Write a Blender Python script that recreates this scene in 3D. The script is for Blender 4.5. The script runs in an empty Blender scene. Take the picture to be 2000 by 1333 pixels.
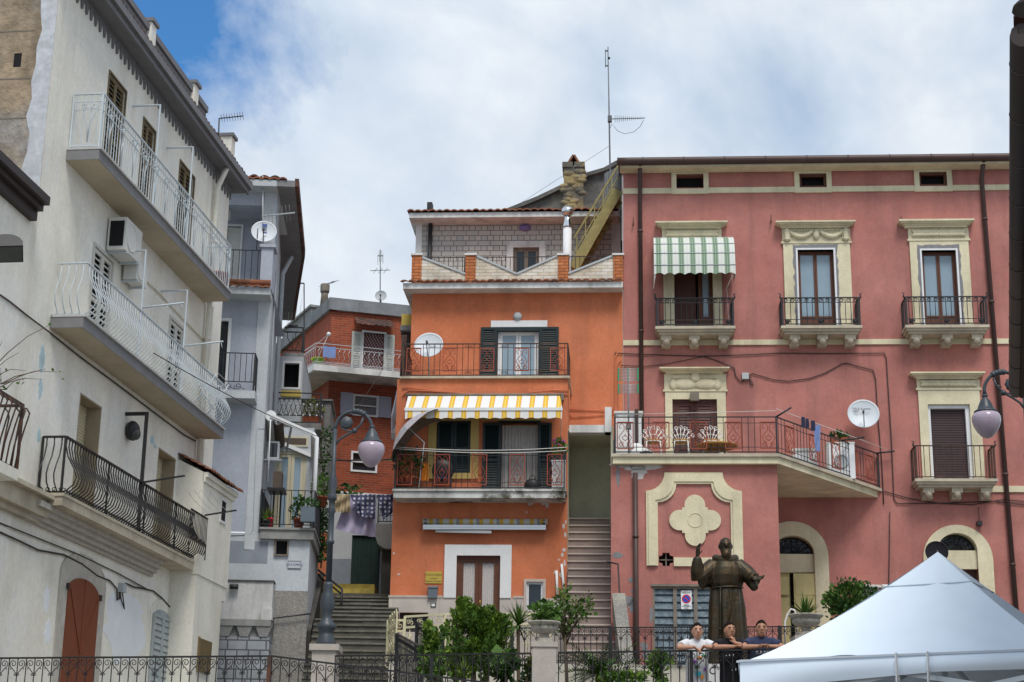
import bpy, bmesh, math, random
from math import sin, cos, tan, radians, pi, sqrt, atan2
from mathutils import Vector as V, Matrix
random.seed(7)
S = bpy.context.scene
COL = S.collection
# ------------------------------------------------------------------ camera
F = 3280.0; PITCH = radians(16.182); ROLL = radians(.83); EYE = 1.65
cd = bpy.data.cameras.new('camera'); cam = bpy.data.objects.new('camera', cd); COL.objects.link(cam)
cd.sensor_width = 36; cd.lens = 36*F/2000; cd.clip_start = .1; cd.clip_end = 2000
_r = V((1, 0, 0)); _u = V((0, -sin(PITCH), cos(PITCH)))
R_ = _r*cos(ROLL)+_u*sin(ROLL); U_ = -_r*sin(ROLL)+_u*cos(ROLL); B_ = R_.cross(U_)
cam.matrix_world = Matrix(((R_.x, U_.x, B_.x, 0), (R_.y, U_.y, B_.y, 0), (R_.z, U_.z, B_.z, EYE), (0, 0, 0, 1)))
S.camera = cam
# ------------------------------------------------------------------ light
SUN_EL = radians(57); SUN_AZ = radians(13)      # behind the camera, a little to the right
sdir = V((sin(SUN_AZ)*cos(SUN_EL), -cos(SUN_AZ)*cos(SUN_EL), sin(SUN_EL)))
sl = bpy.data.lights.new('sun', 'SUN'); sl.energy = 2.3; sl.angle = radians(22); sl.color = (1, .95, .88)
so = bpy.data.objects.new('sun', sl); COL.objects.link(so); so.rotation_euler = sdir.to_track_quat('Z', 'Y').to_euler()
S.view_settings.view_transform = 'Standard'; S.view_settings.look = 'None'
S.view_settings.exposure = .18; S.view_settings.gamma = 1; S.view_settings.use_curve_mapping = False
W = bpy.data.worlds.new('World'); S.world = W; W.use_nodes = True
def world():
    nt = W.node_tree; N = nt.nodes; L = nt.links
    bg = N['Background']; bg.inputs[1].default_value = .1
    sky = N.new('ShaderNodeTexSky'); sky.sky_type = 'NISHITA'; sky.sun_disc = False
    sky.sun_elevation = SUN_EL; sky.sun_rotation = radians(180)+SUN_AZ; sky.air_density = 1.0; sky.dust_density = .3; sky.ozone_density = 2.5
    tc = N.new('ShaderNodeTexCoord')
    def noise(scale, det, rough, off=(0, 0, 0), dist=0., st=(1, 1, 1)):
        m = N.new('ShaderNodeMapping'); m.inputs[1].default_value = off; m.inputs[3].default_value = st
        n = N.new('ShaderNodeTexNoise'); n.inputs['Scale'].default_value = scale; n.inputs['Detail'].default_value = det
        n.inputs['Roughness'].default_value = rough; n.inputs['Distortion'].default_value = dist
        L.new(tc.outputs['Generated'], m.inputs[0]); L.new(m.outputs[0], n.inputs[0]); return n.outputs[0]
    def ramp(src, a, b, ca, cb):
        r = N.new('ShaderNodeValToRGB'); r.color_ramp.elements[0].position = a; r.color_ramp.elements[1].position = b
        r.color_ramp.elements[0].color = (*ca, 1); r.color_ramp.elements[1].color = (*cb, 1); L.new(src, r.inputs[0]); return r.outputs[0]
    def mth(op, a, b=None):
        m = N.new('ShaderNodeMath'); m.operation = op
        for i, v in enumerate((a, b)):
            if v is None: continue
            if isinstance(v, (int, float)): m.inputs[i].default_value = v
            else: L.new(v, m.inputs[i])
        return m.outputs[0]
    def mix(f, a, b):
        m = N.new('ShaderNodeMix'); m.data_type = 'RGBA'
        if isinstance(f, (int, float)): m.inputs[0].default_value = f
        else: L.new(f, m.inputs[0])
        for i, v in ((6, a), (7, b)):
            if isinstance(v, tuple): m.inputs[i].default_value = (*v, 1)
            else: L.new(v, m.inputs[i])
        return m.outputs[2]
    # a gap in the cloud deck, high to the left over the white house
    hole = V(ray(330, 40)).normalized()
    d = N.new('ShaderNodeVectorMath'); d.operation = 'DISTANCE'; d.inputs[1].default_value = hole
    L.new(tc.outputs['Generated'], d.inputs[0])
    n1 = noise(9, 8, .62, dist=.3); n2 = noise(4.2, 5, .52, (3, 1, 2), .4); n3 = noise(14, 6, .6, (7, 3, 1), .2)
    g = mth('SUBTRACT', mth('MULTIPLY', d.outputs['Value'], 8.5), .28)
    cover = mth('ADD', g, mth('MULTIPLY', mth('SUBTRACT', n1, .5), 1.5))
    mask = ramp(cover, -.12, .55, (0, 0, 0), (1, 1, 1))
    bright = ramp(n2, .40, .62, (4.6, 5.7, 7.1), (8.2, 8.5, 8.8))
    puff = ramp(n3, .35, .7, (.86, .89, .93), (1.04, 1.04, 1.04))
    mm = N.new('ShaderNodeMix'); mm.data_type = 'RGBA'; mm.blend_type = 'MULTIPLY'; mm.inputs[0].default_value = 1
    L.new(bright, mm.inputs[6]); L.new(puff, mm.inputs[7])
    hs = N.new('ShaderNodeHueSaturation'); hs.inputs['Saturation'].default_value = 1.3; hs.inputs['Value'].default_value = 1.45
    L.new(sky.outputs[0], hs.inputs['Color'])
    L.new(mix(mask, hs.outputs[0], mm.outputs[2]), bg.inputs[0])
def ray(px, py):
    X = (px-1000)/F; Y = -(py-666.5)/F; cr, sr = cos(ROLL), sin(ROLL)
    xc = X*cr-Y*sr; yc = X*sr+Y*cr; c, s = cos(PITCH), sin(PITCH)
    return (xc, c-yc*s, s+yc*c)
world()
# ------------------------------------------------------------------ measuring (a pixel of the photograph to a point on a known plane)
def at_D(px, py, D):
    r = ray(px, py); t = D/r[1]; return V((r[0]*t, D, EYE+r[2]*t))
def at_z(px, py, z):
    r = ray(px, py); t = (z-EYE)/r[2]; return V((r[0]*t, r[1]*t, z))
class Pl:
    """vertical facade plane: u along it (to the right), n outwards"""
    def __init__(s, o, az):
        s.o = o; a = radians(az); s.u = V((cos(a), sin(a), 0)); s.n = V((s.u.y, -s.u.x, 0))
    def hit(s, px, py, d=0):
        r = V(ray(px, py)); o = s.o+s.n*d; t = (o.x*s.n.x+o.y*s.n.y)/(r.x*s.n.x+r.y*s.n.y)
        p = r*t; return ((p.x-o.x)*s.u.x+(p.y-o.y)*s.u.y, EYE+p.z)
    def rect(s, x0, y0, x1, y1, d=0):
        xm, ym = (x0+x1)/2, (y0+y1)/2
        return (s.hit(x0, ym, d)[0], s.hit(x1, ym, d)[0], s.hit(xm, y1, d)[1], s.hit(xm, y0, d)[1])
    def diag(s, tl, br, d=0):
        a = s.hit(*tl, d); b = s.hit(*br, d); return (a[0], b[0], b[1], a[1])
    def ud(s, px, py, z):
        p = at_z(px, py, z)-s.o; return (p.x*s.u.x+p.y*s.u.y, p.x*s.n.x+p.y*s.n.y)
    def side(s, px, py, u):
        """on the plane across the facade at u: (d, z)"""
        r = V(ray(px, py)); o = s.o+s.u*u; t = (o.x*s.u.x+o.y*s.u.y)/(r.x*s.u.x+r.y*s.u.y)
        p = r*t; return ((p.x-o.x)*s.n.x+(p.y-o.y)*s.n.y, EYE+p.z)
    def P(s, u, z, d=0):
        v = s.o+s.u*u+s.n*d; return V((v.x, v.y, z))
    def at(s, px, py, d=0):
        u, z = s.hit(px, py, d); return s.P(u, z, d)
    def turned(s, u, d=0):
        """plane of the side wall at u, facing +u"""
        q = Pl(s.P(u, 0, d), 0); q.u = -s.n; q.n = s.u.copy(); return q
# ------------------------------------------------------------------ materials
M = {}
def mat(name, col, rough=.85, var=.14, scale=2.5, stain=None, streak=0., bump=0., bscale=60, metal=0., spec=.3, col2=None, edge=(.45, .62), tscale=1.2, alpha=None, trans=0.):
    m = bpy.data.materials.new(name); m.use_nodes = True; nt = m.node_tree; N = nt.nodes; L = nt.links; b = N['Principled BSDF']
    b.inputs['Roughness'].default_value = rough; b.inputs['Metallic'].default_value = metal; b.inputs['Specular IOR Level'].default_value = spec
    tc = N.new('ShaderNodeTexCoord')
    def noise(sc, det=5, st=(1, 1, 1), off=0):
        mp = N.new('ShaderNodeMapping'); mp.inputs[3].default_value = st; mp.inputs[1].default_value = (off, off*.7, off*.3)
        n = N.new('ShaderNodeTexNoise'); n.inputs['Scale'].default_value = sc; n.inputs['Detail'].default_value = det; n.inputs['Roughness'].default_value = .62
        L.new(tc.outputs['Object'], mp.inputs[0]); L.new(mp.outputs[0], n.inputs[0]); return n.outputs[0]
    def rng(src, a, b_, lo, hi):
        r = N.new('ShaderNodeMapRange'); r.inputs[1].default_value = a; r.inputs[2].default_value = b_; r.inputs[3].default_value = lo; r.inputs[4].default_value = hi
        L.new(src, r.inputs[0]); return r.outputs[0]
    def mix(f, a, c, mode='MIX'):
        x = N.new('ShaderNodeMix'); x.data_type = 'RGBA'; x.blend_type = mode
        if isinstance(f, (int, float)): x.inputs[0].default_value = f
        else: L.new(f, x.inputs[0])
        for i, v in ((6, a), (7, c)):
            if isinstance(v, tuple): x.inputs[i].default_value = (*v[:3], 1)
            else: L.new(v, x.inputs[i])
        return x.outputs[2]
    c = tuple(col)
    if col2: c = mix(rng(noise(tscale, 6, off=3), edge[0], edge[1], 0, 1), c, tuple(col2))
    for sc_, vr in (((scale, var), (scale*11, .09)) if streak else ((scale, var),)):
        if not vr: continue
        v = rng(noise(sc_, 6), .25, .75, 1-vr, 1+vr)
        x = N.new('ShaderNodeMix'); x.data_type = 'RGBA'; x.blend_type = 'MULTIPLY'; x.inputs[0].default_value = 1
        if isinstance(c, tuple): x.inputs[6].default_value = (*c, 1)
        else: L.new(c, x.inputs[6])
        L.new(v, x.inputs[7]); c = x.outputs[2]
    if streak:
        f = rng(noise(1.9, 7, (1, 1, .16), 5), .5, .85, 0, streak)
        c = mix(f, c, tuple(stain or (.12, .11, .09)))
        f = rng(noise(.55, 7, (1, 1, .6), 9), .52, .75, 0, streak*.8)
        c = mix(f, c, tuple(stain or (.12, .11, .09)))
    if isinstance(c, tuple): b.inputs['Base Color'].default_value = (*c, 1)
    else: L.new(c, b.inputs['Base Color'])
    if bump:
        bp = N.new('ShaderNodeBump'); bp.inputs['Strength'].default_value = bump; bp.inputs['Distance'].default_value = .02
        L.new(noise(bscale, 4), bp.inputs['Height']); L.new(bp.outputs[0], b.inputs['Normal'])
    if trans: b.inputs['Transmission Weight'].default_value = trans
    M[name] = m; return m
def brick(name, c1, c2, mortar, w, h, ms=.012, axis='x', rough=.85, bump=.5, offs=.5, var=.2, sq=1.0, sqf=2, stain=0., stcol=(.05, .05, .045)):
    m = bpy.data.materials.new(name); m.use_nodes = True; nt = m.node_tree; N = nt.nodes; L = nt.links; b = N['Principled BSDF']
    b.inputs['Roughness'].default_value = rough; b.inputs['Specular IOR Level'].default_value = .25
    tc = N.new('ShaderNodeTexCoord'); sp = N.new('ShaderNodeSeparateXYZ'); cb = N.new('ShaderNodeCombineXYZ')
    L.new(tc.outputs['Object'], sp.inputs[0]); L.new(sp.outputs['X' if axis == 'x' else 'Y'], cb.inputs[0]); L.new(sp.outputs['Z'], cb.inputs[1])
    t = N.new('ShaderNodeTexBrick'); L.new(cb.outputs[0], t.inputs['Vector'])
    t.inputs['Color1'].default_value = (*c1, 1); t.inputs['Color2'].default_value = (*c2, 1); t.inputs['Mortar'].default_value = (*mortar, 1)
    t.inputs['Scale'].default_value = 1; t.inputs['Mortar Size'].default_value = ms; t.inputs['Brick Width'].default_value = w; t.inputs['Row Height'].default_value = h
    t.offset = offs; t.squash = sq; t.squash_frequency = sqf; t.inputs['Mortar Smooth'].default_value = .2
    n = N.new('ShaderNodeTexNoise'); n.inputs['Scale'].default_value = 2.2; n.inputs['Detail'].default_value = 7; L.new(tc.outputs['Object'], n.inputs[0])
    r = N.new('ShaderNodeMapRange'); r.inputs[1].default_value = .25; r.inputs[2].default_value = .75; r.inputs[3].default_value = 1-var; r.inputs[4].default_value = 1+var
    L.new(n.outputs[0], r.inputs[0])
    x = N.new('ShaderNodeMix'); x.data_type = 'RGBA'; x.blend_type = 'MULTIPLY'; x.inputs[0].default_value = 1
    L.new(t.outputs[0], x.inputs[6]); L.new(r.outputs[0], x.inputs[7]); out = x.outputs[2]
    if stain:
        n2 = N.new('ShaderNodeTexNoise'); n2.inputs['Scale'].default_value = 1.1; n2.inputs['Detail'].default_value = 8; L.new(tc.outputs['Object'], n2.inputs[0])
        r2 = N.new('ShaderNodeMapRange'); r2.inputs[1].default_value = .45; r2.inputs[2].default_value = .65; r2.inputs[4].default_value = stain; L.new(n2.outputs[0], r2.inputs[0])
        y = N.new('ShaderNodeMix'); y.data_type = 'RGBA'; L.new(r2.outputs[0], y.inputs[0]); L.new(out, y.inputs[6]); y.inputs[7].default_value = (*stcol, 1); out = y.outputs[2]
    L.new(out, b.inputs['Base Color'])
    bp = N.new('ShaderNodeBump'); bp.inputs['Strength'].default_value = bump; bp.inputs['Distance'].default_value = .01; bp.invert = True
    L.new(t.outputs['Fac'], bp.inputs['Height']); L.new(bp.outputs[0], b.inputs['Normal'])
    M[name] = m; return m
def stripes(name, bands, period, uvec, rough=.8, trans=.0):
    """cloth with woven stripes across the object's uvec direction: bands = [(pos, colour)...]"""
    m = bpy.data.materials.new(name); m.use_nodes = True; nt = m.node_tree; N = nt.nodes; L = nt.links; b = N['Principled BSDF']
    b.inputs['Roughness'].default_value = rough; b.inputs['Specular IOR Level'].default_value = .2
    tc = N.new('ShaderNodeTexCoord'); d = N.new('ShaderNodeVectorMath'); d.operation = 'DOT_PRODUCT'; d.inputs[1].default_value = uvec
    L.new(tc.outputs['Object'], d.inputs[0])
    a = N.new('ShaderNodeMath'); a.operation = 'DIVIDE'; a.inputs[1].default_value = period; L.new(d.outputs['Value'], a.inputs[0])
    f = N.new('ShaderNodeMath'); f.operation = 'FRACT'; L.new(a.outputs[0], f.inputs[0])
    r = N.new('ShaderNodeValToRGB'); r.color_ramp.interpolation = 'CONSTANT'
    e = r.color_ramp.elements; e[0].position = bands[0][0]; e[0].color = (*bands[0][1], 1); e[1].position = bands[1][0]; e[1].color = (*bands[1][1], 1)
    for p_, c_ in bands[2:]:
        q = e.new(p_); q.color = (*c_, 1)
    L.new(f.outputs[0], r.inputs[0]); L.new(r.outputs[0], b.inputs['Base Color'])
    M[name] = m; return m
# ------------------------------------------------------------------ mesh builder
class MB:
    def __init__(s, pl=None):
        s.v = []; s.f = []; s.mi = []; s.sm = []; s.pl = pl; s.m = 0
    def vs(s, pts):
        i = len(s.v); s.v += [V(p) for p in pts]; return i
    def face(s, idx, smooth=False):
        s.f.append(tuple(idx)); s.mi.append(s.m); s.sm.append(smooth)
    def box8(s, p):
        i = s.vs(p)
        for q in ((0, 3, 2, 1), (4, 5, 6, 7), (0, 1, 5, 4), (1, 2, 6, 5), (2, 3, 7, 6), (3, 0, 4, 7)): s.face([i+k for k in q])
        return s
    def box(s, u0, u1, z0, z1, d0, d1, pl=None):
        P = (pl or s.pl).P
        return s.box8([P(u0, z0, d1), P(u1, z0, d1), P(u1, z0, d0), P(u0, z0, d0), P(u0, z1, d1), P(u1, z1, d1), P(u1, z1, d0), P(u0, z1, d0)])
    def wbox(s, x0, x1, y0, y1, z0, z1):
        return s.box8([V(p) for p in ((x0, y0, z0), (x1, y0, z0), (x1, y1, z0), (x0, y1, z0), (x0, y0, z1), (x1, y0, z1), (x1, y1, z1), (x0, y1, z1))])
    def obox(s, c, ax, ay, az, sx, sy, sz):
        """oriented box: centre, unit axes, half sizes"""
        c = V(c); ax = V(ax)*sx; ay = V(ay)*sy; az = V(az)*sz
        return s.box8([c-ax-ay-az, c+ax-ay-az, c+ax+ay-az, c-ax+ay-az, c-ax-ay+az, c+ax-ay+az, c+ax+ay+az, c-ax+ay+az])
    def quad(s, a, b, c, d): i = s.vs((a, b, c, d)); s.face((i, i+1, i+2, i+3)); return s
    def prism(s, poly, d0, d1, pl=None):
        """poly [(u,z)] counter-clockwise seen from outside"""
        P = (pl or s.pl).P; n = len(poly)
        i = s.vs([P(u, z, d1) for u, z in poly]); j = s.vs([P(u, z, d0) for u, z in poly])
        s.face(range(i, i+n)); s.face(reversed(range(j, j+n)))
        for k in range(n): l = (k+1) % n; s.face((i+k, j+k, j+l, i+l))
        return s
    def extr(s, pts, vec):
        n = len(pts); i = s.vs(pts); j = s.vs([V(p)+V(vec) for p in pts])
        s.face(range(i, i+n)); s.face(reversed(range(j, j+n)))
        for k in range(n): l = (k+1) % n; s.face((i+k, j+k, j+l, i+l))
        return s
    def ringprism(s, outer, inner, d0, d1, pl=None):
        """closed band between two loops of equal length"""
        P = (pl or s.pl).P; n = len(outer)
        a = s.vs([P(u, z, d1) for u, z in outer]); b = s.vs([P(u, z, d1) for u, z in inner])
        c = s.vs([P(u, z, d0) for u, z in outer]); e = s.vs([P(u, z, d0) for u, z in inner])
        for k in range(n):
            l = (k+1) % n
            s.face((a+k, a+l, b+l, b+k)); s.face((a+k, c+k, c+l, a+l)); s.face((b+k, b+l, e+l, e+k))
        return s
    def tube(s, pts, r, n=6, cap=True, closed=False, smooth=True):
        pts = [V(p) for p in pts]
        q = [pts[0]]
        for p in pts[1:]:
            if (p-q[-1]).length > 1e-5: q.append(p)
        pts = q; k = len(pts)
        if k < 2: return s
        rs = r if isinstance(r, (list, tuple)) else [r]*k
        if len(rs) != k: rs = [rs[min(len(rs)-1, int(i*len(rs)/k))] for i in range(k)]
        t = (pts[1]-pts[0]).normalized(); ref = V((0, 0, 1)) if abs(t.z) < .9 else V((1, 0, 0))
        nx = t.cross(ref).normalized(); rings = []
        for i, p in enumerate(pts):
            if closed: t = pts[(i+1) % k]-pts[i-1]
            elif i == 0: t = pts[1]-pts[0]
            elif i == k-1: t = pts[-1]-pts[-2]
            else: t = (pts[i+1]-p).normalized()+(p-pts[i-1]).normalized()
            if t.length < 1e-6: t = pts[min(i+1, k-1)]-pts[max(0, i-1)]
            t = t.normalized(); nx = (nx-t*nx.dot(t))
            nx = nx.normalized() if nx.length > 1e-5 else t.orthogonal().normalized()
            ny = t.cross(nx)
            rings.append(s.vs([p+(nx*cos(2*pi*j/n)+ny*sin(2*pi*j/n))*rs[i] for j in range(n)]))
        m = k if closed else k-1
        for i in range(m):
            a = rings[i]; b = rings[(i+1) % k]
            for j in range(n): l = (j+1) % n; s.face((a+j, a+l, b+l, b+j), smooth)
        if cap and not closed: s.face(reversed(range(rings[0], rings[0]+n))); s.face(range(rings[-1], rings[-1]+n))
        return s
    def bar(s, a, b, w, h=None, up=(0, 0, 1)):
        a = V(a); b = V(b); t = (b-a); l = t.length
        if l < 1e-6: return s
        t /= l; up = V(up)
        if abs(t.dot(up)) > .95: up = V((1, 0, 0))
        x = t.cross(up).normalized(); y = x.cross(t)
        return s.obox((a+b)/2, t, x, y, l/2, w/2, (h or w)/2)
    def lathe(s, c, prof, n=20, axis=(0, 0, 1), smooth=True, flute=None):
        """prof [(r,h)] from c along axis"""
        c = V(c); az = V(axis).normalized(); ax = az.orthogonal().normalized(); ay = az.cross(ax); rings = []
        for r, h in prof:
            rings.append(s.vs([c+az*h+(ax*cos(2*pi*j/n)+ay*sin(2*pi*j/n))*max(r, 1e-4)*(1+(flute if flute and j % 2 else 0)) for j in range(n)]))
        for a, b in zip(rings, rings[1:]):
            for j in range(n): l = (j+1) % n; s.face((a+j, a+l, b+l, b+j), smooth)
        s.face(reversed(range(rings[0], rings[0]+n))); s.face(range(rings[-1], rings[-1]+n)); return s
    def ball(s, c, r, n=10, sc=(1, 1, 1), ax=None):
        c = V(c); X, Y, Z = ax or (V((1, 0, 0)), V((0, 1, 0)), V((0, 0, 1))); rings = []
        for i in range(n+1):
            a = pi*i/n; rr = max(sin(a), 1e-3)
            rings.append(s.vs([c+X*(r*sc[0]*rr*cos(2*pi*j/(2*n)))+Y*(r*sc[1]*rr*sin(2*pi*j/(2*n)))-Z*(r*sc[2]*cos(a)) for j in range(2*n)]))
        for a, b in zip(rings, rings[1:]):
            for j in range(2*n): l = (j+1) % (2*n); s.face((a+j, a+l, b+l, b+j), True)
        return s
    def grid(s, fn, nu, nv, thick=None, smooth=True):
        """sheet from fn(i/nu, j/nv) -> point"""
        i0 = s.vs([fn(i/nu, j/nv) for j in range(nv+1) for i in range(nu+1)])
        for j in range(nv):
            for i in range(nu):
                a = i0+j*(nu+1)+i; s.face((a, a+1, a+nu+2, a+nu+1), smooth)
        return s
    def mesh(s, name, mats, off):
        me = bpy.data.meshes.new(name); me.from_pydata([v-off for v in s.v], [], s.f)
        for m in (mats if isinstance(mats, (list, tuple)) else [mats]): me.materials.append(M[m] if isinstance(m, str) else m)
        me.polygons.foreach_set('material_index', s.mi); me.polygons.foreach_set('use_smooth', s.sm); me.update()
        return me
GROUPS = dict(street_lamp='street lamps of the square', railing='railings around the square', person='boys leaning on the railing', satellite_dish='satellite dishes on the houses', antenna='television antennas', potted_plant='potted plants on the balconies', awning='striped awnings and awning frames', cable='cables on the facades and across the alley', sock='dark socks on the terrace line', bed_sheet='sheets on the alley washing line', urn='stone urns', pillar='stone pillars under the urns', bush='bushes of the garden', clothes_line='washing lines', clothes_pole='washing arms of the terrace railing', wall_hook='rusty hooks on the pink wall', air_conditioner='air conditioners', drying_rack='drying racks', junction_box='junction boxes', pipe='short pipes beside the stair')
class Thing:
    def __init__(s, name, label, cat, loc, group=None, kind=None):
        s.loc = V(loc); s.o = bpy.data.objects.new(name, None); COL.objects.link(s.o); s.o.location = s.loc; s.o.empty_display_size = .2
        s.o['label'] = label; s.o['category'] = cat
        group = group or GROUPS.get(name)
        if group: s.o['group'] = group
        if kind: s.o['kind'] = kind
    def part(s, name, mb, mats, parent=None, label=None, stuff=False):
        if not mb.f: return None
        o = bpy.data.objects.new(name, mb.mesh(name, mats, s.loc)); COL.objects.link(o); o.parent = parent or s.o
        if label: o['label'] = label
        if stuff: o['kind'] = 'stuff'
        return o
    def text(s, name, body, size, pos, right, up, m, parent=None, depth=.002):
        c = bpy.data.curves.new(name, 'FONT'); c.body = body; c.size = size; c.extrude = depth; c.align_x = 'CENTER'; c.align_y = 'CENTER'
        tmp = bpy.data.objects.new(name, c); me = bpy.data.meshes.new_from_object(tmp); bpy.data.objects.remove(tmp); bpy.data.curves.remove(c)
        me.materials.clear(); me.materials.append(M[m]); o = bpy.data.objects.new(name, me); COL.objects.link(o); o.parent = parent or s.o
        r = V(right).normalized(); u = V(up).normalized(); n = r.cross(u); p = V(pos)-s.loc
        o.matrix_local = Matrix(((r.x, u.x, n.x, p.x), (r.y, u.y, n.y, p.y), (r.z, u.z, n.z, p.z), (0, 0, 0, 1))); return o
def single(name, mb, mats, label, cat, loc=None, group=None, kind=None):
    loc = V(loc) if loc is not None else V(mb.v[0])
    o = bpy.data.objects.new(name, mb.mesh(name, mats, loc)); o.location = loc; COL.objects.link(o)
    if label: o['label'] = label
    if cat: o['category'] = cat
    group = group or GROUPS.get(name)
    if group: o['group'] = group
    if kind: o['kind'] = kind
    return o
# ------------------------------------------------------------------ building helpers
def wall(mb, u0, u1, z0, z1, holes=(), d=0., rev=.25, back=6., pl=None, closed=True):
    """wall mass with real openings; holes [(u0,u1,z0,z1)]"""
    pl = pl or mb.pl; P = pl.P
    us = sorted({u0, u1, *[h[0] for h in holes], *[h[1] for h in holes]}); zs = sorted({z0, z1, *[h[2] for h in holes], *[h[3] for h in holes]})
    us = [u for u in us if u0-1e-6 <= u <= u1+1e-6]; zs = [z for z in zs if z0-1e-6 <= z <= z1+1e-6]
    for a, b in zip(us, us[1:]):
        for c, e in zip(zs, zs[1:]):
            um, zm = (a+b)/2, (c+e)/2
            if any(h[0] < um < h[1] and h[2] < zm < h[3] for h in holes): continue
            mb.quad(P(a, c, d), P(b, c, d), P(b, e, d), P(a, e, d))
    for h in holes:
        a, b, c, e = h[:4]; r = h[4] if len(h) > 4 else rev
        mb.quad(P(a, c, d), P(a, e, d), P(a, e, d-r), P(a, c, d-r)); mb.quad(P(b, e, d), P(b, c, d), P(b, c, d-r), P(b, e, d-r))
        mb.quad(P(a, e, d), P(b, e, d), P(b, e, d-r), P(a, e, d-r)); mb.quad(P(a, c, d-r), P(b, c, d-r), P(b, c, d), P(a, c, d))
        mb.quad(P(a, c, d-r), P(b, c, d-r), P(b, e, d-r), P(a, e, d-r))
    if closed:
        k = d-back
        mb.quad(P(u0, z0, k), P(u0, z0, d), P(u0, z1, d), P(u0, z1, k)); mb.quad(P(u1, z0, d), P(u1, z0, k), P(u1, z1, k), P(u1, z1, d))
        mb.quad(P(u0, z1, d), P(u1, z1, d), P(u1, z1, k), P(u0, z1, k)); mb.quad(P(u1, z0, k), P(u0, z0, k), P(u0, z1, k), P(u1, z1, k))
    return mb
def frame(mb, r, w, d0, d1, sill=True, pl=None):
    u0, u1, z0, z1 = r[:4]
    mb.box(u0, u0+w, z0, z1, d0, d1, pl); mb.box(u1-w, u1, z0, z1, d0, d1, pl); mb.box(u0+w, u1-w, z1-w, z1, d0, d1, pl)
    if sill: mb.box(u0+w, u1-w, z0, z0+w, d0, d1, pl)
    return mb
def surround(mb, r, w, d0, d1, sill=False, pl=None):
    u0, u1, z0, z1 = r[:4]
    mb.box(u0-w, u0, z0, z1+w, d0, d1, pl); mb.box(u1, u1+w, z0, z1+w, d0, d1, pl); mb.box(u0, u1, z1, z1+w, d0, d1, pl)
    if sill: mb.box(u0-w, u1+w, z0-w*.7, z0, d0, d1+.03, pl)
    return mb
def casement(t, parent, pl, r, d, mframe, mpane, leaves=2, w=.07, panel=0., name='window'):
    """glazed door or window: frame > panes, low panel"""
    u0, u1, z0, z1 = r[:4]; mb = MB(pl); frame(mb, r, w*.8, d-.08, d)
    us = [u0+w*.8+(u1-u0-1.6*w)*i/leaves for i in range(leaves+1)]; pn = MB(pl); lowp = MB(pl)
    for a, b in zip(us, us[1:]):
        rr = (a+.004, b-.004, z0+w*.8+.004, z1-w*.8-.004); frame(mb, rr, w, d-.07, d-.02)
        zz = rr[2]+w
        if panel: mb.box(rr[0]+w, rr[1]-w, zz+panel, zz+panel+w, d-.069, d-.021); lowp.box(rr[0]+w, rr[1]-w, zz, zz+panel, d-.06, d-.035); zz += panel+w
        pn.box(rr[0]+w, rr[1]-w, zz, rr[3]-w, d-.052, d-.046)
    o = t.part(name, mb, mframe, parent)
    t.part('pane', pn, mpane, o if parent is None else parent)
    if panel: t.part('door_panel', lowp, mframe, o if parent is None else parent)
    return o
def louvres(mb, u0, u1, z0, z1, d, w=.06, pitch=.055, mid=True, th=.035, lap=1.25):
    """slatted shutter leaf of thickness th with its face at d"""
    mb.box(u0, u0+w, z0, z1, d-th, d); mb.box(u1-w, u1, z0, z1, d-th, d); mb.box(u0+w, u1-w, z1-w, z1, d-th, d); mb.box(u0+w, u1-w, z0, z0+w*1.4, d-th, d)
    if mid: zm = z0+(z1-z0)*.45; mb.box(u0+w, u1-w, zm, zm+w, d-th, d)
    n = max(2, int((z1-z0-2*w)/pitch)); P = mb.pl.P
    for i in range(n):
        za = z0+w*1.4+(z1-z0-2.4*w)*i/n; zb = za+(z1-z0-2.4*w)/n*lap
        i0 = mb.vs([P(u0+w, za, d-.006), P(u1-w, za, d-.006), P(u1-w, zb, d-th+.004), P(u0+w, zb, d-th+.004)]); mb.face((i0, i0+1, i0+2, i0+3))
    return mb
def roller(mb, u0, u1, z0, z1, d, pitch=.06):
    n = max(2, int((z1-z0)/pitch)); P = mb.pl.P
    pts = []
    for i in range(n):
        a = z0+(z1-z0)*i/n; h = (z1-z0)/n
        pts += [(a, d-.012), (a+h*.2, d), (a+h*.8, d)]
    pts.append((z1, d-.012))
    i0 = mb.vs([P(u, z, dd) for z, dd in pts for u in (u0, u1)])
    for k in range(len(pts)-1): mb.face((i0+2*k, i0+2*k+1, i0+2*k+3, i0+2*k+2))
    return mb
def tiles(mb, u0, u1, d0, z0, d1, z1, pitch=.22, amp=.05, rows=6, pl=None):
    """curved clay tiles from the eave (d0,z0) up to (d1,z1)"""
    P = (pl or mb.pl).P; n = max(2, int((u1-u0)/pitch)); k = 6; us = []; hs = []
    for i in range(n):
        jit = random.uniform(-.012, .012)
        for j in range(k): us.append(u0+(u1-u0)*(i+j/k)/n); hs.append(amp*abs(sin(pi*j/k))+(jit if j else 0))
    us.append(u1); hs.append(0)
    for rw in range(rows):
        a, b = rw/rows, (rw+1)/rows; lift = .022
        def pt(q, f, h, up=0): return P(us[q], z0+(z1-z0)*f+hs[q]+up, d0+(d1-d0)*f)
        A = mb.vs([pt(q, a, 0, lift) for q in range(len(us))]); Bv = mb.vs([pt(q, b, 0) for q in range(len(us))]); C = mb.vs([pt(q, a, 0, -.015 if rw == 0 else 0) for q in range(len(us))])
        for q in range(len(us)-1): mb.face((A+q, A+q+1, Bv+q+1, Bv+q), True); mb.face((C+q, C+q+1, A+q+1, A+q))
    return mb
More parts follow.
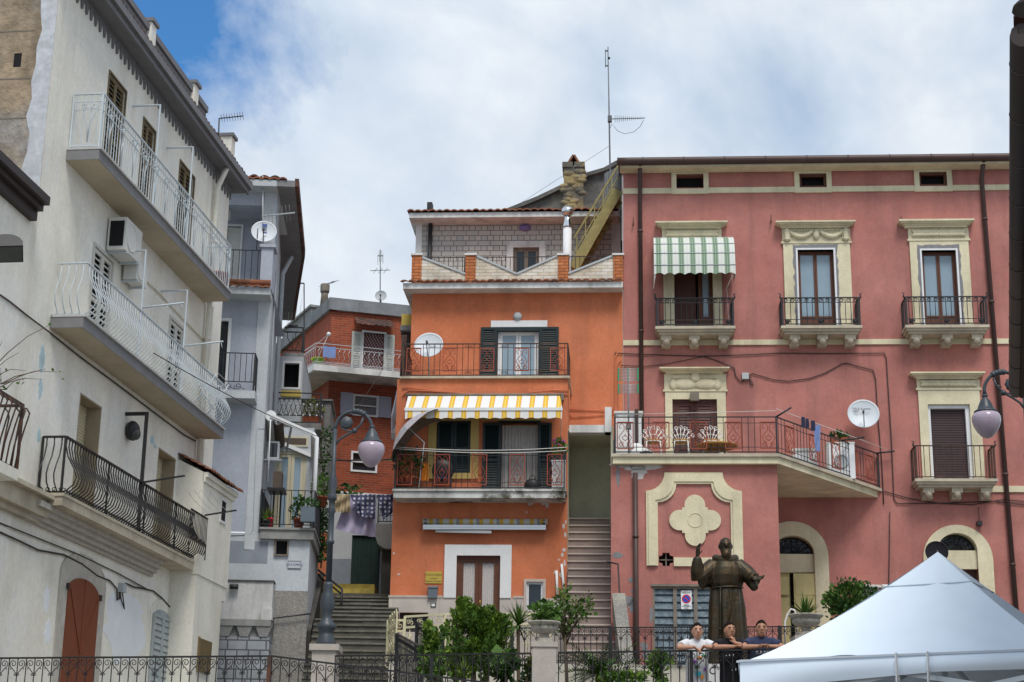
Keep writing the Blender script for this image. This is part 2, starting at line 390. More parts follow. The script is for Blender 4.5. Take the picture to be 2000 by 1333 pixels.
def spiral(c, r0, r1, a0, turns, n=14):
    return [(c[0]+(r0+(r1-r0)*i/n)*cos(a0+2*pi*turns*i/n), c[1]+(r0+(r1-r0)*i/n)*sin(a0+2*pi*turns*i/n)) for i in range(n+1)]
class Path:
    """plan polyline carrying a railing: s along it, out = to the right-hand side of travel"""
    def __init__(s, pts):
        s.p = [V((p[0], p[1], 0)) for p in pts]; s.l = [(b-a).length for a, b in zip(s.p, s.p[1:])]; s.L = sum(s.l)
    def at(s, t, out=0, z=0):
        t = max(0, min(s.L, t)); i = 0
        while i < len(s.l)-1 and t > s.l[i]: t -= s.l[i]; i += 1
        d = (s.p[i+1]-s.p[i]).normalized(); n = V((d.y, -d.x, 0)); q = s.p[i]+d*t+n*out
        return V((q.x, q.y, z))
    def corners(s):
        a = [0]
        for l in s.l: a.append(a[-1]+l)
        return a
BELLY = [(0, 0), (.06, .05), (.18, .15), (.32, .19), (.46, .15), (.62, .07), (.78, .02), (1, 0)]
def railing(mb, path, z0, z1, sp=.12, r=.008, top=.02, bot=.012, prof=None, gap=.06, n=4, post=.016, skip=(), toph=None):
    zf = z0 if callable(z0) else (lambda t: z0); zt = z1 if callable(z1) else (lambda t: z1)
    cs = path.corners()
    for a, b in zip(cs, cs[1:]):
        L_ = b-a; k = max(1, round(L_/sp)); e = 1e-4
        A, B = a+e, b-e
        mb.bar(path.at(A, 0, zt(a)), path.at(B, 0, zt(b)), top*2, toph or top*1.2)
        mb.bar(path.at(A, 0, zf(a)+gap), path.at(B, 0, zf(b)+gap), bot*2, bot*2)
        for i in range(k):
            t = A+(B-A)*(i+.5)/k
            if any(x0 < t < x1 for x0, x1 in skip): continue
            lo, hi = zf(t)+gap, zt(t)
            if prof: mb.tube([path.at(t, o, lo+(hi-lo)*f) for f, o in prof], r, n)
            else: mb.tube([path.at(t, 0, lo), path.at(t, 0, hi)], r, n, smooth=False)
    for i, c in enumerate(cs):
        t = min(max(c, 1e-4), path.L-1e-4); mb.bar(path.at(t, 0, zf(c)), path.at(t, 0, zt(c)), post*2, post*2)
    return mb
def scrollpanel(mb, path, t, w, z0, z1, r=.008, bar=.011):
    """framed wrought panel with four volutes and a heart"""
    def p(s_, z): return path.at(t+s_, .004, z)
    h = z1-z0; a = w/2
    for q in ((-a, z0, -a, z1), (a, z0, a, z1), (-a, z0, a, z0), (-a, z1, a, z1)): mb.bar(p(q[0], q[1]), p(q[2], q[3]), bar*2, bar*2)
    zm = (z0+z1)/2
    for sx in (-1, 1):
        mb.tube([p(sx*x, z0+z) for x, z in [(a*.12, h*.03), (a*.45, h*.2), (a*.8, h*.42), (a*.5, h*.56), (a*.12, h*.7), (a*.1, h*.85), (a*.4, h*.95), (a*.75, h*.88), (a*.7, h*.78), (a*.45, h*.78)]], r, 4)
        mb.tube([p(sx*x, z0+z) for x, z in spiral((a*.55, h*.17), a*.36, a*.1, pi*.6, 1.2, 9)], r, 4)
        mb.tube([p(sx*x, z0+z) for x, z in [(0, h*.3), (a*.3, h*.36), (a*.36, h*.44), (a*.12, h*.46), (0, h*.54)]], r, 4)
    return mb
def sag(a, b, drop, n=10):
    a = V(a); b = V(b); return [a.lerp(b, i/n)-V((0, 0, drop*4*(i/n)*(1-i/n))) for i in range(n+1)]
# ------------------------------------------------------------------ palette
mat('pink', (.42, .165, .138), .92, .17, 1.3, (.22, .10, .09), .75, .4, 50, col2=(.46, .196, .166), tscale=.7, edge=(.4, .7))
mat('cream', (.68, .615, .43), .85, .14, 2, (.27, .23, .15), .6, .4, 40)
mat('soffit', (.50, .40, .18), .9, .1, 1.5, (.22, .15, .07), .4)
mat('old_stone_trim', (.50, .44, .34), .9, .16, 5, (.13, .11, .08), .6, .4, 30)
mat('render_patch', (.22, .22, .23), .95, .2, 14, bump=.4, bscale=30)
mat('bare_plaster', (.55, .52, .50), .95, .12, 6)
mat('white_paint', (.72, .73, .74), .6, .06, 3, (.35, .33, .28), .2)
mat('iron', (.022, .022, .025), .5, .2, 8, spec=.4)
mat('rusty_iron', (.05, .035, .03), .7, .3, 9, col2=(.11, .05, .03), tscale=4)
mat('red_iron', (.29, .063, .034), .6, .2, 6)
mat('brown_metal', (.075, .045, .04), .45, .15, 3, (.04, .03, .03), .2)
mat('brown_wood', (.115, .042, .022), .5, .2, 5, spec=.35)
mat('dark_shutter', (.085, .032, .026), .55, .12, 4)
mat('roller_brown', (.062, .040, .042), .6, .1, 4)
mat('clay', (.26, .10, .055), .9, .3, 6, col2=(.12, .075, .055), tscale=2.5)
mat('dark_clay', (.13, .06, .045), .9, .3, 6, col2=(.06, .045, .04), tscale=2.5)
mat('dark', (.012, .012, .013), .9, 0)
mat('glass_dark', (.02, .025, .03), .06, 0, spec=.6)
mat('glass_sky_tint', (.25, .34, .41), .08, .10, 1.2, spec=.6)  # pale blue base colour stands in for sky and curtain reflections
mat('curtain', (.40, .38, .36), .9, .15, 9)
mat('cable', (.055, .045, .045), .8, .2, 6)
mat('dish', (.60, .64, .68), .45, .05, 3)
mat('alu', (.52, .54, .56), .35, .05, 3, metal=.7)
mat('grey_plastic', (.42, .45, .46), .6, .05, 5)
mat('white_wire', (.75, .74, .70), .5, .05, 4)
mat('wicker', (.38, .20, .06), .8, .3, 30, bump=.4, bscale=50)
mat('cloth_white', (.74, .74, .74), .9, .06, 4)
mat('cloth_blue', (.20, .28, .52), .9, .15, 6)
mat('cloth_navy', (.03, .035, .07), .9, .15, 6)
mat('terracotta', (.24, .065, .03), .8, .2, 5)
mat('black_text', (.01, .01, .012), .6, 0)
mat('blue_text', (.03, .06, .22), .6, 0)
mat('door_cream', (.62, .55, .26), .7, .08, 4, (.3, .24, .1), .25)
mat('louvre_glass', (.085, .12, .15), .25, .35, 30, col2=(.17, .22, .25), tscale=9)
mat('weathered_wood', (.20, .17, .14), .85, .25, 7)
mat('sign_white', (.75, .76, .78), .5, .02, 3); mat('sign_blue', (.02, .08, .5), .5, 0); mat('sign_red', (.55, .02, .03), .5, 0)
# ------------------------------------------------------------------ pink palazzo
PK = Pl(at_D(1217, 668, 41), -3.876)
def pink():
    pl = PK; t = Thing('pink_building', 'three storey pink plaster building with cream window surrounds, tiled roof and a walled terrace', 'building', pl.P(5, 4.8, -4))
    UL = pl.hit(1217.5, 500)[0]; UR = pl.hit(2085, 600)[0]; ZB = 3.6
    ztop = pl.hit(1600, 315, .56)[1]-.05
    attic = [pl.rect(1321, 341, 1374, 367), pl.rect(1561, 340, 1614, 366), pl.rect(1795, 337, 1849, 363)]
    up = [pl.diag((1316, 500), (1394, 652)), pl.diag((1557, 490), (1634, 654)), pl.diag((1799, 491), (1876, 654))]
    zf3 = pl.hit(1600, 648)[1]-.02
    up = [(a, b, zf3, d) for a, b, c, d in up]
    zt = pl.hit(1725, 955)[1]
    mid = pl.diag((1313, 781), (1402, 880)); mid = (mid[0], mid[1], zt+.02, mid[3])
    rw = pl.diag((1811, 791), (1903, 948)); z_r = pl.hit(1870, 944)[1]; rw = (rw[0], rw[1], z_r, rw[3])
    # arched ground floor doors: opening as rectangle, arch filled by the surround
    da = pl.rect(1508, 1047, 1592, 1230); db = pl.rect(1835, 1042, 1912, 1230)
    da = (da[0], da[1], ZB+1.0, da[3]); db = (db[0], db[1], ZB+1.0, db[3])
    boxw = pl.rect(1676, 1150, 1716, 1200)
    mb = MB(pl); wall(mb, UL, UR, ZB, ztop, attic+up+[mid, rw, da, db], rev=.30, back=9); t.part('wall', mb, 'pink')
    # inner darkness behind open windows is the recess back
    for i_, a in enumerate(attic):
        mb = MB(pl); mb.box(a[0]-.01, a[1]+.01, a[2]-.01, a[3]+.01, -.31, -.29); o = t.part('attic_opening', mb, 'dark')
        if i_: fr = MB(pl); frame(fr, a, .06, -.12, -.05); t.part('attic_frame', fr, 'brown_wood', o)
    # cream trim
    tr = MB(pl)
    zc0, zc1 = pl.hit(1600, 376)[1], pl.hit(1600, 365.5)[1]; zz0 = pl.hit(1600, 335)[1]
    tr.box(UL-.01, UR, zz0, ztop, -.02, .06); tr.box(UL-.08, UR, ztop-.03, ztop+.03, .06, .47)
    uu = [UL-.01]
    for a in attic: uu += [a[0]-.13, a[1]+.13]
    uu.append(UR)
    for a, b in zip(uu[::2], uu[1::2]): tr.box(a, b, zc0, zc1, -.02, .04)
    for a in attic:
        surround(tr, (a[0], a[1], zc0+.12, a[3]), .13, -.02, .055); tr.box(a[0]-.13, a[1]+.13, zc0-.02, zc0+.12, -.02, .055)
    zb0, zb1 = pl.hit(1600, 674)[1], pl.hit(1600, 664)[1]
    tr.box(UL-.01, UR, zb0, zb1, -.02, .04)
    ub = pl.hit(1738, 955)[0]; zq0, zq1 = pl.hit(1960, 962)[1], pl.hit(1960, 950)[1]
    tr.box(ub+1.6, UR, zq0, zq1, -.02, .04)
    t.part('cornice_band', tr, 'cream')
    # roof
    rf = MB(pl); tiles(rf, UL-.12, UR, .50, ztop+.12, -4.5, ztop+1.7, .24, .055, 8); t.part('roof', rf, 'dark_clay')
    g = MB(pl); zg = ztop+.05
    g.tube([pl.P(UL-.15+i*(UR-UL+.15)/40, zg+.06, .56) for i in range(41)], .10, 8)
    for i in range(14): u = UL+.5+i*1.05; g.tube([pl.P(u, zg+.06, .56), pl.P(u+.03, zg+.06, .56)], .108, 8)
    rg = t.part('gutter', g, 'brown_metal')
    # drainpipes
    def pipe(pts, r=.055, m='brown_metal'):
        p = MB(pl); p.tube([pl.P(*q) for q in pts], r, 8)
        for a, b in zip(pts, pts[1:]):
            n = int(abs(a[1]-b[1])/2.2)
            for i in range(n): q = V(a).lerp(V(b), (i+.5)/max(n, 1)); p.tube([pl.P(q[0], q[1]-.03, q[2]), pl.P(q[0], q[1]+.03, q[2])], r*1.25, 8)
        t.part('drainpipe', p, m)
    u1 = pl.hit(1251, 500, .08)[0]; pipe([(u1, zg, .45), (u1, ztop-.3, .09), (u1, zt, .09)])
    u2a = pl.hit(1917, 350, .08)[0]; u2b = pl.hit(1984, 1150, .08)[0]; pipe([(u2a, zg, .45), (u2a, ztop-.3, .09), (u2b, ZB+1, .09)], .06)
    # window surrounds with cornices
    def cornice(mb, u0, u1, z0, z1, out=.24):
        h = z1-z0
        for i, (f0, f1, o) in enumerate(((0, .3, .35), (.3, .5, .55), (.5, .72, .8), (.72, 1, 1))):
            mb.box(u0+out*(1-o), u1-out*(1-o), z0+h*f0, z0+h*f1, -.02, .06+out*o)
    def relief(mb, u0, u1, z0, z1, kind):
        um, zm = (u0+u1)/2, (z0+z1)/2; w = u1-u0; h = z1-z0
        if kind == 'leaf':
            n = 11
            for i in range(n):
                for sg in (-1, 1):
                    f = (i+.5)/n; x = um+sg*w*.5*f
                    for k in (-1, 1):
                        mb.ball(pl.P(x, zm+k*h*.18, .08), .085, 4, (1.0, .6, .5), (pl.u*cos(k*sg*.7)+V((0, 0, 1))*sin(k*sg*.7), pl.n, V((0, 0, 1))*cos(k*sg*.7)-pl.u*sin(k*sg*.7)))
            mb.ball(pl.P(um, zm, .07), .09, 5, (1, .5, 1), (pl.u, pl.n, V((0, 0, 1))))
        elif kind == 'swag':
            for sg in (-1, 1):
                mb.box(um+sg*w*.5-.09, um+sg*w*.5+.09, z0, z1, .05, .10)
                for i in range(4): mb.ball(pl.P(um+sg*w*.5, z1-h*(.15+.25*i), .11), .1, 4, (.8, .5, .8), (pl.u, pl.n, V((0, 0, 1))))
                for i in range(13):
                    f = i/12; mb.ball(pl.P(um+sg*w*(.08+.36*f), z1-h*.25-h*.45*sin(pi*f), .085), .055+.02*sin(pi*f), 4)
            mb.ball(pl.P(um, zm, .09), .12, 5, (.7, .5, 1.2), (pl.u, pl.n, V((0, 0, 1))))
            n = int(w/.07)
            for i in range(n): mb.box(u0+i*w/n+.01, u0+(i+.6)*w/n, z1-.04, z1+.01, .05, .10)
        else:
            mb.box(u0+.1, u1-.1, z1-h*.28, z1-h*.05, .05, .085)
            n = int(w/.075)
            for i in range(n): mb.box(u0+.1+i*(w-.2)/n, u0+.1+(i+.55)*(w-.2)/n, z1-h*.26, z1-h*.07, .08, .11)
            mb.ball(pl.P(um, z1-h*.2, .09), .13, 6, (1, .5, 1), (pl.u, pl.n, V((0, 0, 1))))
            for sg in (-1, 1):
                mb.ball(pl.P(um+sg*w*.2, z0+h*.3, .05), .2, 6, (1.7, .4, .8), (pl.u, pl.n, V((0, 0, 1))))
                mb.ball(pl.P(um+sg*w*.42, z0+h*.25, .06), .1, 5, (1, .6, 1.6), (pl.u, pl.n, V((0, 0, 1))))
    specs = [(up[0], (1280, 433, 1421, 447), (1293, 1409, 470), 'leaf'), (up[1], (1515, 432, 1671, 446), (1527, 1660, 475), 'swag'),
             (up[2], (1756, 429, 1903, 445), (1773, 1891, 470), 'leaf'), (mid, (1288, 718, 1425, 730), (1297, 1418, 764), 'bulls'), (rw, (1778, 727, 1924, 741), (1790, 1913, 761), 'leaf')]
    for r, c, f, kind in specs:
        s = MB(pl); cr = pl.rect(*c, d=.25); z1 = cr[3]; z0 = pl.hit((c[0]+c[2])/2, c[3], .1)[1]
        cornice(s, cr[0], cr[1], z0, z1)
        zf = pl.hit((c[0]+c[2])/2, f[2])[1]; fu0, fu1 = pl.hit(f[0], c[3]+12)[0], pl.hit(f[1], c[3]+12)[0]
        s.box(fu0, fu1, zf, z0, -.02, .055); s.box(fu0-.03, fu1+.03, zf-.03, zf+.02, -.021, .075)
        relief(s, fu0+.12, fu1-.12, zf+.06, z0-.03, kind)
        w0 = r[0]-fu0-.02; w1 = fu1-r[1]-.02; e = .055 if kind != 'swag' else .056
        zb = r[2]-.05 if r is not mid else zt
        s.box(fu0+.02, r[0], zb, zf-.03, -.022, e); s.box(r[1], fu1-.02, zb, zf-.03, -.022, e); s.box(r[0], r[1], r[3], zf-.03, -.022, e)
        t.part('window_surround', s, 'cream')
    # joinery
    for i, r in enumerate(up):
        if i == 0:
            casement(t, None, pl, (r[0]+.62, r[1], r[2], r[3]), -.08, 'brown_wood', 'glass_sky_tint', 1, .055, .3, 'window')
            m2 = MB(pl); m2.box(r[0]+.03, r[0]+.55, r[2]+.02, r[3], -.2, -.16); t.part('open_leaf', m2, 'dark_shutter', label='dark leaf standing open')
            m3 = MB(pl); m3.box(r[0]+.5, r[0]+.66, r[2], r[3], -.299, -.25); t.part('curtain', m3, 'dark')  # black strip in place of the unlit room behind the window gap
            continue
        p = MB(pl)  # rough grey patch where the frame was replaced
        rnd = random.Random(i)
        def edge(a, b, n, amp): return [V(a).lerp(V(b), k/n)+V((rnd.uniform(-amp, amp), rnd.uniform(-amp, amp))) for k in range(n)]
        o = edge((r[0]-.11, r[2]), (r[0]-.10, r[3]+.14), 16, .03)+edge((r[0]-.10, r[3]+.14), (r[1]+.10, r[3]+.14), 10, .02)+edge((r[1]+.10, r[3]+.14), (r[1]+.11, r[2]), 16, .03)
        inn = [V((r[0]-.01, r[2])).lerp(V((r[0]-.01, r[3]+.01)), k/16) for k in range(16)]+[V((r[0]-.01, r[3]+.01)).lerp(V((r[1]+.01, r[3]+.01)), k/10) for k in range(10)]+[V((r[1]+.01, r[3]+.01)).lerp(V((r[1]+.01, r[2])), k/16) for k in range(16)]
        p.ringprism([tuple(q) for q in o], [tuple(q) for q in inn], .02, .061); t.part('plaster_patch', p, 'render_patch')
        wf = MB(pl); surround(wf, r, .045, -.1, .075); t.part('outer_frame', wf, 'white_paint')
        casement(t, None, pl, r, -.10, 'brown_wood', 'glass_sky_tint', 2, .042, .34, 'window')
    sh = MB(pl); m_ = (mid[0]+mid[1])/2; fr = MB(pl); frame(fr, mid, .07, -.15, -.03, False)
    louvres(sh, mid[0]+.075, m_-.003, mid[2], mid[3]-.075, -.05, .085, .07); louvres(sh, m_+.003, mid[1]-.075, mid[2], mid[3]-.075, -.05, .085, .07)
    o = t.part('shutter', sh, 'dark_shutter'); t.part('shutter_frame', fr, 'dark_shutter', o)
    wl = MB(pl); wl.box(m_-.11, m_+.11, mid[3]-.06, mid[3]+.16, .05, .16); t.part('wall_lamp', wl, 'weathered_wood')
    ro = MB(pl); roller(ro, rw[0]+.1, rw[1]-.1, rw[2], rw[3]-.02, -.12); o = t.part('roller_shutter', ro, 'roller_brown')
    wf = MB(pl); wf.box(rw[0], rw[0]+.07, rw[2], rw[3]-.09, -.2, -.02); wf.box(rw[1]-.10, rw[1], rw[2], rw[3]-.09, -.2, -.02); wf.box(rw[0], rw[1], rw[3]-.09, rw[3], -.21, -.021); t.part('shutter_guide', wf, 'white_paint', o)
    # ground floor arched doors
    def arch(r, ytop, w):
        u0, u1 = r[0], r[1]; um = (u0+u1)/2; hw = (u1-u0)/2; ry = r[3]-pl.hit(1870, 1075)[1] if r is db else r[3]-pl.hit(1560, 1082)[1]
        zs = r[3]-ry; n = 20; ro_ = hw+w; zo = pl.hit(1870, ytop)[1]-ro_
        inner = [(um-hw*cos(pi*k/n), zs+ry*sin(pi*k/n)) for k in range(n+1)]; outer = [(um-ro_*cos(pi*k/n), zo+ro_*sin(pi*k/n)) for k in range(n+1)]
        s = MB(pl); P = pl.P
        lo = [(u0-w, ZB+.8)]+outer+[(u1+w, ZB+.8)]; li = [(u0, ZB+.8)]+inner+[(u1, ZB+.8)]
        a = s.vs([P(*q, .05) for q in lo]); b = s.vs([P(*q, .05) for q in li]); c = s.vs([P(*q, -.02) for q in lo]); e = s.vs([P(*q, -.28) for q in li])
        for k in range(len(lo)-1): s.face((a+k, b+k, b+k+1, a+k+1)); s.face((a+k, a+k+1, c+k+1, c+k)); s.face((b+k, e+k, e+k+1, b+k+1))
        s.box(u0, u1, zs-.45, zs, -.2, -.04)
        o = t.part('door_surround', s, 'cream')
        gl = MB(pl); gl.box(u0-.02, u1+.02, zs, r[3], -.27, -.25); t.part('fanlight', gl, 'glass_dark', o)
        ir = MB(pl)
        for k in range(9):
            an = pi*(k+.5)/9; x, z = cos(an), sin(an); ir.tube([P(um, zs+.03, -.15), P(um+hw*.95*x, zs+ry*.95*z, -.15)], .011, 4)
            ir.tube([P(um+hw*.5*x+a_, zs+ry*.6*z+b_, -.15) for a_, b_ in spiral((0, 0), .10, .03, an, 1.2, 8)], .009, 4)
        for f in (.45, .8): ir.tube([P(um+hw*f*cos(pi*k/12), zs+ry*f*sin(pi*k/12)+.02, -.15) for k in range(13)], .01, 4)
        t.part('grille', ir, 'iron', o)
        return zs-.45
    zd = arch(da, 1020, .34); d = MB(pl); ug = pl.hit(1546, 1160, -.1)[0]
    d.box(da[0], ug-.03, ZB+.9, zd, -.22, -.14); d.box(ug+.05, pl.hit(1598, 1160, .06)[0], ZB+.9, zd-.03, -.06, .0)
    for uu_, vv in ((ug+.09, pl.hit(1596, 1160, .06)[0]-.04), (da[0], ug-.07)):
        for za, zb_ in ((zd-.55, zd-.12), (zd-2.2, zd-.62)): d.box(uu_, vv, za, zb_, -.02, .012)
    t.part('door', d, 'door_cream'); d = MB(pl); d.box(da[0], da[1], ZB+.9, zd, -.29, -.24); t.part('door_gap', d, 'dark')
    zd = arch(db, 1026, .36); d = MB(pl); d.box(db[0], db[1], ZB+.9, zd-.02, -.29, -.22); t.part('door', d, 'dark_shutter')
    # balconies of the upper floor
    def balcony(x0, x1, ysl, ybot, ytop, out, brs, style, ufl):
        z = ufl; d = out
        u0 = pl.hit(x0, ysl, d)[0]; u1 = pl.hit(x1, ysl, d)[0]
        s = MB(pl); s.box(u0, u1, z-.07, z, -.02, d); s.box(u0+.04, u1-.04, z-.13, z-.07, -.02, d-.05); s.box(u0+.09, u1-.09, z-.19, z-.13, -.02, d-.12)
        o = t.part('balcony', s, 'old_stone_trim')
        for xb in brs:
            b = MB(pl); ub = pl.hit(xb, ybot, d*.5)[0]; w = .13
            b.box(ub-w, ub+w, z-.31, z-.19, -.02, d*.72); b.box(ub-w*.85, ub+w*.85, z-.44, z-.31, -.02, d*.5); b.ball(pl.P(ub, z-.33, d*.6), .1, 5)
            t.part('bracket', b, 'old_stone_trim', o)
        ri = .05; zr = pl.hit((x0+x1)/2, ytop, d-ri)[1]
        pa = Path([pl.P(u0+ri, 0, 0), pl.P(u0+ri, 0, d-ri), pl.P(u1-ri, 0, d-ri), pl.P(u1-ri, 0, 0)])
        rb = MB(pl); railing(rb, pa, z, zr, .135, .009, .02, .011, gap=.05, post=.022)
        L1 = d-ri; L2 = u1-u0-2*ri
        if style == 'ornate':
            za, zb_ = zr-.12, zr-.02
            rb.bar(pa.at(L1+.001, 0, za), pa.at(L1+L2-.001, 0, za), .016); rb.bar(pa.at(L1+.001, 0, z+.17), pa.at(L1+L2-.001, 0, z+.17), .016)
            n = int(L2/.16)
            for k in range(n):
                c = L1+(k+.5)*L2/n; rb.tube([pa.at(c+a_, 0, (za+zb_)/2+b_) for a_, b_ in spiral((0, 0), .06, .02, 0, 1.5, 9)], .009, 4)
            for c in (L1+.12, L1+L2/2, L1+L2-.12):
                rb.tube([pa.at(c+a_, 0, z+.11+b_) for a_, b_ in spiral((0, 0), .07, .02, 0, 1.8, 12)], .014, 4); rb.ball(pa.at(c, 0, z+.11), .03, 4)
        for c in (L1, L1+L2):
            sg = -1 if c == L1 else 1
            rb.tube([pl.P((u0+ri if sg < 0 else u1-ri)+sg*x, zr+z_, d-ri) for x, z_ in ((0, -.05), (.05, .02), (.03, .1), (.09, .12))], [.03, .025, .018, .008], 5)
        t.part('railing', rb, 'rusty_iron' if style == 'plain' else 'iron', o)
    balcony(1280, 1437, 653, 668, 583, .62, (1301, 1356, 1413), 'ornate', zf3)
    balcony(1526, 1685, 653, 668, 582, .62, (1552, 1606, 1660), 'ornate', zf3)
    balcony(1769, 1934, 650, 666, 580, .62, (1789, 1849, 1907), 'ornate', zf3)
    balcony(1788, 1950, 945, 962, 871, .62, (1812, 1868, 1925), 'plain', z_r-.01)
    # terrace and the block it sits on
    A = pl.ud(1194, 886, zt); B = pl.ud(1522, 886, zt); DB = A[1]; C = pl.ud(1725, 955, zt)
    poly = [(A[0], 0), (A[0], DB), (B[0], DB), (C[0], 0)]
    def plate(mb, pts, z0, z1): mb.extr([pl.P(u, z0, d) for u, d in pts], (0, 0, z1-z0))
    s = MB(pl); plate(s, [(A[0], -.03), (C[0], -.03), (B[0], DB), (A[0], DB)], zt-.07, zt); o = t.part('terrace', s, 'old_stone_trim')
    s = MB(pl); plate(s, [(A[0]+.03, -.03), (C[0]-.12, -.03), (B[0]-.02, DB-.05), (A[0]+.03, DB-.05)], zt-.22, zt-.07); t.part('terrace_edge', s, 'cream', o)
    DL = DB-.22; uL0 = pl.hit(1193, 950, DL)[0]; uL1 = pl.hit(1519, 960, DL)[0]
    panel = pl.rect(1281, 943, 1431, 1088, DL)
    octo = pl.rect(1287, 1080, 1315, 1106, DL); gar = pl.rect(1275, 1146, 1398, 1330, DL); gar = (gar[0], gar[1], ZB+.6, gar[3])
    s = MB(pl); wall(s, uL0, uL1, ZB, zt-.22, [octo, gar], d=DL, rev=.22, back=DL+.1); t.part('terrace_wall', s, 'pink')
    # peeled plaster beside the pipe
    rnd = random.Random(5)
    def blot(cx, cy, rx, ry, mname, name, d=DL, n=22, spl=pl, jag=.28):
        c = spl.hit(cx, cy, d); p_ = MB(spl)
        sx = rx/72; sy = ry/72
        p_.prism([(c[0]+sx*cos(2*pi*k/n)*(1+rnd.uniform(-jag, jag)), c[1]+sy*sin(2*pi*k/n)*(1+rnd.uniform(-jag, jag))) for k in range(n)], d-.02, d+.004); return p_
    for q in ((1246, 908, 40, 8), (1247, 918, 15, 14), (1222, 905, 22, 6)): t.part('bare_patch', blot(*q, 'bare_plaster', ''), 'bare_plaster')
    for q in ((1207, 930, 3, 16), (1226, 1175, 11, 9), (1235, 1185, 6, 10), (1206, 1085, 8, 5), (1232, 1133, 4, 4), (1258, 1262, 6, 7), (1238, 1155, 5, 3), (1272, 1200, 3, 14), (1264, 1280, 8, 10)): t.part('worn_patch', blot(*q, 'render_patch', ''), 'render_patch')
    # moulded panel with quatrefoil
    P0 = pl.rect(1262, 924, 1450, 1106, DL); w = .26; ch = .42
    fm = MB(pl)
    u0, u1, z0, z1 = P0
    def loop(g, c):
        # rectangle grown inwards by g, scooped upper corners of radius c, stopping at z0
        a, b, zt_ = u0+g, u1-g, z1-g; o = [(a, z0), (a, zt_-c)]
        o += [(a+c*sin(pi/2*k/6), zt_-c*cos(pi/2*k/6)) for k in range(1, 6)]
        o += [(a+c, zt_), (b-c, zt_)]
        o += [(b-c*cos(pi/2*k/6), zt_-c*sin(pi/2*k/6)) for k in range(1, 6)]
        o += [(b, zt_-c), (b, z0)]
        return o
    for g0, g1, d1 in ((0, w, .05), (.05, w-.05, .075)):
        lo, li = loop(g0, ch), loop(g1, ch); P = pl.P; n = len(lo)
        a = fm.vs([P(*q, DL+d1) for q in lo]); b = fm.vs([P(*q, DL+d1) for q in li]); c = fm.vs([P(*q, DL-.02) for q in lo]); e = fm.vs([P(*q, DL-.02) for q in li])
        for k in range(n-1): fm.face((a+k, b+k, b+k+1, a+k+1)); fm.face((a+k, a+k+1, c+k+1, c+k)); fm.face((b+k, e+k, e+k+1, b+k+1))
        fm.face((a, c, e, b)); fm.face((a+n-1, b+n-1, e+n-1, c+n-1))
    bb = pl.rect(1316, 1090, 1450, 1107, DL); fm.box(bb[0], u1-w-.002, bb[2], bb[3], DL-.02, DL+.05)
    t.part('moulded_panel', fm, 'cream')
    q = MB(pl); qc = pl.hit(1357.5, 1017, DL); sc = .575; pts = []
    for k in range(4):
        ca, sa = cos(k*pi/2), sin(k*pi/2); lob = [(.60+.40*cos(pi*(j/12-.5)), .40*sin(pi*(j/12-.5))) for j in range(13)]+[(.5, .40), (.5, .5), (.40, .5)]
        pts += [(qc[0]+sc*(x*ca-y*sa), qc[1]+sc*(x*sa+y*ca)) for x, y in lob]
    q.prism(pts, DL-.02, DL+.05)
    q.ringprism([(qc[0]+.29*sc*cos(2*pi*k/28), qc[1]+.29*sc*sin(2*pi*k/28)) for k in range(28)], [(qc[0]+.265*sc*cos(2*pi*k/28), qc[1]+.265*sc*sin(2*pi*k/28)) for k in range(28)], DL+.04, DL+.06)
    t.part('quatrefoil', q, 'cream')
    # little barred opening
    ob = MB(pl); ob.box(octo[0], octo[1], octo[2], octo[3], DL-.215, DL-.2); o = t.part('vent_opening', ob, 'dark')
    ob = MB(pl); c = ((octo[0]+octo[1])/2, (octo[2]+octo[3])/2); h = (octo[1]-octo[0])/2
    for sx in (-1, 1):
        for sz in (-1, 1): ob.prism([(c[0]+sx*h, c[1]+sz*h), (c[0]+sx*h*.45, c[1]+sz*h), (c[0]+sx*h*.55, c[1]+sz*h*.55), (c[0]+sx*h, c[1]+sz*h*.45)][::sx*sz], DL-.1, DL+.005)
    t.part('corner_piece', ob, 'pink', o)
    ob = MB(pl); ob.box(octo[0], octo[1], c[1]-.012, c[1]+.012, DL-.1, DL-.07); ob.box(c[0]-.012, c[0]+.012, octo[2], octo[3], DL-.1, DL-.07); t.part('window_bar', ob, 'weathered_wood', o)
    # louvred garage front
    fr = MB(pl); lv = MB(pl); us = [gar[0]+(gar[1]-gar[0])*f for f in (0, .36, .69, 1)]
    frame(fr, gar, .05, DL-.12, DL-.02)
    for a in us[1:3]: fr.box(a-.04, a+.04, gar[2]+.05, gar[3]-.05, DL-.115, DL-.021)
    fr.box(gar[0]-.03, gar[1]+.03, gar[3], gar[3]+.05, DL-.05, DL+.03)
    n = int((gar[3]-gar[2])/.155); P = pl.P
    for a, b in zip(us, us[1:]):
        for k in range(n):
            z = gar[2]+k*(gar[3]-gar[2])/n; h = (gar[3]-gar[2])/n
            i = lv.vs([P(a+.04, z, DL-.05), P(b-.04, z, DL-.05), P(b-.04, z+h*1.1, DL-.10), P(a+.04, z+h*1.1, DL-.10)]); lv.face((i, i+1, i+2, i+3))
    o = t.part('garage_front', fr, 'weathered_wood'); t.part('glass_louvre', lv, 'louvre_glass', o)
    u3 = pl.hit(1241.5, 1050, DL+.08)[0]; pipe([(u3, zt-.42, DL+.09), (u3, ZB, DL+.09)], .058)
    # terrace railing with red scroll panels
    i = .08
    pa = Path([pl.P(A[0]+i, 0, .1), pl.P(A[0]+i, 0, DB-i), pl.P(B[0]-.04, 0, DB-i), pl.P(C[0]-.1, 0, .08)])
    zr = pl.hit(1400, 815, DB-i)[1]; L1 = DB-i-.1; L2 = B[0]-.04-A[0]-i; L3 = pa.L-L1-L2
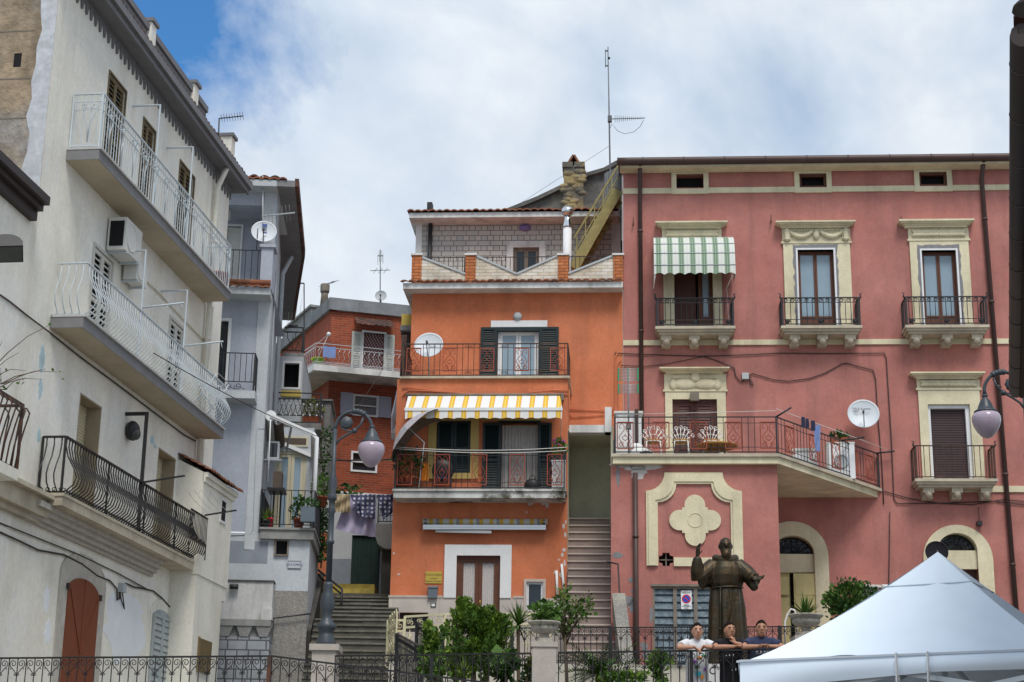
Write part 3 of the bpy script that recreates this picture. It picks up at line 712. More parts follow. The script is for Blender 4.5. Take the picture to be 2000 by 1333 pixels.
    pan = [(L1+x) for x in [pl.hit(px, 850, DB-i)[0]-A[0]-i for px in (1221, 1291, 1364, 1432, 1501)]]+[L1+L2+L3*f for f in (.12, .34, .56, .74, .9)]
    pw = .36; rb = MB(pl); railing(rb, pa, zt, zr, .14, .0075, .018, .012, gap=.05, post=.018, skip=[(p-pw/2, p+pw/2) for p in pan])
    for z_ in (zt+.16, zr-.14):
        for a, b in ((L1, L1+L2), (L1+L2, pa.L)): rb.bar(pa.at(a+.01, 0, z_), pa.at(b-.01, 0, z_), .012)
    o = t.part('terrace_railing', rb, 'iron')
    for p in pan:
        m = MB(pl); scrollpanel(m, pa, p, pw, zt+.13, zr-.12); t.part('scroll_panel', m, 'red_iron', o)
    return dict(t=t, zt=zt, A=A, B=B, C=C, DB=DB, DL=DL, pa=pa, zr=zr, zf3=zf3, L=(L1, L2, L3), UL=UL, ztop=ztop, gar=gar)
PKI = pink()
# ------------------------------------------------------------------ orange house
mat('orange', (.56, .172, .078), .92, .15, 1.2, (.28, .10, .055), .7, .4, 50, col2=(.59, .205, .105), tscale=.7, edge=(.4, .7))
mat('yellow_wall', (.46, .33, .12), .9, .08, 2)
mat('mossy_slab', (.62, .62, .60), .85, .15, 3, (.07, .07, .055), .8, .3, 30, col2=(.085, .08, .055), tscale=1.6, edge=(.55, .66))
mat('white_slab', (.66, .66, .64), .8, .12, 3, (.07, .07, .055), .75)
brick('tile_clad', (.52, .50, .45), (.42, .42, .40), (.13, .13, .125), .34, .15, .010, 'x', .7, .4, .5, .10, .5, 2)
brick('stone_clad', (.58, .50, .38), (.66, .62, .55), (.38, .35, .30), .30, .09, .006, 'x', .85, .8, .5, .35)
brick('post_brick', (.55, .19, .07), (.44, .14, .05), (.20, .09, .05), .26, .085, .010, 'x', .85, .8)
brick('marble_base', (.55, .49, .44), (.50, .45, .41), (.36, .32, .28), 1.1, .40, .004, 'x', .4, .15, .5, .1)
mat('green_shutter', (.006, .017, .019), .5, .15, 4, spec=.4)
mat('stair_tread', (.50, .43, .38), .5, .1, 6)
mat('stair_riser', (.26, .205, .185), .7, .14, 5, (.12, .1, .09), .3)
mat('stairwell', (.62, .61, .47), .9, .12, 2, (.14, .14, .11), .3)
mat('lace', (.50, .47, .46), .9, .35, 60)
mat('brass', (.55, .40, .08), .35, .1, 4, metal=.5)
mat('mailbox', (.12, .15, .18), .4, .1, 4)
mat('steel', (.68, .70, .72), .12, .03, 3, metal=1)
mat('yellow_steel', (.29, .25, .10), .7, .3, 6, (.14, .10, .04), .6)
mat('purple_lamp', (.20, .15, .36), .4, .05, 4)
mat('granite', (.24, .23, .21), .9, .5, 38, col2=(.34, .32, .27), tscale=2)
mat('umbrella_out', (.36, .40, .46), .9, .4, 20, col2=(.55, .40, .38), tscale=18)
mat('umbrella_in', (.18, .13, .10), .9, .2, 8)
mat('leaf', (.065, .135, .022), .6, .35, 9, spec=.25)
mat('leaf_dark', (.028, .075, .016), .6, .35, 9, spec=.25)
mat('leaf_bright', (.12, .20, .025), .6, .35, 9, spec=.25)
mat('leaf_yellow', (.13, .15, .03), .6, .3, 9)
mat('stem', (.10, .075, .05), .9, .25, 9)
mat('flower', (.50, .10, .34), .6, .1, 6)
mat('old_dark_stone', (.10, .10, .095), .95, .4, 3, col2=(.20, .19, .17), tscale=1.1, bump=1., bscale=6)
mat('old_yellow_stone', (.30, .23, .11), .95, .4, 2.5, col2=(.12, .11, .09), tscale=1.6, bump=1., bscale=6)
mat('grey_cladding', (.17, .18, .19), .8, .3, 3, (.05, .05, .05), .8)
mat('orange_cloth', (.62, .20, .02), .9, .1, 4)
mat('wine_pot', (.30, .07, .05), .6, .1, 4)
def leaves(mb, c, rad, n, size, rnd, up=.3, shape='blade', clump=0):
    """scatter small leaf faces through an ellipsoid"""
    c = V(c); cl = [V((rnd.gauss(0, .5), rnd.gauss(0, .5), rnd.gauss(0, .5))) for _ in range(clump)] if clump else None
    for _ in range(n):
        if cl:
            k = rnd.choice(cl); d = V((rnd.gauss(0, .22), rnd.gauss(0, .22), rnd.gauss(0, .22)))+k
        else:
            while True:
                d = V((rnd.uniform(-1, 1), rnd.uniform(-1, 1), rnd.uniform(-1, 1)))
                if d.length < 1: break
        if d.length > 1.25: d *= 1.25/d.length
        p = c+V((d.x*rad[0], d.y*rad[1], d.z*rad[2]))
        a = (V((rnd.uniform(-1, 1), rnd.uniform(-1, 1), rnd.uniform(-1, 1)+up))+d*.8).normalized(); b = a.orthogonal().normalized(); b = (b*cos(rnd.uniform(0, 6.3))+a.cross(b)*sin(rnd.uniform(0, 6.3)))
        s_ = size*rnd.uniform(.6, 1.3); w = s_*.34
        i = mb.vs([p, p+a*s_*.5+b*w, p+a*s_, p+a*s_*.5-b*w]); mb.face((i, i+1, i+2, i+3))
    return mb
def blades(mb, c, n, l, w, rnd, rise=(.3, 1.3), droop=.4):
    c = V(c)
    for _ in range(n):
        az = rnd.uniform(0, 2*pi); el = rnd.uniform(*rise); ll = l*rnd.uniform(.7, 1.1); d = V((cos(az)*cos(el), sin(az)*cos(el), sin(el))); sd = V((-sin(az), cos(az), 0)); pts = []
        for k in range(5):
            f = k/4; p = c+d*ll*f-V((0, 0, droop*ll*f*f*cos(el))); ww = w*(.5+f*1.2 if f < .4 else (1-f)*1.65)*.5; pts.append((p-sd*ww, p+sd*ww))
        i = mb.vs([q for pr in pts for q in pr])
        for k in range(4): mb.face((i+2*k, i+2*k+1, i+2*k+3, i+2*k+2))
    return mb
def pot_plant(name, label, cat, pos, r, h, potm, rnd, kind='bush', ph=.3, leafm='leaf', group=None, flowers=0, square=False):
    t = Thing(name, label, cat, pos, group); p = V(pos); pm = MB()
    if square: pm.wbox(p.x-r*1.6, p.x+r*1.6, p.y-r*.8, p.y+r*.8, p.z, p.z+h)
    else: pm.lathe(p, [(r*.68, 0), (r*.95, h*.82), (r*1.08, h*.82), (r*1.08, h), (r*.9, h), (r*.88, h*.9)], 16)
    t.part('pot', pm, potm)
    fo = MB(); top = p+V((0, 0, h))
    if kind == 'bush': leaves(fo, top+V((0, 0, ph*.45)), (r*1.7, r*1.4, ph*.6), int(130*max(1, ph/.4)), .10, rnd)
    elif kind == 'spike': blades(fo, top, 26, ph, .035, rnd, (.2, 1.5), .3)
    t.part('foliage', fo, leafm)
    if flowers:
        fl = MB()
        for _ in range(flowers):
            q = top+V((rnd.uniform(-1.5, 1.5)*r, rnd.uniform(-1, 1)*r, ph*rnd.uniform(.6, 1.15))); fl.ball(q, .03, 3)
        t.part('flower', fl, 'flower')
    return t
def awning_cloth(mb, pl, top, bar, val, nsc, scal=.05, th=.012):
    """top/bar/val = (u0,u1,z,d): wall edge, front bar, valance bottom"""
    P = pl.P; n = 48
    def row(r, dz=0, dd=0): return [P(r[0]+(r[1]-r[0])*i/n, r[2]+dz, r[3]+dd) for i in range(n+1)]
    v = [P(val[0]+(val[1]-val[0])*i/n, val[2]+scal*abs(sin(pi*nsc*i/n)), val[3]) for i in range(n+1)]
    rows = [row(top), row(bar), v]
    for a, b in zip(rows, rows[1:]):
        i = mb.vs(a); j = mb.vs(b)
        for k in range(n): mb.face((i+k, j+k, j+k+1, i+k+1))
    return mb
def dish(name, label, c, r, normal, mount, arm=(-.05, -.35), back_to=None, text=None, mname='dish'):
    t = Thing(name, label, 'satellite dish', c); c = V(c); n = V(normal).normalized(); mb = MB()
    mb.lathe(c, [(r*f, r*.22*f*f-.02) for f in (0, .3, .6, .85, 1)]+[(r*1.01, r*.22+.0), (r*f_ if 0 else r*.85, r*.22*.72-.05), (r*.4, -.05), (0.001, -.06)], 32, n)
    d = t.part('reflector', mb, mname)
    x = n.cross(V((0, 0, 1))).normalized()*-1; u = x.cross(n)*-1; u = n.cross(x) if n.cross(x).z > 0 else x.cross(n)
    f = c+n*r*.9+x*r*arm[0]-u*r*.15; a = MB(); a.tube([c-u*r*.95+n*r*.1, f-u*.05], .012, 5); a.tube([f-n*.02, f-n*.12], .028, 7); t.part('feed_arm', a, 'iron')
    b = MB(); b.tube([c-n*.05, c-n*.12-u*r*.4, V(mount)], .02, 6); b.obox(c-n*.09, x, u, n, .06, .08, .04); t.part('mount', b, 'alu')
    if text: t.text('lettering', text, r*.24, c+n*(r*.24)+u*r*.32, x*1, u, 'black_text', d)
    return t, x, u, n
def orange():
    pl = PK; t = Thing('orange_house', 'narrow orange rendered house with green shutters, two railed balconies and a roof terrace', 'building', pl.P(-3, 4.8, -3))
    DW = 1.6; ZB = 3.6; P = pl.P
    uL = pl.hit(803, 640)[0]; uR = PKI['UL']-.015
    zt0 = pl.hit(1000, 560)[1]; zfl = pl.hit(950, 735, DW+.06)[1]
    zst = pl.hit(1150, 832, 1.5)[1]
    dr = pl.rect(972, 645, 1052, 735); dr = (dr[0], dr[1], zfl+.0, dr[3])
    uL2 = pl.hit(765.5, 1050, DW)[0]; uR2 = pl.hit(1108, 1000, DW)[0]
    # upper wall
    mb = MB(pl); wall(mb, uL, uR, zst, zt0+.2, [dr], d=0, rev=.22, back=6); t.part('upper_wall', mb, 'orange')
    # lower block with window, doors
    w1 = pl.rect(852, 822, 919, 925, DW); d1 = pl.rect(979, 826, 1050, 955, DW); zl = pl.hit(950, 955, 2.2)[1]; d1 = (d1[0], d1[1], zl+.01, d1[3])
    gd = pl.rect(890, 1086, 976, 1300, DW); gd = (gd[0], gd[1], ZB+.8, gd[3]); gw = pl.rect(1028, 1137, 1061, 1194, DW); ht = pl.rect(780, 1197, 836, 1235, DW)
    mb = MB(pl); wall(mb, uL2, uR2, ZB, zfl-.06, [w1, d1, gd, gw, ht], d=DW, rev=.2, back=7.6); t.part('lower_wall', mb, 'orange')
    # upper balcony floor edge
    s = MB(pl); e0 = pl.hit(781, 738, DW+.08)[0]; e1 = pl.hit(1113, 738, DW+.08)[0]; s.box(e0, e1, zfl-.055, zfl, 0, DW+.08); o = t.part('balcony_floor', s, 'old_stone_trim')
    zr = pl.hit(950, 672, DW)[1]; pa = Path([P(e0+.06, 0, .05), P(e0+.06, 0, DW), P(e1-.06, 0, DW), P(e1-.06, 0, .05)]); rb = MB(pl); pan = []; L1 = DW-.05; pw = .34
    for px in (808, 879, 951, 1019, 1089): pan.append(L1+pl.hit(px, 700, DW)[0]-e0-.06)
    railing(rb, pa, zfl, zr, .14, .0075, .018, .011, gap=.04, skip=[(p-pw/2, p+pw/2) for p in pan])
    for z_ in (zfl+.17, zr-.1): rb.bar(pa.at(L1+.01, 0, z_), pa.at(pa.L-L1-.01, 0, z_), .012)
    for k in range(4):
        c = (pan[k]+pan[k+1])/2
        for sx in (-1, 1):
            rb.tube([pa.at(c+sx*a_, 0, zr-.07+b_) for a_, b_ in spiral((.05, 0), .045, .015, pi, 1.2, 8)], .006, 4); rb.tube([pa.at(c+sx*a_, 0, zfl+.1+b_) for a_, b_ in spiral((.05, 0), .045, .015, pi, -1.2, 8)], .006, 4)
    o = t.part('railing', rb, 'rusty_iron')
    for p in pan: m = MB(pl); scrollpanel(m, pa, p, pw, zfl+.15, zr-.12); t.part('scroll_panel', m, 'red_iron', o)
    # green shutters, window of the upper floor
    casement(t, None, pl, dr, -.1, 'white_paint', 'glass_sky_tint', 2, .06, 0, 'window')
    cu = MB(pl); 
    for a, b in ((dr[0]+.1, dr[0]+.44), (dr[1]-.44, dr[1]-.1)):
        cu.grid(lambda i, j: P(a+(b-a)*i, dr[2]+.05+(dr[3]-dr[2]-.15)*j, -.19+.02*sin(i*30)), 24, 2)
    t.part('curtain', cu, 'curtain')
    gsx = [pl.hit(938, 690, .1)[0], dr[0]-.02, dr[1]+.02, pl.hit(1091, 690, .1)[0]]
    for a, b in ((gsx[0], gsx[1]), (gsx[2], gsx[3])):
        m = MB(pl); louvres(m, a, b, dr[2]+.02, dr[3]+.06, .07, .07, .06, False, .05); t.part('shutter', m, 'green_shutter')
    m = MB(pl); m.box(dr[0]-.08, dr[1]+.08, dr[3]-.03, dr[3]+.07, -.1, .04); m.box(dr[0]-.08, dr[0], dr[2], dr[3]-.03, -.1, .015); m.box(dr[1], dr[1]+.08, dr[2], dr[3]-.03, -.1, .015); t.part('door_frame', m, 'green_shutter')
    lt = pl.rect(959, 627, 1069, 643); m = MB(pl); m.box(lt[0], lt[1], dr[3]+.05, lt[3], -.02, .03); t.part('lintel', m, 'white_paint')
    c = pl.hit(1011, 619); m = MB(pl); m.lathe(P(c[0], c[1], 0), [(.11, -.02), (.115, .03), (.09, .075), (.04, .1)], 16, pl.n); t.part('bulkhead_lamp', m, 'grey_plastic')
    # cornice with tiles
    s = MB(pl); u0 = pl.hit(787, 556, .42)[0]; zc0, zc1 = pl.hit(1000, 563, .42)[1], pl.hit(1000, 552, .42)[1]
    s.box(u0, uR-.0, zc0, zc1, -5, .42); o = t.part('cornice', s, 'white_slab')
    s = MB(pl); tiles(s, u0-.06, uR-.02, .50, zc1+.012, .14, zc1+.10, .2, .035, 2); t.part('cornice_tile', s, 'clay', o)
    # roof terrace parapet
    dp = .12; zp0 = zc1
    for i, (a, b) in enumerate(((804, 823), (909, 929), (1090, 1110), (1198, 1217))):
        r = pl.rect(a, 499, b, 545, dp); m = MB(pl); m.box(r[0], r[1], zp0, r[3], dp-.3, dp); o = t.part('parapet_post', m, 'post_brick'); m = MB(pl); m.box(r[0]-.03, r[1]+.03, r[3], r[3]+.05, dp-.33, dp+.03); t.part('coping', m, 'white_slab', o)
    def tri(pts):
        q = [pl.hit(x, y, dp-.04) for x, y in pts]; q = [(u, max(z, zp0)) for u, z in q]; m = MB(pl); m.prism(q, dp-.25, dp-.04); o = t.part('parapet_panel', m, 'stone_clad')
        m = MB(pl)
        for a, b in zip(q[2:], q[3:]+q[:0]): m.bar(P(a[0], a[1]+.02, dp-.14), P(b[0], b[1]+.02, dp-.14), .26, .05)
        t.part('coping', m, 'grey_plastic', o)
    tri([(823, 548), (909, 548), (909, 537), (823, 504)]); tri([(929, 548), (1009, 548), (1009, 537), (929, 501)])
    tri([(1009.5, 548), (1090, 548), (1090, 501), (1009.5, 537)]); tri([(1110, 548), (1198, 548), (1198, 501), (1110, 536)])
    zrt = pl.hit(1000, 502.5, -.3)[1]; rb = MB(pl)
    for a, b in ((826, 908), (931, 1089), (1111, 1197)):
        pa2 = Path([P(pl.hit(a, 510, -.3)[0], 0, -.3), P(pl.hit(b, 510, -.3)[0], 0, -.3)]); railing(rb, pa2, zp0, zrt, .12, .008, .014, .01)
    t.part('terrace_railing', rb, 'iron')
    # set-back top storey
    ds = -3.0; r = pl.rect(812, 424, 1212, 530, ds); zt2 = r[3]+.0
    wn = pl.rect(1002, 484, 1053, 540, ds); wn = (wn[0], wn[1], zc1+.05, wn[3])
    cl = pl.rect(824, 432, 1195, 530, ds)
    m = MB(pl); wall(m, cl[0], cl[1], zc1-.3, cl[3], [wn], d=ds, rev=.15, back=4); t.part('top_wall', m, 'tile_clad')
    m = MB(pl); m.box(r[0], cl[0], zc1-.3, zt2, ds-4, ds+.03); m.box(cl[1], r[1], zc1-.3, zt2, ds-4, ds+.03); m.box(cl[0], cl[1], cl[3], zt2, ds-4, ds+.03); m.box(wn[0]-.18, wn[0], zc1-.3, wn[3]+.18, ds-.02, ds+.025); m.box(wn[1], wn[1]+.18, zc1-.3, wn[3]+.18, ds-.02, ds+.025); m.box(wn[0], wn[1], wn[3], wn[3]+.18, ds-.02, ds+.025); t.part('wall_trim', m, 'white_slab')
    casement(t, None, pl, wn, ds-.05, 'weathered_wood', 'glass_dark', 2, .05, 0, 'window')
    ev = pl.rect(799, 413, 1208, 424, ds+.6); m = MB(pl); m.box(ev[0], ev[1], ev[2], ev[3]-.02, ds-4, ds+.6); o = t.part('roof_slab', m, 'white_slab'); m = MB(pl); tiles(m, ev[0]-.05, ev[1], ds+.68, ev[3], ds-3.5, ev[3]+.35, .2, .04, 6); t.part('roof', m, 'clay')
    a = pl.hit(840, 470, ds+.1); m = MB(pl); m.tube([P(a[0], ev[2], ds+.12), P(a[0], zc1, ds+.12)], .06, 8); t.part('drainpipe', m, 'iron')
    m = MB(pl); b = pl.rect(834, 395, 844, 409, ds); m.box(b[0], b[1], b[2]-.2, b[3], ds-.3, ds); t.part('chimney', m, 'iron')
    c = pl.hit(1025.5, 445.5, ds); m = MB(pl); m.ball(P(c[0], c[1], ds+.02), .17, 8, (1, .5, .65), (pl.u, pl.n, V((0, 0, 1)))); t.part('wall_lamp', m, 'purple_lamp')
    # mid balcony
    DS = 2.25; s0 = pl.hit(766, 958, DS)[0]; s1 = pl.hit(1106, 958, DS)[0]; zl = pl.hit(950, 955.5, DS)[1]
    s = MB(pl); s.box(s0, s1, zl-.05, zl, DW-.02, DS+.02); s.box(s0+.03, s1-.03, zl-.21, zl-.05, DW-.02, DS-.02); o = t.part('balcony', s, 'mossy_slab')
    pa3 = Path([P(s0+.05, 0, DW+.02), P(s0+.05, 0, DS-.05), P(s1-.05, 0, DS-.05), P(s1-.05, 0, DW+.02)]); zr3 = pl.hit(950, 881, DS)[1]; rb = MB(pl); L1 = DS-DW-.07
    pan = [L1+pl.hit(px, 915, DS)[0]-s0-.05 for px in (790, 863, 936, 1010, 1083)]
    railing(rb, pa3, zl, zr3, .14, .0075, .018, .011, gap=.04, skip=[(p-pw/2, p+pw/2) for p in pan])
    for z_ in (zl+.17, zr3-.1): rb.bar(pa3.at(L1+.01, 0, z_), pa3.at(pa3.L-L1-.01, 0, z_), .012)
    o = t.part('balcony_railing', rb, 'iron', o)
    for p in pan: m = MB(pl); scrollpanel(m, pa3, p, pw, zl+.11, zr3-.08); t.part('scroll_panel', m, 'red_iron')
    m = MB(pl); surround(m, w1, .2, DW-.02, DW+.03, True); m.box(d1[0]-.5, d1[1]+.25, d1[3]+.05, d1[3]+.15, DW-.02, DW+.03); t.part('window_surround', m, 'yellow_wall')
    m = MB(pl); um = (w1[0]+w1[1])/2; louvres(m, w1[0]+.01, um-.005, w1[2], w1[3], DW-.04); louvres(m, um+.005, w1[1]-.01, w1[2], w1[3], DW-.04); t.part('shutter', m, 'green_shutter')
    for a, b in ((942, 978), (1051, 1077)):
        m = MB(pl); q = pl.rect(a, 826, b, 955, DW+.08); louvres(m, q[0], q[1], zl+.02, q[3], DW+.09, .06, .06, True, .05); t.part('shutter', m, 'green_shutter')
    m = MB(pl); m.grid(lambda i, j: P(d1[0]+(d1[1]-d1[0])*i, d1[2]+(d1[3]-d1[2]-.04)*j, DW-.12+.02*sin(i*70)), 60, 2); t.part('door_curtain', m, 'curtain')
    m = MB(pl); surround(m, d1, .07, DW-.1, DW+.02); t.part('door_frame', m, 'green_shutter')
    # ground floor
    zb = pl.hit(820, 1168, DW)[1]; m = MB(pl)
    wl = [uL2-.02]+[v for r_ in (ht, gd, gw) for v in (r_[0], r_[1])]+[uR2+.01]
    for a, b in zip(wl[::2], wl[1::2]): m.box(a, b, ZB, zb, DW-.02, DW+.03)
    m.box(ht[0], ht[1], ht[3], zb, DW-.02, DW+.03); m.box(ht[0], ht[1], ZB, ht[2], DW-.02, DW+.03); m.box(gw[0], gw[1], ZB, gw[2], DW-.02, DW+.03)
    t.part('base_cladding', m, 'marble_base')
    m = MB(pl); m.box(uL2-.03, gd[0]-.31, zb, zb+.05, DW-.02, DW+.045); m.box(gd[1]+.31, gw[0]-.06, zb, zb+.05, DW-.02, DW+.045); t.part('base_moulding', m, 'stair_tread')
    m = MB(pl); sr = pl.rect(868, 1065, 999, 1169, DW); m.box(sr[0], gd[0], zb+.0, sr[3], DW-.02, DW+.055); m.box(gd[1], sr[1], zb, sr[3], DW-.02, DW+.055); m.box(gd[0], gd[1], gd[3], sr[3], DW-.02, DW+.055); t.part('door_surround', m, 'white_paint')
    dd = MB(pl); gp = MB(pl); frame(dd, gd, .07, DW-.16, DW-.06, False); um = (gd[0]+gd[1])/2
    for a, b in ((gd[0]+.07, um-.003), (um+.003, gd[1]-.07)): frame(dd, (a, b, gd[2], gd[3]-.07), .085, DW-.13, DW-.075); gp.grid(lambda i, j: P(a+.08+(b-a-.16)*i, gd[2]+.05+(gd[3]-gd[2]-.2)*j, DW-.115+.012*sin(i*40)), 30, 2)
    o = t.part('door', dd, 'brown_wood'); t.part('lace_curtain', gp, 'lace', o)
    m = MB(pl); m.tube([P(um+.05, zb-.05, DW-.07), P(um+.05, zb-.05, DW-.02), P(um+.05, zb-.15, DW-.02)], .012, 6); t.part('handle', m, 'brass', o)
    casement(t, None, pl, gw, DW+.0, 'white_paint', 'glass_dark', 1, .028, 0, 'small_window'); m = MB(pl); surround(m, gw, .06, DW-.02, DW+.05, True); t.part('window_surround', m, 'stair_tread')
    m = MB(pl); m.box(ht[0], ht[1], ht[2], ht[3], DW-.19, DW-.12); t.part('hatch', m, 'iron')
    # peeling spots on the right edge of the ground floor
    rnd = random.Random(11)
    m = MB(pl)
    for x, y, rx, ry in ((1068, 984, 3.5, 9), (1061, 984, 4, 3), (1036, 984, 4, 4), (1028, 1001, 2, 2), (1101, 1028, 2.5, 5), (1105, 1020, 1.5, 4), (1104, 1045, 2, 4), (1102, 1075, 3, 4), (1098, 1084, 3, 3), (1103, 1100, 2, 5), (1096, 1123, 3, 4), (769, 1081, 2, 1.5), (779, 1122, 3, 1.5), (1085, 1118, 3, 3), (1092, 1094, 2, 2)):
        c = pl.hit(x, y, DW); n = 9; m.prism([(c[0]+rx/75*cos(2*pi*k/n)*(1+rnd.uniform(-.35, .35)), c[1]+ry/75*sin(2*pi*k/n)*(1+rnd.uniform(-.35, .35))) for k in range(n)], DW-.02, DW+.004)
    t.part('peeled_paint', m, 'bare_plaster', stuff=True)
    # covered stair between the two houses
    uA, uB = uR2, PKI['A'][0]+.03
    m = MB(pl); m.box(uA+.003, uB-.003, ZB, zst, -.9, -.6); m.box(uB-.06, uB-.002, ZB, zst, -.6, 1.5); m.box(uA-.3, uA+.002, ZB, zst, -.6, DW-.1); m.box(uA, uB, zst-.06, zst-.003, -.6, 1.19); o = t.part('stairwell_wall', m, 'stairwell')
    q = pl.rect(1112, 832, 1192, 845, 1.5); m = MB(pl); m.box(q[0], q[1]+.02, q[2], zst+.02, 1.2, 1.5); m.box(q[1]-.13, q[1]+.03, q[2]-.0, q[3]+.45, 1.2, 1.56); t.part('stair_lintel', m, 'white_slab')
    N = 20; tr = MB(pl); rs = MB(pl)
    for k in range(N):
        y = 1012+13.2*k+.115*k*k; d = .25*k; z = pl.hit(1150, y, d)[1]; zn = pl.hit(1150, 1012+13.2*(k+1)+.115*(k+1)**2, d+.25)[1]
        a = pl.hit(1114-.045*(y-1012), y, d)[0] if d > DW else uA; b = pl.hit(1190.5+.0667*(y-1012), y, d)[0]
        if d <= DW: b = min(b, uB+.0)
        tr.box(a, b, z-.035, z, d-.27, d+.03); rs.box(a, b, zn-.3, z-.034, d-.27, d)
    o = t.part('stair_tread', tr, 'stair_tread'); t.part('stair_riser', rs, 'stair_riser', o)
    m = MB(pl); g0 = pl.at(1208, 1150, 4.3); g1 = pl.at(1232, 1330, 5.3); 
    m.obox((g0+g1)/2+V((0, 0, -.35)), (g1-g0).normalized(), pl.u, (g1-g0).normalized().cross(pl.u), (g1-g0).length/2, .14, .45); t.part('stair_parapet', m, 'granite')
    m = MB(pl); h0 = pl.at(1186, 1098, 3.9); h1 = pl.at(1207, 1102, 4.05); h2 = pl.at(1219, 1322, 4.9); m.tube([h0, h1, h2], .02, 6); t.part('handrail', m, 'iron')
    # cable bundle across the front
    m = MB(pl)
    for x in (((785, 758), (800, 757), (840, 762), (900, 768), (960, 771), (1020, 769), (1080, 762), (1112, 763), (1112, 800), (1113, 806)), ((786, 775), (798, 762), (850, 765), (930, 771), (1010, 772), (1070, 768), (1112, 771))):
        m.tube([pl.at(a, b, DW+.03) for a, b in x], .014, 5)
    for x in (((1112, 800), (1150, 801), (1196, 803), (1201, 790), (1201, 700), (1206, 690)), ((1113, 806), (1116, 815), (1160, 812), (1200, 808), (1207, 798), (1207, 712), (1213, 702))): m.tube([pl.at(a, b, .03) for a, b in x], .014, 5)
    t.part('painted_cable', m, 'orange')
    return dict(t=t, DW=DW, zfl=zfl, zl=zl, DS=DS, zr3=zr3, zc1=zc1, ds=ds, s0=s0, s1=s1)
ORI = orange()
def orange_things():
    pl = PK; DW = ORI['DW']; P = pl.P; rnd = random.Random(21); W_ = (.72, .72, .70); Y = (.72, .46, .03); O = (.62, .33, .12)
    stripes('awning_yellow', [(0, W_), (.54, O), (.60, Y), (.70, (.70, .58, .24)), (.75, Y), (.86, O), (.92, W_)], .322, pl.u)
    t = Thing('awning', 'open yellow and white striped awning with scalloped edge over the orange balcony', 'awning', pl.at(945, 775, DW))
    db = DW+.75; a = pl.hit(797, 774, DW+.06); b = pl.hit(1094, 774, DW+.06); c = pl.hit(791, 800, db); e = pl.hit(1098, 800, db); zv = pl.hit(945, 819, db)[1]; za = a[1]
    m = MB(pl); awning_cloth(m, pl, (a[0], b[0], za, DW+.06), (c[0], e[0], c[1], db), (c[0]+.01, e[0]-.01, zv, db+.012), 13, .035); t.part('canopy', m, 'awning_yellow')
    m = MB(pl); m.box(c[0]-.01, e[0]+.01, c[1]-.035, c[1]+.035, db-.03, db+.025); t.part('front_bar', m, 'white_paint')
    m = MB(pl); m.tube([P(a[0]-.05, za+.03, DW+.05), P(b[0]+.08, za+.03, DW+.05)], .035, 8); m.box(b[0]+.02, b[0]+.09, za-.12, za+.06, DW-.02, DW+.1); m.tube([P(b[0]+.03, za, DW+.08), P(b[0]+.03, ORI['zl']+.7, DW+.35)], .009, 5); t.part('roller_tube', m, 'weathered_wood')
    for u in (c[0]+.5, e[0]-.5): m = MB(pl); m.tube([P(u, za-.25, DW+.02), P(u+.3, za-.42, DW+.4), P(u, c[1]-.04, db-.04)], .02, 6); t.part('folding_arm', m, 'white_paint')
    # retracted awning lower down
    W2 = (.42, .42, .40); Y2 = (.46, .30, .06); G2 = (.22, .23, .25)
    stripes('awning_old', [(0, W2), (.3, Y2), (.5, W2), (.66, G2), (.8, Y2)], .48, pl.u)
    t = Thing('awning', 'closed awning rolled up with faded stripes above the brown ground floor door', 'awning', pl.at(945, 1030, DW))
    q = pl.rect(825, 1017, 1069, 1024, DW+.2); m = MB(pl); m.tube([P(q[0], (q[2]+q[3])/2+.02, DW+.13), P(q[1], (q[2]+q[3])/2+.02, DW+.13)], .075, 12); t.part('rolled_cloth', m, 'awning_old')
    q = pl.rect(826, 1024, 1066, 1036, DW+.25); m = MB(pl); m.box(q[0], q[1], q[2]+.02, q[2]+.13, DW+.1, DW+.24); m.box(q[0]+.01, q[1]-.01, q[2]+.07, q[2]+.075, DW+.23, DW+.247); t.part('front_bar', m, 'alu')
    m = MB(pl); m.bar(P(q[0]+.3, q[2]-.01, DW+.17), pl.at(960, 1040, DW+.2), .06); t.part('folding_arm', m, 'grey_plastic')
    for u in (q[0]+.05, q[1]-.05): m = MB(pl); m.box(u-.03, u+.03, q[2]+.13, q[3]+.12, DW-.02, DW+.2); t.part('wall_bracket', m, 'iron')
    # plaque, mailbox
    q = pl.rect(831, 1117, 863, 1140, DW); t = Thing('plaque', 'yellow brass office plaque above the mailbox beside the door', 'plaque', P(q[0], q[2], DW)); m = MB(pl); m.box(q[0], q[1], q[2], q[3], DW-.01, DW+.02); o = t.part('plate', m, 'brass')
    uc = (q[0]+q[1])/2; h = q[3]-q[2]; Z = V((0, 0, 1))
    for s_, f, sz in (('STUDIO LEGALE', .72, .055), ('Avvocato', .42, .045), ('Alessandra Fratangelo', .18, .045)):
        t.text('lettering', s_, sz, P(uc, q[2]+h*f, DW+.022), pl.u, Z, 'brown_wood', o)
    q = pl.rect(836, 1146, 854, 1168, DW+.1); t = Thing('mailbox', 'small slate grey mailbox on the orange wall under the plaque', 'mailbox', P(q[0], q[2], DW)); m = MB(pl); m.prism([(q[0], q[2]), (q[1], q[2]), (q[1], q[3]-.03), (q[0], q[3]-.03)], DW-.01, DW+.11); t.part('body', m, 'mailbox')
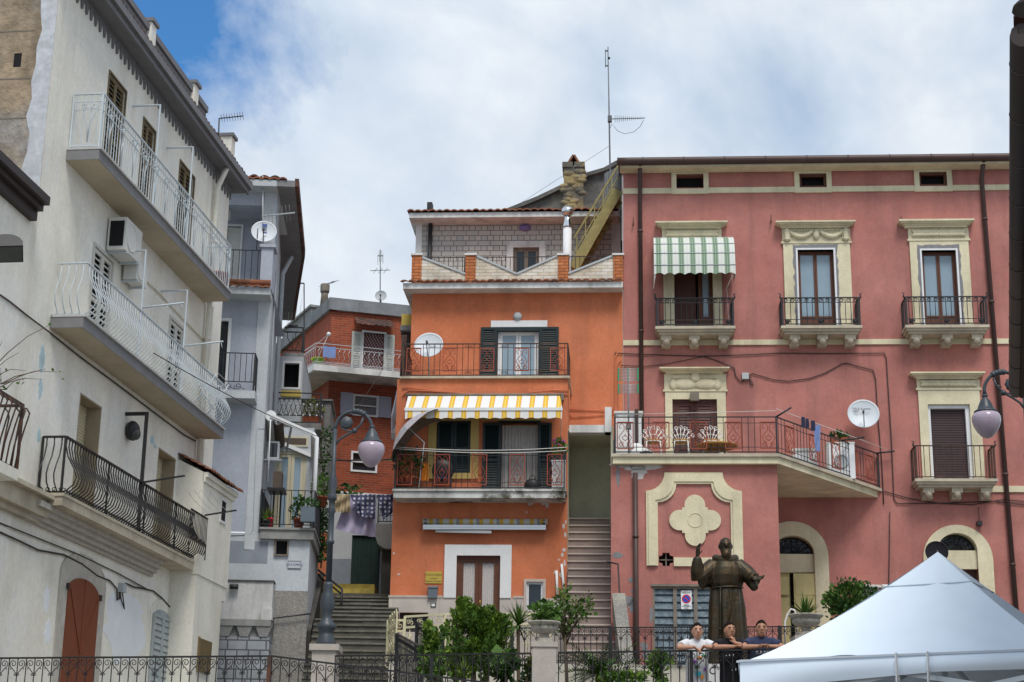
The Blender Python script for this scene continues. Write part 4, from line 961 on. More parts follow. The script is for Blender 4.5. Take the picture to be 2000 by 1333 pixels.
    m = MB(pl); P_ = pl.P; m.box8([P_(q[0]-.01, q[3]-.028, DW+.13), P_(q[1]+.01, q[3]-.028, DW+.13), P_(q[1]+.01, q[3]-.028, DW-.005), P_(q[0]-.01, q[3]-.028, DW-.005), P_(q[0]-.01, q[3], DW+.12), P_(q[1]+.01, q[3], DW+.12), P_(q[1]+.01, q[3]+.03, DW-.005), P_(q[0]-.01, q[3]+.03, DW-.005)]); t.part('lid', m, 'mailbox')
    q = pl.rect(843, 1180, 850, 1185, DW+.03); m = MB(pl); m.box(q[0]-.02, q[1]+.02, q[2]-.015, q[3]+.015, DW, DW+.05); t = Thing('doorbell', 'small dark framed doorbell button under the mailbox', 'doorbell', P(q[0], q[2], DW)); t.part('box', m, 'iron'); m = MB(pl); m.box(q[0], q[1], q[2], q[3], DW+.04, DW+.06); t.part('button', m, 'white_paint')
    # two white pipes right of the window
    for x0, y0, x1, y1 in ((1087, 1115, 1089, 1180), (1097, 1102, 1104, 1180)):
        a = pl.at(x0, y0, DW+.06); b = pl.at(x1, y1, DW+.06); m = MB(pl); m.tube([a, b], .03, 8); m.tube([b, b+V((0, 0, -.25))], .03, 8)
        single('pipe', m, 'white_paint', 'short cream pipe left of the stair foot' if x0 < 1090 else 'taller leaning cream pipe against the edge of the covered stair', 'pipe')
    # dish on the upper balcony
    c = pl.at(838, 677, 1.2); dish('satellite_dish', 'large pale satellite dish behind the red panelled railing of the upper orange balcony', c, .36, (-.1, -1, .35), P(pl.hit(838, 700, 1.2)[0], ORI['zfl']+.02, 1.2))
    # umbrella leaning on the lower balcony
    t = Thing('umbrella', 'old beach umbrella tilted over the left end of the lower orange balcony', 'umbrella', pl.at(812, 955, DW+.45))
    top = pl.at(800, 838, DW+.5); ax = V((-.70, .10, .66)).normalized(); x = ax.orthogonal().normalized(); y = ax.cross(x); R = .86; m = MB(); ii = MB(); n = 16
    for mm, off in ((m, .0), (ii, -.012)):
        def cp(f, k): return top+ax*(off+.12-.36*f*f)+(x*cos(2*pi*k/n)+y*sin(2*pi*k/n))*R*f*(1-.03*(k % 2))
        for a, b in zip((0.02, .35, .7), (.35, .7, 1)):
            i = mm.vs([cp(a, k) for k in range(n)]); j = mm.vs([cp(b, k) for k in range(n)])
            for k in range(n): l = (k+1) % n; mm.face((i+k, i+l, j+l, j+k))
    t.part('canopy', m, 'umbrella_out'); t.part('lining', ii, 'umbrella_in')
    m = MB(); m.tube([top+ax*.15, top-ax*.5, pl.at(818, 953, DW+.42)], .014, 6); t.part('pole', m, 'white_paint')
    # balcony clutter
    zl = ORI['zl']; 
    def on(px, d): return P(pl.hit(px, 930, d)[0], zl, d)
    pot_plant('potted_plant', 'big terracotta pot with tall green plant and purple flowers on the lower orange balcony', 'potted plant', on(799, DW+.3), .26, .34, 'terracotta', rnd, 'bush', .75, 'leaf_dark', None, 7)
    t = Thing('cabinet', 'white cabinet at the right end of the lower orange balcony', 'cabinet', on(1092, DW+.25)); c = on(1092, DW+.25); m = MB(pl); q0 = pl.hit(1078, 930, DW+.4)[0]; q1 = pl.hit(1104, 930, DW+.4)[0]; zc = pl.hit(1090, 902, DW+.4)[1]
    m.box(q0, q1, zl, zc, DW+.08, DW+.42); t.part('body', m, 'white_paint'); m = MB(pl); m.box(q0-.02, q1+.01, zc, zc+.03, DW+.07, DW+.44); t.part('top', m, 'white_paint'); m = MB(pl); m.box(q0+.03, q1-.03, zl+.06, zc-.04, DW+.42, DW+.432); t.part('door', m, 'white_slab')
    pot_plant('potted_plant', 'green planter box with flowering plant standing on the white balcony cabinet', 'potted plant', P((q0+q1)/2, zc+.032, DW+.24), .11, .16, 'green_shutter', rnd, 'bush', .38, 'leaf', None, 8, True)
    t = Thing('folding_chair', 'dark folding chair on the lower orange balcony beside the big pot', 'chair', on(865, DW+.3)); c = on(865, DW+.3)
    m = MB(pl)
    m.ball(c+V((0, 0, .52)), .3, 7, (.9, .35, .95)); t.part('backrest', m, 'iron'); m = MB(pl); m.box(pl.hit(852, 930, DW+.3)[0], pl.hit(882, 930, DW+.3)[0], zl+.28, zl+.34, DW+.1, DW+.5); t.part('seat', m, 'cloth_navy')
    for px in (853, 881):
        for d in (DW+.12, DW+.48): b = on(px, d); m = MB(); m.tube([b, b+V((0, 0, .3))], .015, 5); t.part('leg', m, 'iron')
    m = MB(pl); a = pl.at(822, 905, DW+.35); b = pl.at(838, 902, DW+.35); m.grid(lambda i, j: a.lerp(b, i)+V((0, 0, -.42*j-.05*i))+pl.n*(.04*sin(i*9+j*3)), 10, 8); single('towel', m, 'orange_cloth', 'orange towel hanging behind the lower balcony railing', 'towel')
    t = Thing('bag', 'black carrier bag slumped on the lower balcony floor by the curtain door', 'bag', on(1040, DW+.35)); m = MB(); m.ball(on(1040, DW+.35)+V((0, 0, .15)), .2, 7, (1, .6, .8)); t.part('sack', m, 'iron'); m = MB(); b = on(1040, DW+.35)+V((0, 0, .26)); m.tube([b+V((-.08, 0, 0)), b+V((-.05, 0, .12)), b+V((.05, 0, .12)), b+V((.08, 0, 0))], .012, 5); t.part('handle', m, 'iron')
    m = MB(pl); 
    for dz in (0, -.08): m.tube(sag(pl.at(768, 873, DW+.75)+V((0, 0, dz*.5)), pl.at(1107, 874, DW+.75)+V((0, 0, dz)), .08, 14), .008, 4)
    single('clothes_line', m, 'white_wire', 'pair of washing lines strung along the lower orange balcony rail', 'clothes line')
    # steel flue, yellow stair on the roof terrace
    t = Thing('flue', 'shiny steel flue pipe with round cowl on the orange house roof terrace', 'chimney flue', pl.at(1108, 530, -1)); d = -1.6; b = P(pl.hit(1108, 470, d)[0], ORI['zc1'], d); zt = pl.hit(1108, 444, d)[1]; zt2 = pl.hit(1108, 421, d)[1]
    m = MB(); m.lathe(b, [(.115, 0), (.115, zt-b.z)], 20); t.part('pipe', m, 'white_paint'); m = MB(); c = V((b.x, b.y, zt)); m.lathe(c, [(.13, -.02), (.13, .02), (.085, .18), (.085, .34)], 20); t.part('reducer', m, 'steel'); m = MB(); m.ball(c+V((0, 0, .45)), .165, 10, (1, 1, .85)); t.part('cowl', m, 'steel')
    t = Thing('steel_staircase', 'yellow steel staircase climbing from the roof terrace to the neighbouring roof', 'staircase', pl.at(1120, 525, -2)); d = -2.0
    a = pl.at(1121, 524, d); b = pl.at(1207, 372, d); 
    for k, dd in enumerate((0, -.75)): m = MB(); o = pl.n*dd; ax = (b-a).normalized(); m.obox((a+b)/2+o, ax, pl.n, ax.cross(pl.n), (b-a).length/2, .03, .14); t.part('stringer', m, 'yellow_steel')
    m = MB()
    for k in range(11): q = a.lerp(b, (k+.5)/11); m.obox(q-pl.n*.375, pl.u, pl.n, V((0, 0, 1)), .13, .36, .015)
    t.part('tread', m, 'yellow_steel')
    m = MB(); h = V((0, 0, .95)); m.bar(a+h*.9, b+h*.75, .05); m.bar(a+h*.45, b+h*.4, .03)
    for k in range(5): q = a.lerp(b, (k+.3)/5); m.bar(q, q+h*.82, .03); m.tube([q+h*.4+pl.u*(.25+x)+V((0, 0, z+.4)) for x, z in spiral((0, 0), .16, .05, 0, 1.2, 9)], .01, 4)
    t.part('handrail', m, 'yellow_steel')
    # stone house behind with chimney
    t = Thing('stone_house', 'old dark stone gable rising behind the orange house roof', 'building', P(-1.5, 4.8, -14)); d = -9
    pts = [(975, 470), (1216, 470), (1216, 318), (1205, 322), (1180, 336), (1141, 347), (1100, 368), (1050, 392), (1000, 412), (975, 422)]
    m = MB(pl); m.prism([pl.hit(x, y, d) for x, y in pts], d-5, d); t.part('gable_wall', m, 'old_dark_stone')
    m = MB(pl); q = [pl.hit(x, y, d+.1) for x, y in pts[2:]]
    for a, b in zip(q, q[1:]): m.bar(P(a[0], a[1]+.05, d-.3), P(b[0], b[1]+.05, d-.3), 1., .12)
    t.part('gable_coping', m, 'old_dark_stone')
    q = pl.rect(1101, 319, 1139, 440, d+.7); m = MB(pl); m.box(q[0], q[1], q[2], q[3]-.1, d-.2, d+.7); rr = random.Random(4)
    for k in range(40): u = rr.uniform(q[0], q[1]); z = rr.uniform(q[2], q[3]-.2); m.ball(P(u, z, d+.68), .14, 4, (1.2, .5, .7), (pl.u, pl.n, V((0, 0, 1))))
    m.box(q[0]-.05, q[0]+.28, q[3]-.14, q[3]+.03, d-.25, d+.75); m.box(q[1]-.28, q[1]+.05, q[3]-.14, q[3]+.03, d-.25, d+.75); o = t.part('chimney', m, 'old_yellow_stone')
    for sg in (-1, 1):
        m = MB(pl); um = (q[0]+q[1])/2; m.obox(P(um+sg*.12, q[3]+.13, d+.25), V((0, 0, 1))*.85-pl.u*sg*.5, pl.n, pl.u*.85+V((0, 0, 1))*sg*.5, .21, .4, .03); t.part('chimney_tile', m, 'clay', o)
    t = Thing('grey_shed', 'grey sheet clad roof structure between the stone gable and the pink building', 'roof structure', P(-.2, 15, -4)); dd = -3.2; q = pl.rect(1181, 340, 1214, 545, dd)
    m = MB(pl); n = 9; pr = []
    for k in range(n): u = q[0]+(q[1]-q[0])*k/n; m.box(u, u+(q[1]-q[0])/n-.01, q[2], pl.hit(1198, 338-16*k/n, dd)[1], dd-3, dd+(.03 if k % 2 else 0))
    t.part('cladding', m, 'grey_cladding')
    m = MB(pl); m.tube([pl.at(1194, 445, dd+.1), pl.at(1195, 500, dd+.1)], .03, 6); t.part('pipe', m, 'white_paint')
    # mast antenna
    t = Thing('antenna', 'very tall television mast antenna beside the pink building roof', 'antenna', pl.at(1192, 420, -3)); d = -3.5; a = pl.at(1193, 420, d); b = pl.at(1188, 122, d); m = MB(); m.tube([a, a.lerp(b, .5), b], [.03, .025, .018], 6); t.part('mast', m, 'grey_cladding')
    m = MB(); c = pl.at(1186.5, 110, d); m.tube([pl.at(1187.5, 92, d), pl.at(1187.8, 140, d)], .012, 4); m.tube([pl.at(1182.5, 97, d), pl.at(1182.8, 132, d)], .01, 4); m.bar(pl.at(1182, 100, d), pl.at(1188, 100, d), .03); m.bar(pl.at(1182.5, 129, d), pl.at(1189, 129, d), .03); m.ball(pl.at(1189.5, 114, d), .04, 4); t.part('dipole', m, 'iron')
    m = MB(); a = pl.at(1191, 233, d); b = pl.at(1260, 231, d); m.tube([a, b], .014, 5)
    for k in range(14): q = a.lerp(b, .15+.82*k/14); l = .34-.016*k; m.tube([q-pl.n*l+V((0, 0, .05)), q+pl.n*l-V((0, 0, .05))], .006, 4); m.tube([q-V((0, 0, .11-.006*k)), q+V((0, 0, .11-.006*k))], .005, 4)
    m.obox(a, pl.u, pl.n, V((0, 0, 1)), .06, .06, .09); t.part('yagi', m, 'grey_cladding')
    m = MB(); m.tube([pl.at(x, y, d+.05) for x, y in ((1257, 235), (1250, 248), (1238, 258), (1220, 262), (1206, 256), (1195, 242), (1192, 250))], .007, 4); m.tube([pl.at(1191, 285, d), pl.at(1000, 408, d-4)], .006, 4); t.part('cable', m, 'cable')
orange_things()
# ------------------------------------------------------------------ tall white house on the left and the low one before it
mat('blue_flake', (.42, .55, .60), .9, .2, 6)
mat('fresh_plaster', (.76, .78, .80), .92, .08, 2)
mat('white_wall', (.80, .77, .68), .92, .10, 1.1, (.44, .38, .28), .45, .3, 45, col2=(.77, .755, .71), tscale=.5)
mat('warm_soffit', (.46, .40, .30), .92, .12, 1.2, (.25, .2, .13), .4)
mat('white_annex', (.74, .715, .63), .92, .08, 1.5, (.36, .31, .2), .35, .2, 45)
mat('grey_trim', (.17, .17, .18), .8, .12, 4)
mat('slab_grey', (.20, .20, .205), .85, .15, 4)
mat('slab_top', (.45, .44, .43), .8, .1, 5)
mat('white_iron', (.50, .56, .60), .5, .08, 5)
mat('black_iron', (.012, .011, .012), .45, .2, 7, spec=.5)
mat('brown_louvre', (.16, .115, .055), .6, .15, 5)
mat('white_louvre', (.56, .55, .50), .6, .1, 5, (.3, .27, .2), .3)
mat('roller_cream', (.52, .46, .31), .6, .06, 4)
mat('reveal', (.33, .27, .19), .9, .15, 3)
mat('rough_gable', (.32, .25, .17), .95, .42, 3.8, (.10, .085, .065), .8, 1.6, 9, col2=(.34, .33, .31), edge=(.42, .55), tscale=.32)
mat('whitewash', (.50, .52, .55), .95, .25, 7)
mat('dark_gutter', (.035, .026, .025), .55, .15, 3)
mat('door_rust', (.185, .052, .022), .6, .10, 3)
mat('grey_louvre', (.36, .40, .40), .7, .18, 6, (.16, .14, .12), .4)
mat('stone_jamb', (.45, .42, .37), .9, .2, 5, bump=.4, bscale=25)
mat('plastic_white', (.62, .62, .59), .5, .05, 3, (.3, .27, .2), .3)
mat('lamp_glass', (.07, .08, .075), .15, .1, 6)
WH = Pl(at_D(447, 400, 36), 90-6.916)
def white():
    pl = WH; P = pl.P; Z = V((0, 0, 1)); t = Thing('white_house', 'tall white rendered house with three long railed balconies in steep perspective', 'building', P(-5, 2.5, -3))
    ZB = 1.6; UA = pl.hit(76, 401)[0]; UB = pl.hit(447, 400)[0]
    ztop = pl.hit(447, 372)[1]+.1
    # balcony levels
    zs1 = pl.hit(129.4, 288.8)[1]; zs2 = pl.hit(97.9, 615.4)[1]; zs3 = pl.hit(67, 963)[1]
    D1 = pl.ud(195, 286, zs1)[1]; D2 = pl.ud(168.8, 617, zs2)[1]; D3 = pl.ud(123, 963, zs3)[1]
    top = [pl.diag((214, 141), (236, 322)), pl.diag((280.6, 232), (296, 367)), pl.diag((351.8, 315), (373, 470))]
    top = [(a, b, zs1+.02 if i != 1 else zs1+.25, d) for i, (a, b, c, d) in enumerate(top)]
    # right edges from the top right corners
    tr = [pl.hit(246, 178)[0], pl.hit(303, 259)[0], pl.hit(379.6, 343)[0]]; top = [(r[0], u, r[2], r[3]) for r, u in zip(top, tr)]
    mid = [pl.hit(184, 480.4), pl.hit(332.5, 622)]; mr = [pl.hit(219.4, 515.8)[0], pl.hit(357.2, 649)[0]]; mid = [(a[0], b, zs2+.02, a[1]) for a, b in zip(mid, mr)]
    low = [pl.hit(157, 766.7), pl.hit(310, 873.7)]; lr = [pl.hit(199, 794.4)[0], pl.hit(343.5, 895)[0]]; low = [(a[0], b, zs3+.02, a[1]) for a, b in zip(low, lr)]
    dz = pl.hit(155.8, 1129.7)[1]; du0, du1 = pl.hit(129, 1150)[0], pl.hit(189, 1170)[0]; door = (du0, du1, 2.0, dz)
    gz = pl.hit(312, 1191)[1]; g0, g1 = pl.hit(294, 1230)[0], pl.hit(330, 1230)[0]; gs = (g0, g1, 2.6, gz)
    holes = [(*r, .14) for r in top]+[(*r, .10) for r in mid]+[(*r, .36) for r in low]
    mb = MB(pl); wall(mb, UA, UB, ZB, ztop, holes, d=0, back=8); t.part('wall', mb, 'white_wall')
    for r in low:
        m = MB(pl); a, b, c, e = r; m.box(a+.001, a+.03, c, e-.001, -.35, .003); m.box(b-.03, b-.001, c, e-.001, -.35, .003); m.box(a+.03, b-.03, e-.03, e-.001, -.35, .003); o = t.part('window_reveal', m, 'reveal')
        m = MB(pl); roller(m, a+.04, b-.04, c, e-.03, -.26, .055); t.part('roller_shutter', m, 'roller_cream', o)
    for r in top:
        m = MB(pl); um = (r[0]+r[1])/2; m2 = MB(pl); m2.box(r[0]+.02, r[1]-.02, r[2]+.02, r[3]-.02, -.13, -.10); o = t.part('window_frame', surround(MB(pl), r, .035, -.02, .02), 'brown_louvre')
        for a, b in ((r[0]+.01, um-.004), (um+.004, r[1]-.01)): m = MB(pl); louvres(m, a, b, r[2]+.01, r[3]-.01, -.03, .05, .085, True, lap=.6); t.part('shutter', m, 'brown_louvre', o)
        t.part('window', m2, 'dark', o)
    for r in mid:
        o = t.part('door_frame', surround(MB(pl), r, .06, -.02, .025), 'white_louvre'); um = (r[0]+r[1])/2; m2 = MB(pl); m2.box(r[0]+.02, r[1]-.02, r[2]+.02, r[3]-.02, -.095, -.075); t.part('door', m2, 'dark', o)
        for a, b in ((r[0]+.01, um-.004), (um+.004, r[1]-.01)): m = MB(pl); louvres(m, a, b, r[2]+.01, r[3]-.01, .0, .075, .11, True, lap=.5); t.part('shutter', m, 'white_louvre', o)
    # gable side, facing the camera
    gp = pl.turned(UA); gp.u = -gp.u; gp = Pl(P(UA, 0, 0), 0); gp.u = pl.n.copy(); gp.n = -pl.u
    m = MB(gp); zg = pl.hit(87, 435)[1]-1.4
    vent = gp.rect(28, 106, 43, 133)
    wall(m, -7.9, -.22, zg, ztop+1.2, [vent], d=.03, rev=.02, back=.2, closed=False); t.part('gable_wall', m, 'rough_gable'); m = MB(gp); m.box(vent[0], vent[1], vent[2], vent[3], .0, .02); t.part('vent_dark_plate', m, 'dark')  # dark plate in the shallow recess stands for the shade inside the vent
    m = MB(gp); rnd = random.Random(3); n = 22; L = [(-.02, zg)]; R = []
    for k in range(n+1): R.append((-.18-.12*rnd.random()-.10*(1-k/n), zg+(ztop+1-zg)*k/n))
    i = m.vs([gp.P(.0, z, .045) for _, z in R]); j = m.vs([gp.P(u, z, .045) for u, z in R]); k2 = m.vs([gp.P(u, z, .0) for u, z in R])
    for k in range(n): m.face((j+k, i+k, i+k+1, j+k+1)); m.face((k2+k, j+k, j+k+1, k2+k+1))
    t.part('whitewashed_edge', m, 'whitewash')
    m = MB(gp)
    for x, y in ((0, 155), (0, 62), (0, 232)):
        z = gp.hit(50, y)[1]; m.box(-7.5, -.35, z-.012, z+.012, .02, .035)
    t.part('wall_seam', m, 'weathered_wood', stuff=True)
    # scalloped band under the eave
    eo = .36; ze = pl.hit(456, 352, eo)[1]; zb = pl.hit(300, 191)[1]; m = MB(pl); pts = []; n = 46; u0, u1 = UA+.02, UB+.02; zl = pl.hit(300, 184, .03)[1]+.06
    w = (u1-u0)/n
    for k in range(n):
        a = u0+w*k
        pts += [(a, zl-.17), (a+w*.12, zl-.20), (a+w*.24, zl-.17)]+[(a+w*(.24+.76*j/6), zl-.17+.19*sin(pi*j/6)**.6) for j in range(1, 6)]
    pts += [(u1, zl-.17), (u1, ztop), (u0, ztop)]
    P_ = pl.P; i = m.vs([P_(u, z, .035) for u, z in pts[:-2]]); tt = m.vs([P_(u, ztop, .035) for u, z in pts[:-2]])
    for k in range(len(pts)-3): m.face((i+k, i+k+1, tt+k+1, tt+k))
    j = m.vs([P_(u, z, -.01) for u, z in pts[:-2]])
    for k in range(len(pts)-3): m.face((j+k, j+k+1, i+k+1, i+k))
    t.part('scalloped_band', m, 'grey_trim')
    m = MB(pl); m.box(UA-.3, UB+.35, ztop-.02, ztop+.1, -.3, eo-.05); o = t.part('eave', m, 'grey_trim')
    m = MB(pl); m.box(UA-.3, UB+.36, ztop-.06, ztop+.16, eo-.06, eo); m.box(UA-.3, UB+.36, ztop+.05, ztop+.2, eo-.0, eo+.07); t.part('gutter', m, 'grey_trim', o)
    m = MB(pl); tiles(m, UA-.3, UB+.4, eo+.06, ztop+.19, -.75, ztop+.5, .2, .045, 4); t.part('roof', m, 'dark_clay')
    # roof parapet with posts
    dp = -.8; zc = pl.hit(300, 68, dp)[1]; m = MB(pl); m.box(UA-.2, UB+.2, ztop+.1, zc-.14, dp-.2, dp); o = t.part('roof_parapet', m, 'white_wall'); m = MB(pl); m.box(UA-.2, UB+.25, zc-.14, zc, dp-.25, dp+.08); m.box(UA-.2, UB+.25, zc-.3, zc-.142, dp-.2, dp+.03); t.part('coping', m, 'grey_trim', o)
    for x, y in ((290, 60), (374, 185), (446, 290)):
        u = pl.hit(x, y, dp)[0]; m = MB(pl); m.box(u-.15, u+.15, ztop+.1, zc+.06, dp-.3, dp+.12); o2 = t.part('parapet_post', m, 'white_wall'); m = MB(pl); m.box(u-.2, u+.2, zc+.06, zc+.14, dp-.36, dp+.17); t.part('post_cap', m, 'grey_trim', o2)
    # downpipe at the far end
    up = pl.hit(427, 335, .1)[0]; m = MB(pl); m.tube([P(up, ztop, .3), P(up, ztop-.5, .1), P(up, zs3+.5, .1)], .06, 8); m2 = MB(pl); m2.tube([P(up+.3, zs1-.2, .07), P(up+.3, zs3+.5, .07)], .03, 6); t.part('drainpipe', m2, 'white_annex')
    for z in (zs1+1.2, zs1-1, zs2+1, zs2-1): m.tube([P(up, z-.03, .1), P(up, z+.03, .1)], .075, 8)
    t.part('drainpipe', m, 'white_annex')
    # balcony 1 and 2
    def slab(zs, D, xf, yf, th, name):
        u0 = pl.hit(*name)[0]; u1 = pl.hit(xf, yf, D)[0]
        m = MB(pl); m.box(u0, u1, zs-th, zs-.035, -.02, D-.02); o = t.part('balcony', m, 'slab_grey'); m = MB(pl); m.box(u0-.01, u1+.02, zs-.035, zs, -.02, D+.02); t.part('slab_edge', m, 'slab_top', o)
        m = MB(pl); m.box(u0+.01, u1-.01, zs-th-.006, zs-th+.01, .0, D-.03); t.part('soffit', m, 'warm_soffit', o)
        return u0, u1, o
    u0, u1, o1 = slab(zs1, D1, 450.7, 569, .22, (129.4, 300)); z1r = pl.hit(202.6, 182, D1-.04)[1]
    pa = Path([P(u0+.05, 0, .03), P(u0+.05, 0, D1-.05), P(u1-.05, 0, D1-.05), P(u1-.05, 0, .03)]); m = MB(pl)
    railing(m, pa, zs1, z1r, .125, .008, .018, .012, gap=.05, post=.014); zq = z1r-.14; cs = pa.corners()
    for a, b in zip(cs, cs[1:]): m.bar(pa.at(a+.01, 0, zq), pa.at(b-.01, 0, zq), .016)
    rz = t.part('railing', m, 'white_iron', o1)
    m = MB(pl)
    for c_ in cs[:-1]: m.bar(pa.at(c_+.02, .012, zq-.16), pa.at(min(c_+(cs[1] if c_ != cs[1] else pa.L-2*cs[1]), pa.L)-.02, .012, zq-.16), .012)
    s_ = .3
    while s_ < pa.L-.3:
        h = z1r-zs1
        for sg in (-1, 1):
            m.tube([pa.at(s_+sg*x, .01, zs1+z) for x, z in ((.0, .12), (.02, h*.45), (.10, h*.62), (.12, h*.72), (.05, h*.76), (.02, h*.70))], .009, 4); m.tube([pa.at(s_+sg*a_, .01, zq-.09+b_) for a_, b_ in spiral((.09, 0), .07, .03, pi, 1.0, 8)], .008, 4)
        s_ += .62
    t.part('railing_ornament', m, 'white_iron', o1)
    u0, u1, o2 = slab(zs2, D2, 438.9, 838, .22, (97.9, 625)); z2r = pl.hit(177.3, 517.5, D2-.04)[1]
    pa2 = Path([P(u0+.06, 0, .03), P(u0+.06, 0, D2-.05), P(u1-.05, 0, D2-.05), P(u1-.05, 0, .03)]); m = MB(pl); railing(m, pa2, zs2, z2r, .135, .009, .02, .012, prof=BELLY, gap=.03, post=.0); t.part('railing', m, 'white_iron', o2)
    # black balcony
    u0 = pl.hit(67, 966)[0]; u1 = pl.hit(389, 1107, D3)[0]
    m = MB(pl); m.box(u0, u1, zs3-.05, zs3, -.02, D3+.02); m.box(u0+.02, u1-.02, zs3-.2, zs3-.05, -.02, D3-.0); o3 = t.part('balcony', m, 'old_stone_trim')
    m = MB(pl)
    for f, h in ((.62, .28), (.46, .36), (.30, .44), (.16, .50)): m.box(u0-.4, u1-1.6, zs3-h, zs3-.19, -.02, D3*f)
    t.part('balcony_moulding', m, 'stone_jamb', o3)
    z3r = pl.hit(139.5, 859, D3-.05)[1]; B2 = [(0, 0), (.04, .06), (.14, .17), (.28, .21), (.45, .15), (.65, .04), (.85, -.01), (1, 0)]
    pa3 = Path([P(u0+.08, 0, .03), P(u0+.08, 0, D3-.06), P(u1-.06, 0, D3-.06), P(u1-.06, 0, .03)]); m = MB(pl); railing(m, pa3, zs3, z3r, .125, .0125, .026, .014, prof=B2, gap=.03, post=.018)
    c = pa3.corners()
    for q in (.28, .55, .8): s_ = c[1]+(c[2]-c[1])*q; m.bar(pa3.at(s_, 0, zs3), pa3.at(s_, 0, z3r), .03)
    n = int(pa3.L/.11)
    for k in range(n): s_ = pa3.L*(k+.5)/n; m.tube([pa3.at(s_+a_, .05, zs3+.06+b_) for a_, b_ in spiral((0, 0), .04, .015, 0, 1.0, 6)], .009, 4)
    t.part('railing', m, 'black_iron', o3)
    # inverted L frames for washing
    def frame_L(a, dpt, zt_, zb_, m, r=.022, nm='white_iron', out=0):
        m.tube([P(a, zt_, .0), P(a, zt_, dpt), P(a, zb_, dpt)], r, 6, smooth=False)
        if out: m.tube([P(a, zb_+out[0], dpt), P(a, zb_+out[0]+.08, dpt+out[1])], r*.8, 6); [m.tube([P(a, zb_+out[0]+.05, dpt+out[1]*f), P(a, zb_+out[0]-.05, dpt+out[1]*f+.03)], .006, 4) for f in (.3, .6, .95)]
    for (x, y), D, zb_, og in (((313, 206), D1, zs1, o1), ((377, 288), D1, zs1, o1), ((285, 490), D2, zs2, o2), ((366, 568), D2, zs2, o2)):
        u, z = pl.hit(x, y, D-.05); m = MB(pl); frame_L(u, D-.05, z, zb_, m, out=(1.0, .85) if D == D2 and 0 else ((.98, .8) if og is o2 else 0)); t.part('washing_frame', m, 'white_iron', og)
    u, z = pl.hit(287, 808.5, D3-.06); m = MB(pl); m.bar(P(u, z, 0), P(u, z, D3-.06), .06); m.bar(P(u, z+.03, D3-.06), P(u, zs3, D3-.06), .06); m.bar(P(u, z3r, D3-.06), P(u, z3r+.12, D3+.75), .03); t.part('washing_frame', m, 'black_iron', o3)
    u = pl.hit(391, 1015, D3)[0]; m = MB(pl); m.bar(P(u, z3r, D3-.06), P(u, z3r+.12, D3+.75), .03); t.part('washing_arm', m, 'black_iron', o3)
    # ground floor
    def segarch(r, rise):
        u0, u1, z0, z1 = r; um = (u0+u1)/2; return [(u0, z0), (u1, z0)]+[(um+(u1-um)*cos(pi*k/12), z1-rise+rise*sin(pi*k/12)) for k in range(13)]
    a = segarch((du0-.34, du1+.34, 1.7, dz+.42), .42); m = MB(pl); m.prism(a, -.02, .03); o = t.part('door_surround', m, 'stone_jamb')
    um = (du0+du1)/2; zz = segarch(door, .26)
    m = MB(pl); m.prism([(u, z) for u, z in zz], -.02, .05); m.box(um-.012, um+.012, 2, dz-.005, .04, .06)
    for sg in (-1, 1): m.bar(P(um+sg*.02, dz-1.25, .055), P(um+sg*(du1-um)*.9, dz-.25, .055), .02); m.bar(P(um+sg*.05, dz-2.15, .055), P(um+sg*(du1-um), dz-2.1, .055), .035)
    t.part('door', m, 'door_rust')
    m = MB(pl)
    for z in (dz-.22, dz-2.1):
        for u in (du0-.04, du1+.04): m.box(u-.04, u+.04, z-.05, z+.05, .03, .07)
    t.part('hinge', m, 'rusty_iron', o, stuff=True)
    m = MB(pl); a = segarch((g0-.10, g1+.10, 2.4, gz+.2), .3); m.prism(a, -.02, .02); o = t.part('window_surround', m, 'white_annex')
    um = (g0+g1)/2; m = MB(pl); q = segarch((g0, g1, 2.6, gz), .22); m.prism(q, -.02, .025); louvres(m, g0, um-.005, 2.6, gz-.12, .07, .06, .12, False, .04); louvres(m, um+.005, g1, 2.6, gz-.12, .07, .06, .12, False, .04); t.part('shutter', m, 'grey_louvre')
    rnd = random.Random(9)
    for x, y, rx, ry, mn in ((245, 1225, 42, 70, 'fresh_plaster'), (91, 1170, 6, 26, 'fresh_plaster'), (93, 1235, 7, 24, 'fresh_plaster'), (82, 700, 5, 30, 'blue_flake'), (79, 760, 4, 20, 'blue_flake'), (297, 860, 4, 8, 'blue_flake'), (303, 872, 3, 4, 'blue_flake'), (76, 850, 3, 14, 'blue_flake'), (118, 1010, 5, 5, 'stone_jamb'), (250, 540, 3, 3, 'stone_jamb')):
        c = pl.hit(x, y); a = pl.hit(x+1, y); b = pl.hit(x, y+1); n = 24; m = MB(pl); m.prism([(c[0]+rx*(a[0]-c[0])*cos(2*pi*k/n)*(1+rnd.uniform(-.25, .25)), c[1]-ry*(b[1]-c[1])*sin(2*pi*k/n)*(1+rnd.uniform(-.25, .25))) for k in range(n)], -.02, .003); t.part('plaster_patch', m, mn)
    # bathroom annex at the far end
    ua = pl.hit(347.8, 900)[0]; da, zta = pl.side(398, 919, ua); dz2, _ = pl.side(386, 1121, ua); da = (da+dz2)/2; zbot = pl.side(386, 1121, ua)[1]; z_in = pl.hit(347.8, 896)[1]
    sp = Pl(P(0, 0, da), 0); sp.u = pl.u.copy(); sp.n = pl.n.copy(); ub = pl.hit(447, 1100, da)[0]; ztc = pl.hit(398, 922, da)[1]
    m = MB(pl); P0 = pl.P
    m.extr([P0(ua, zbot, -.02), P0(ua, zbot, da), P0(ua, ztc, da), P0(ua, z_in, -.02)], pl.u*(ub-ua)); o = t.part('annex', m, 'white_annex')
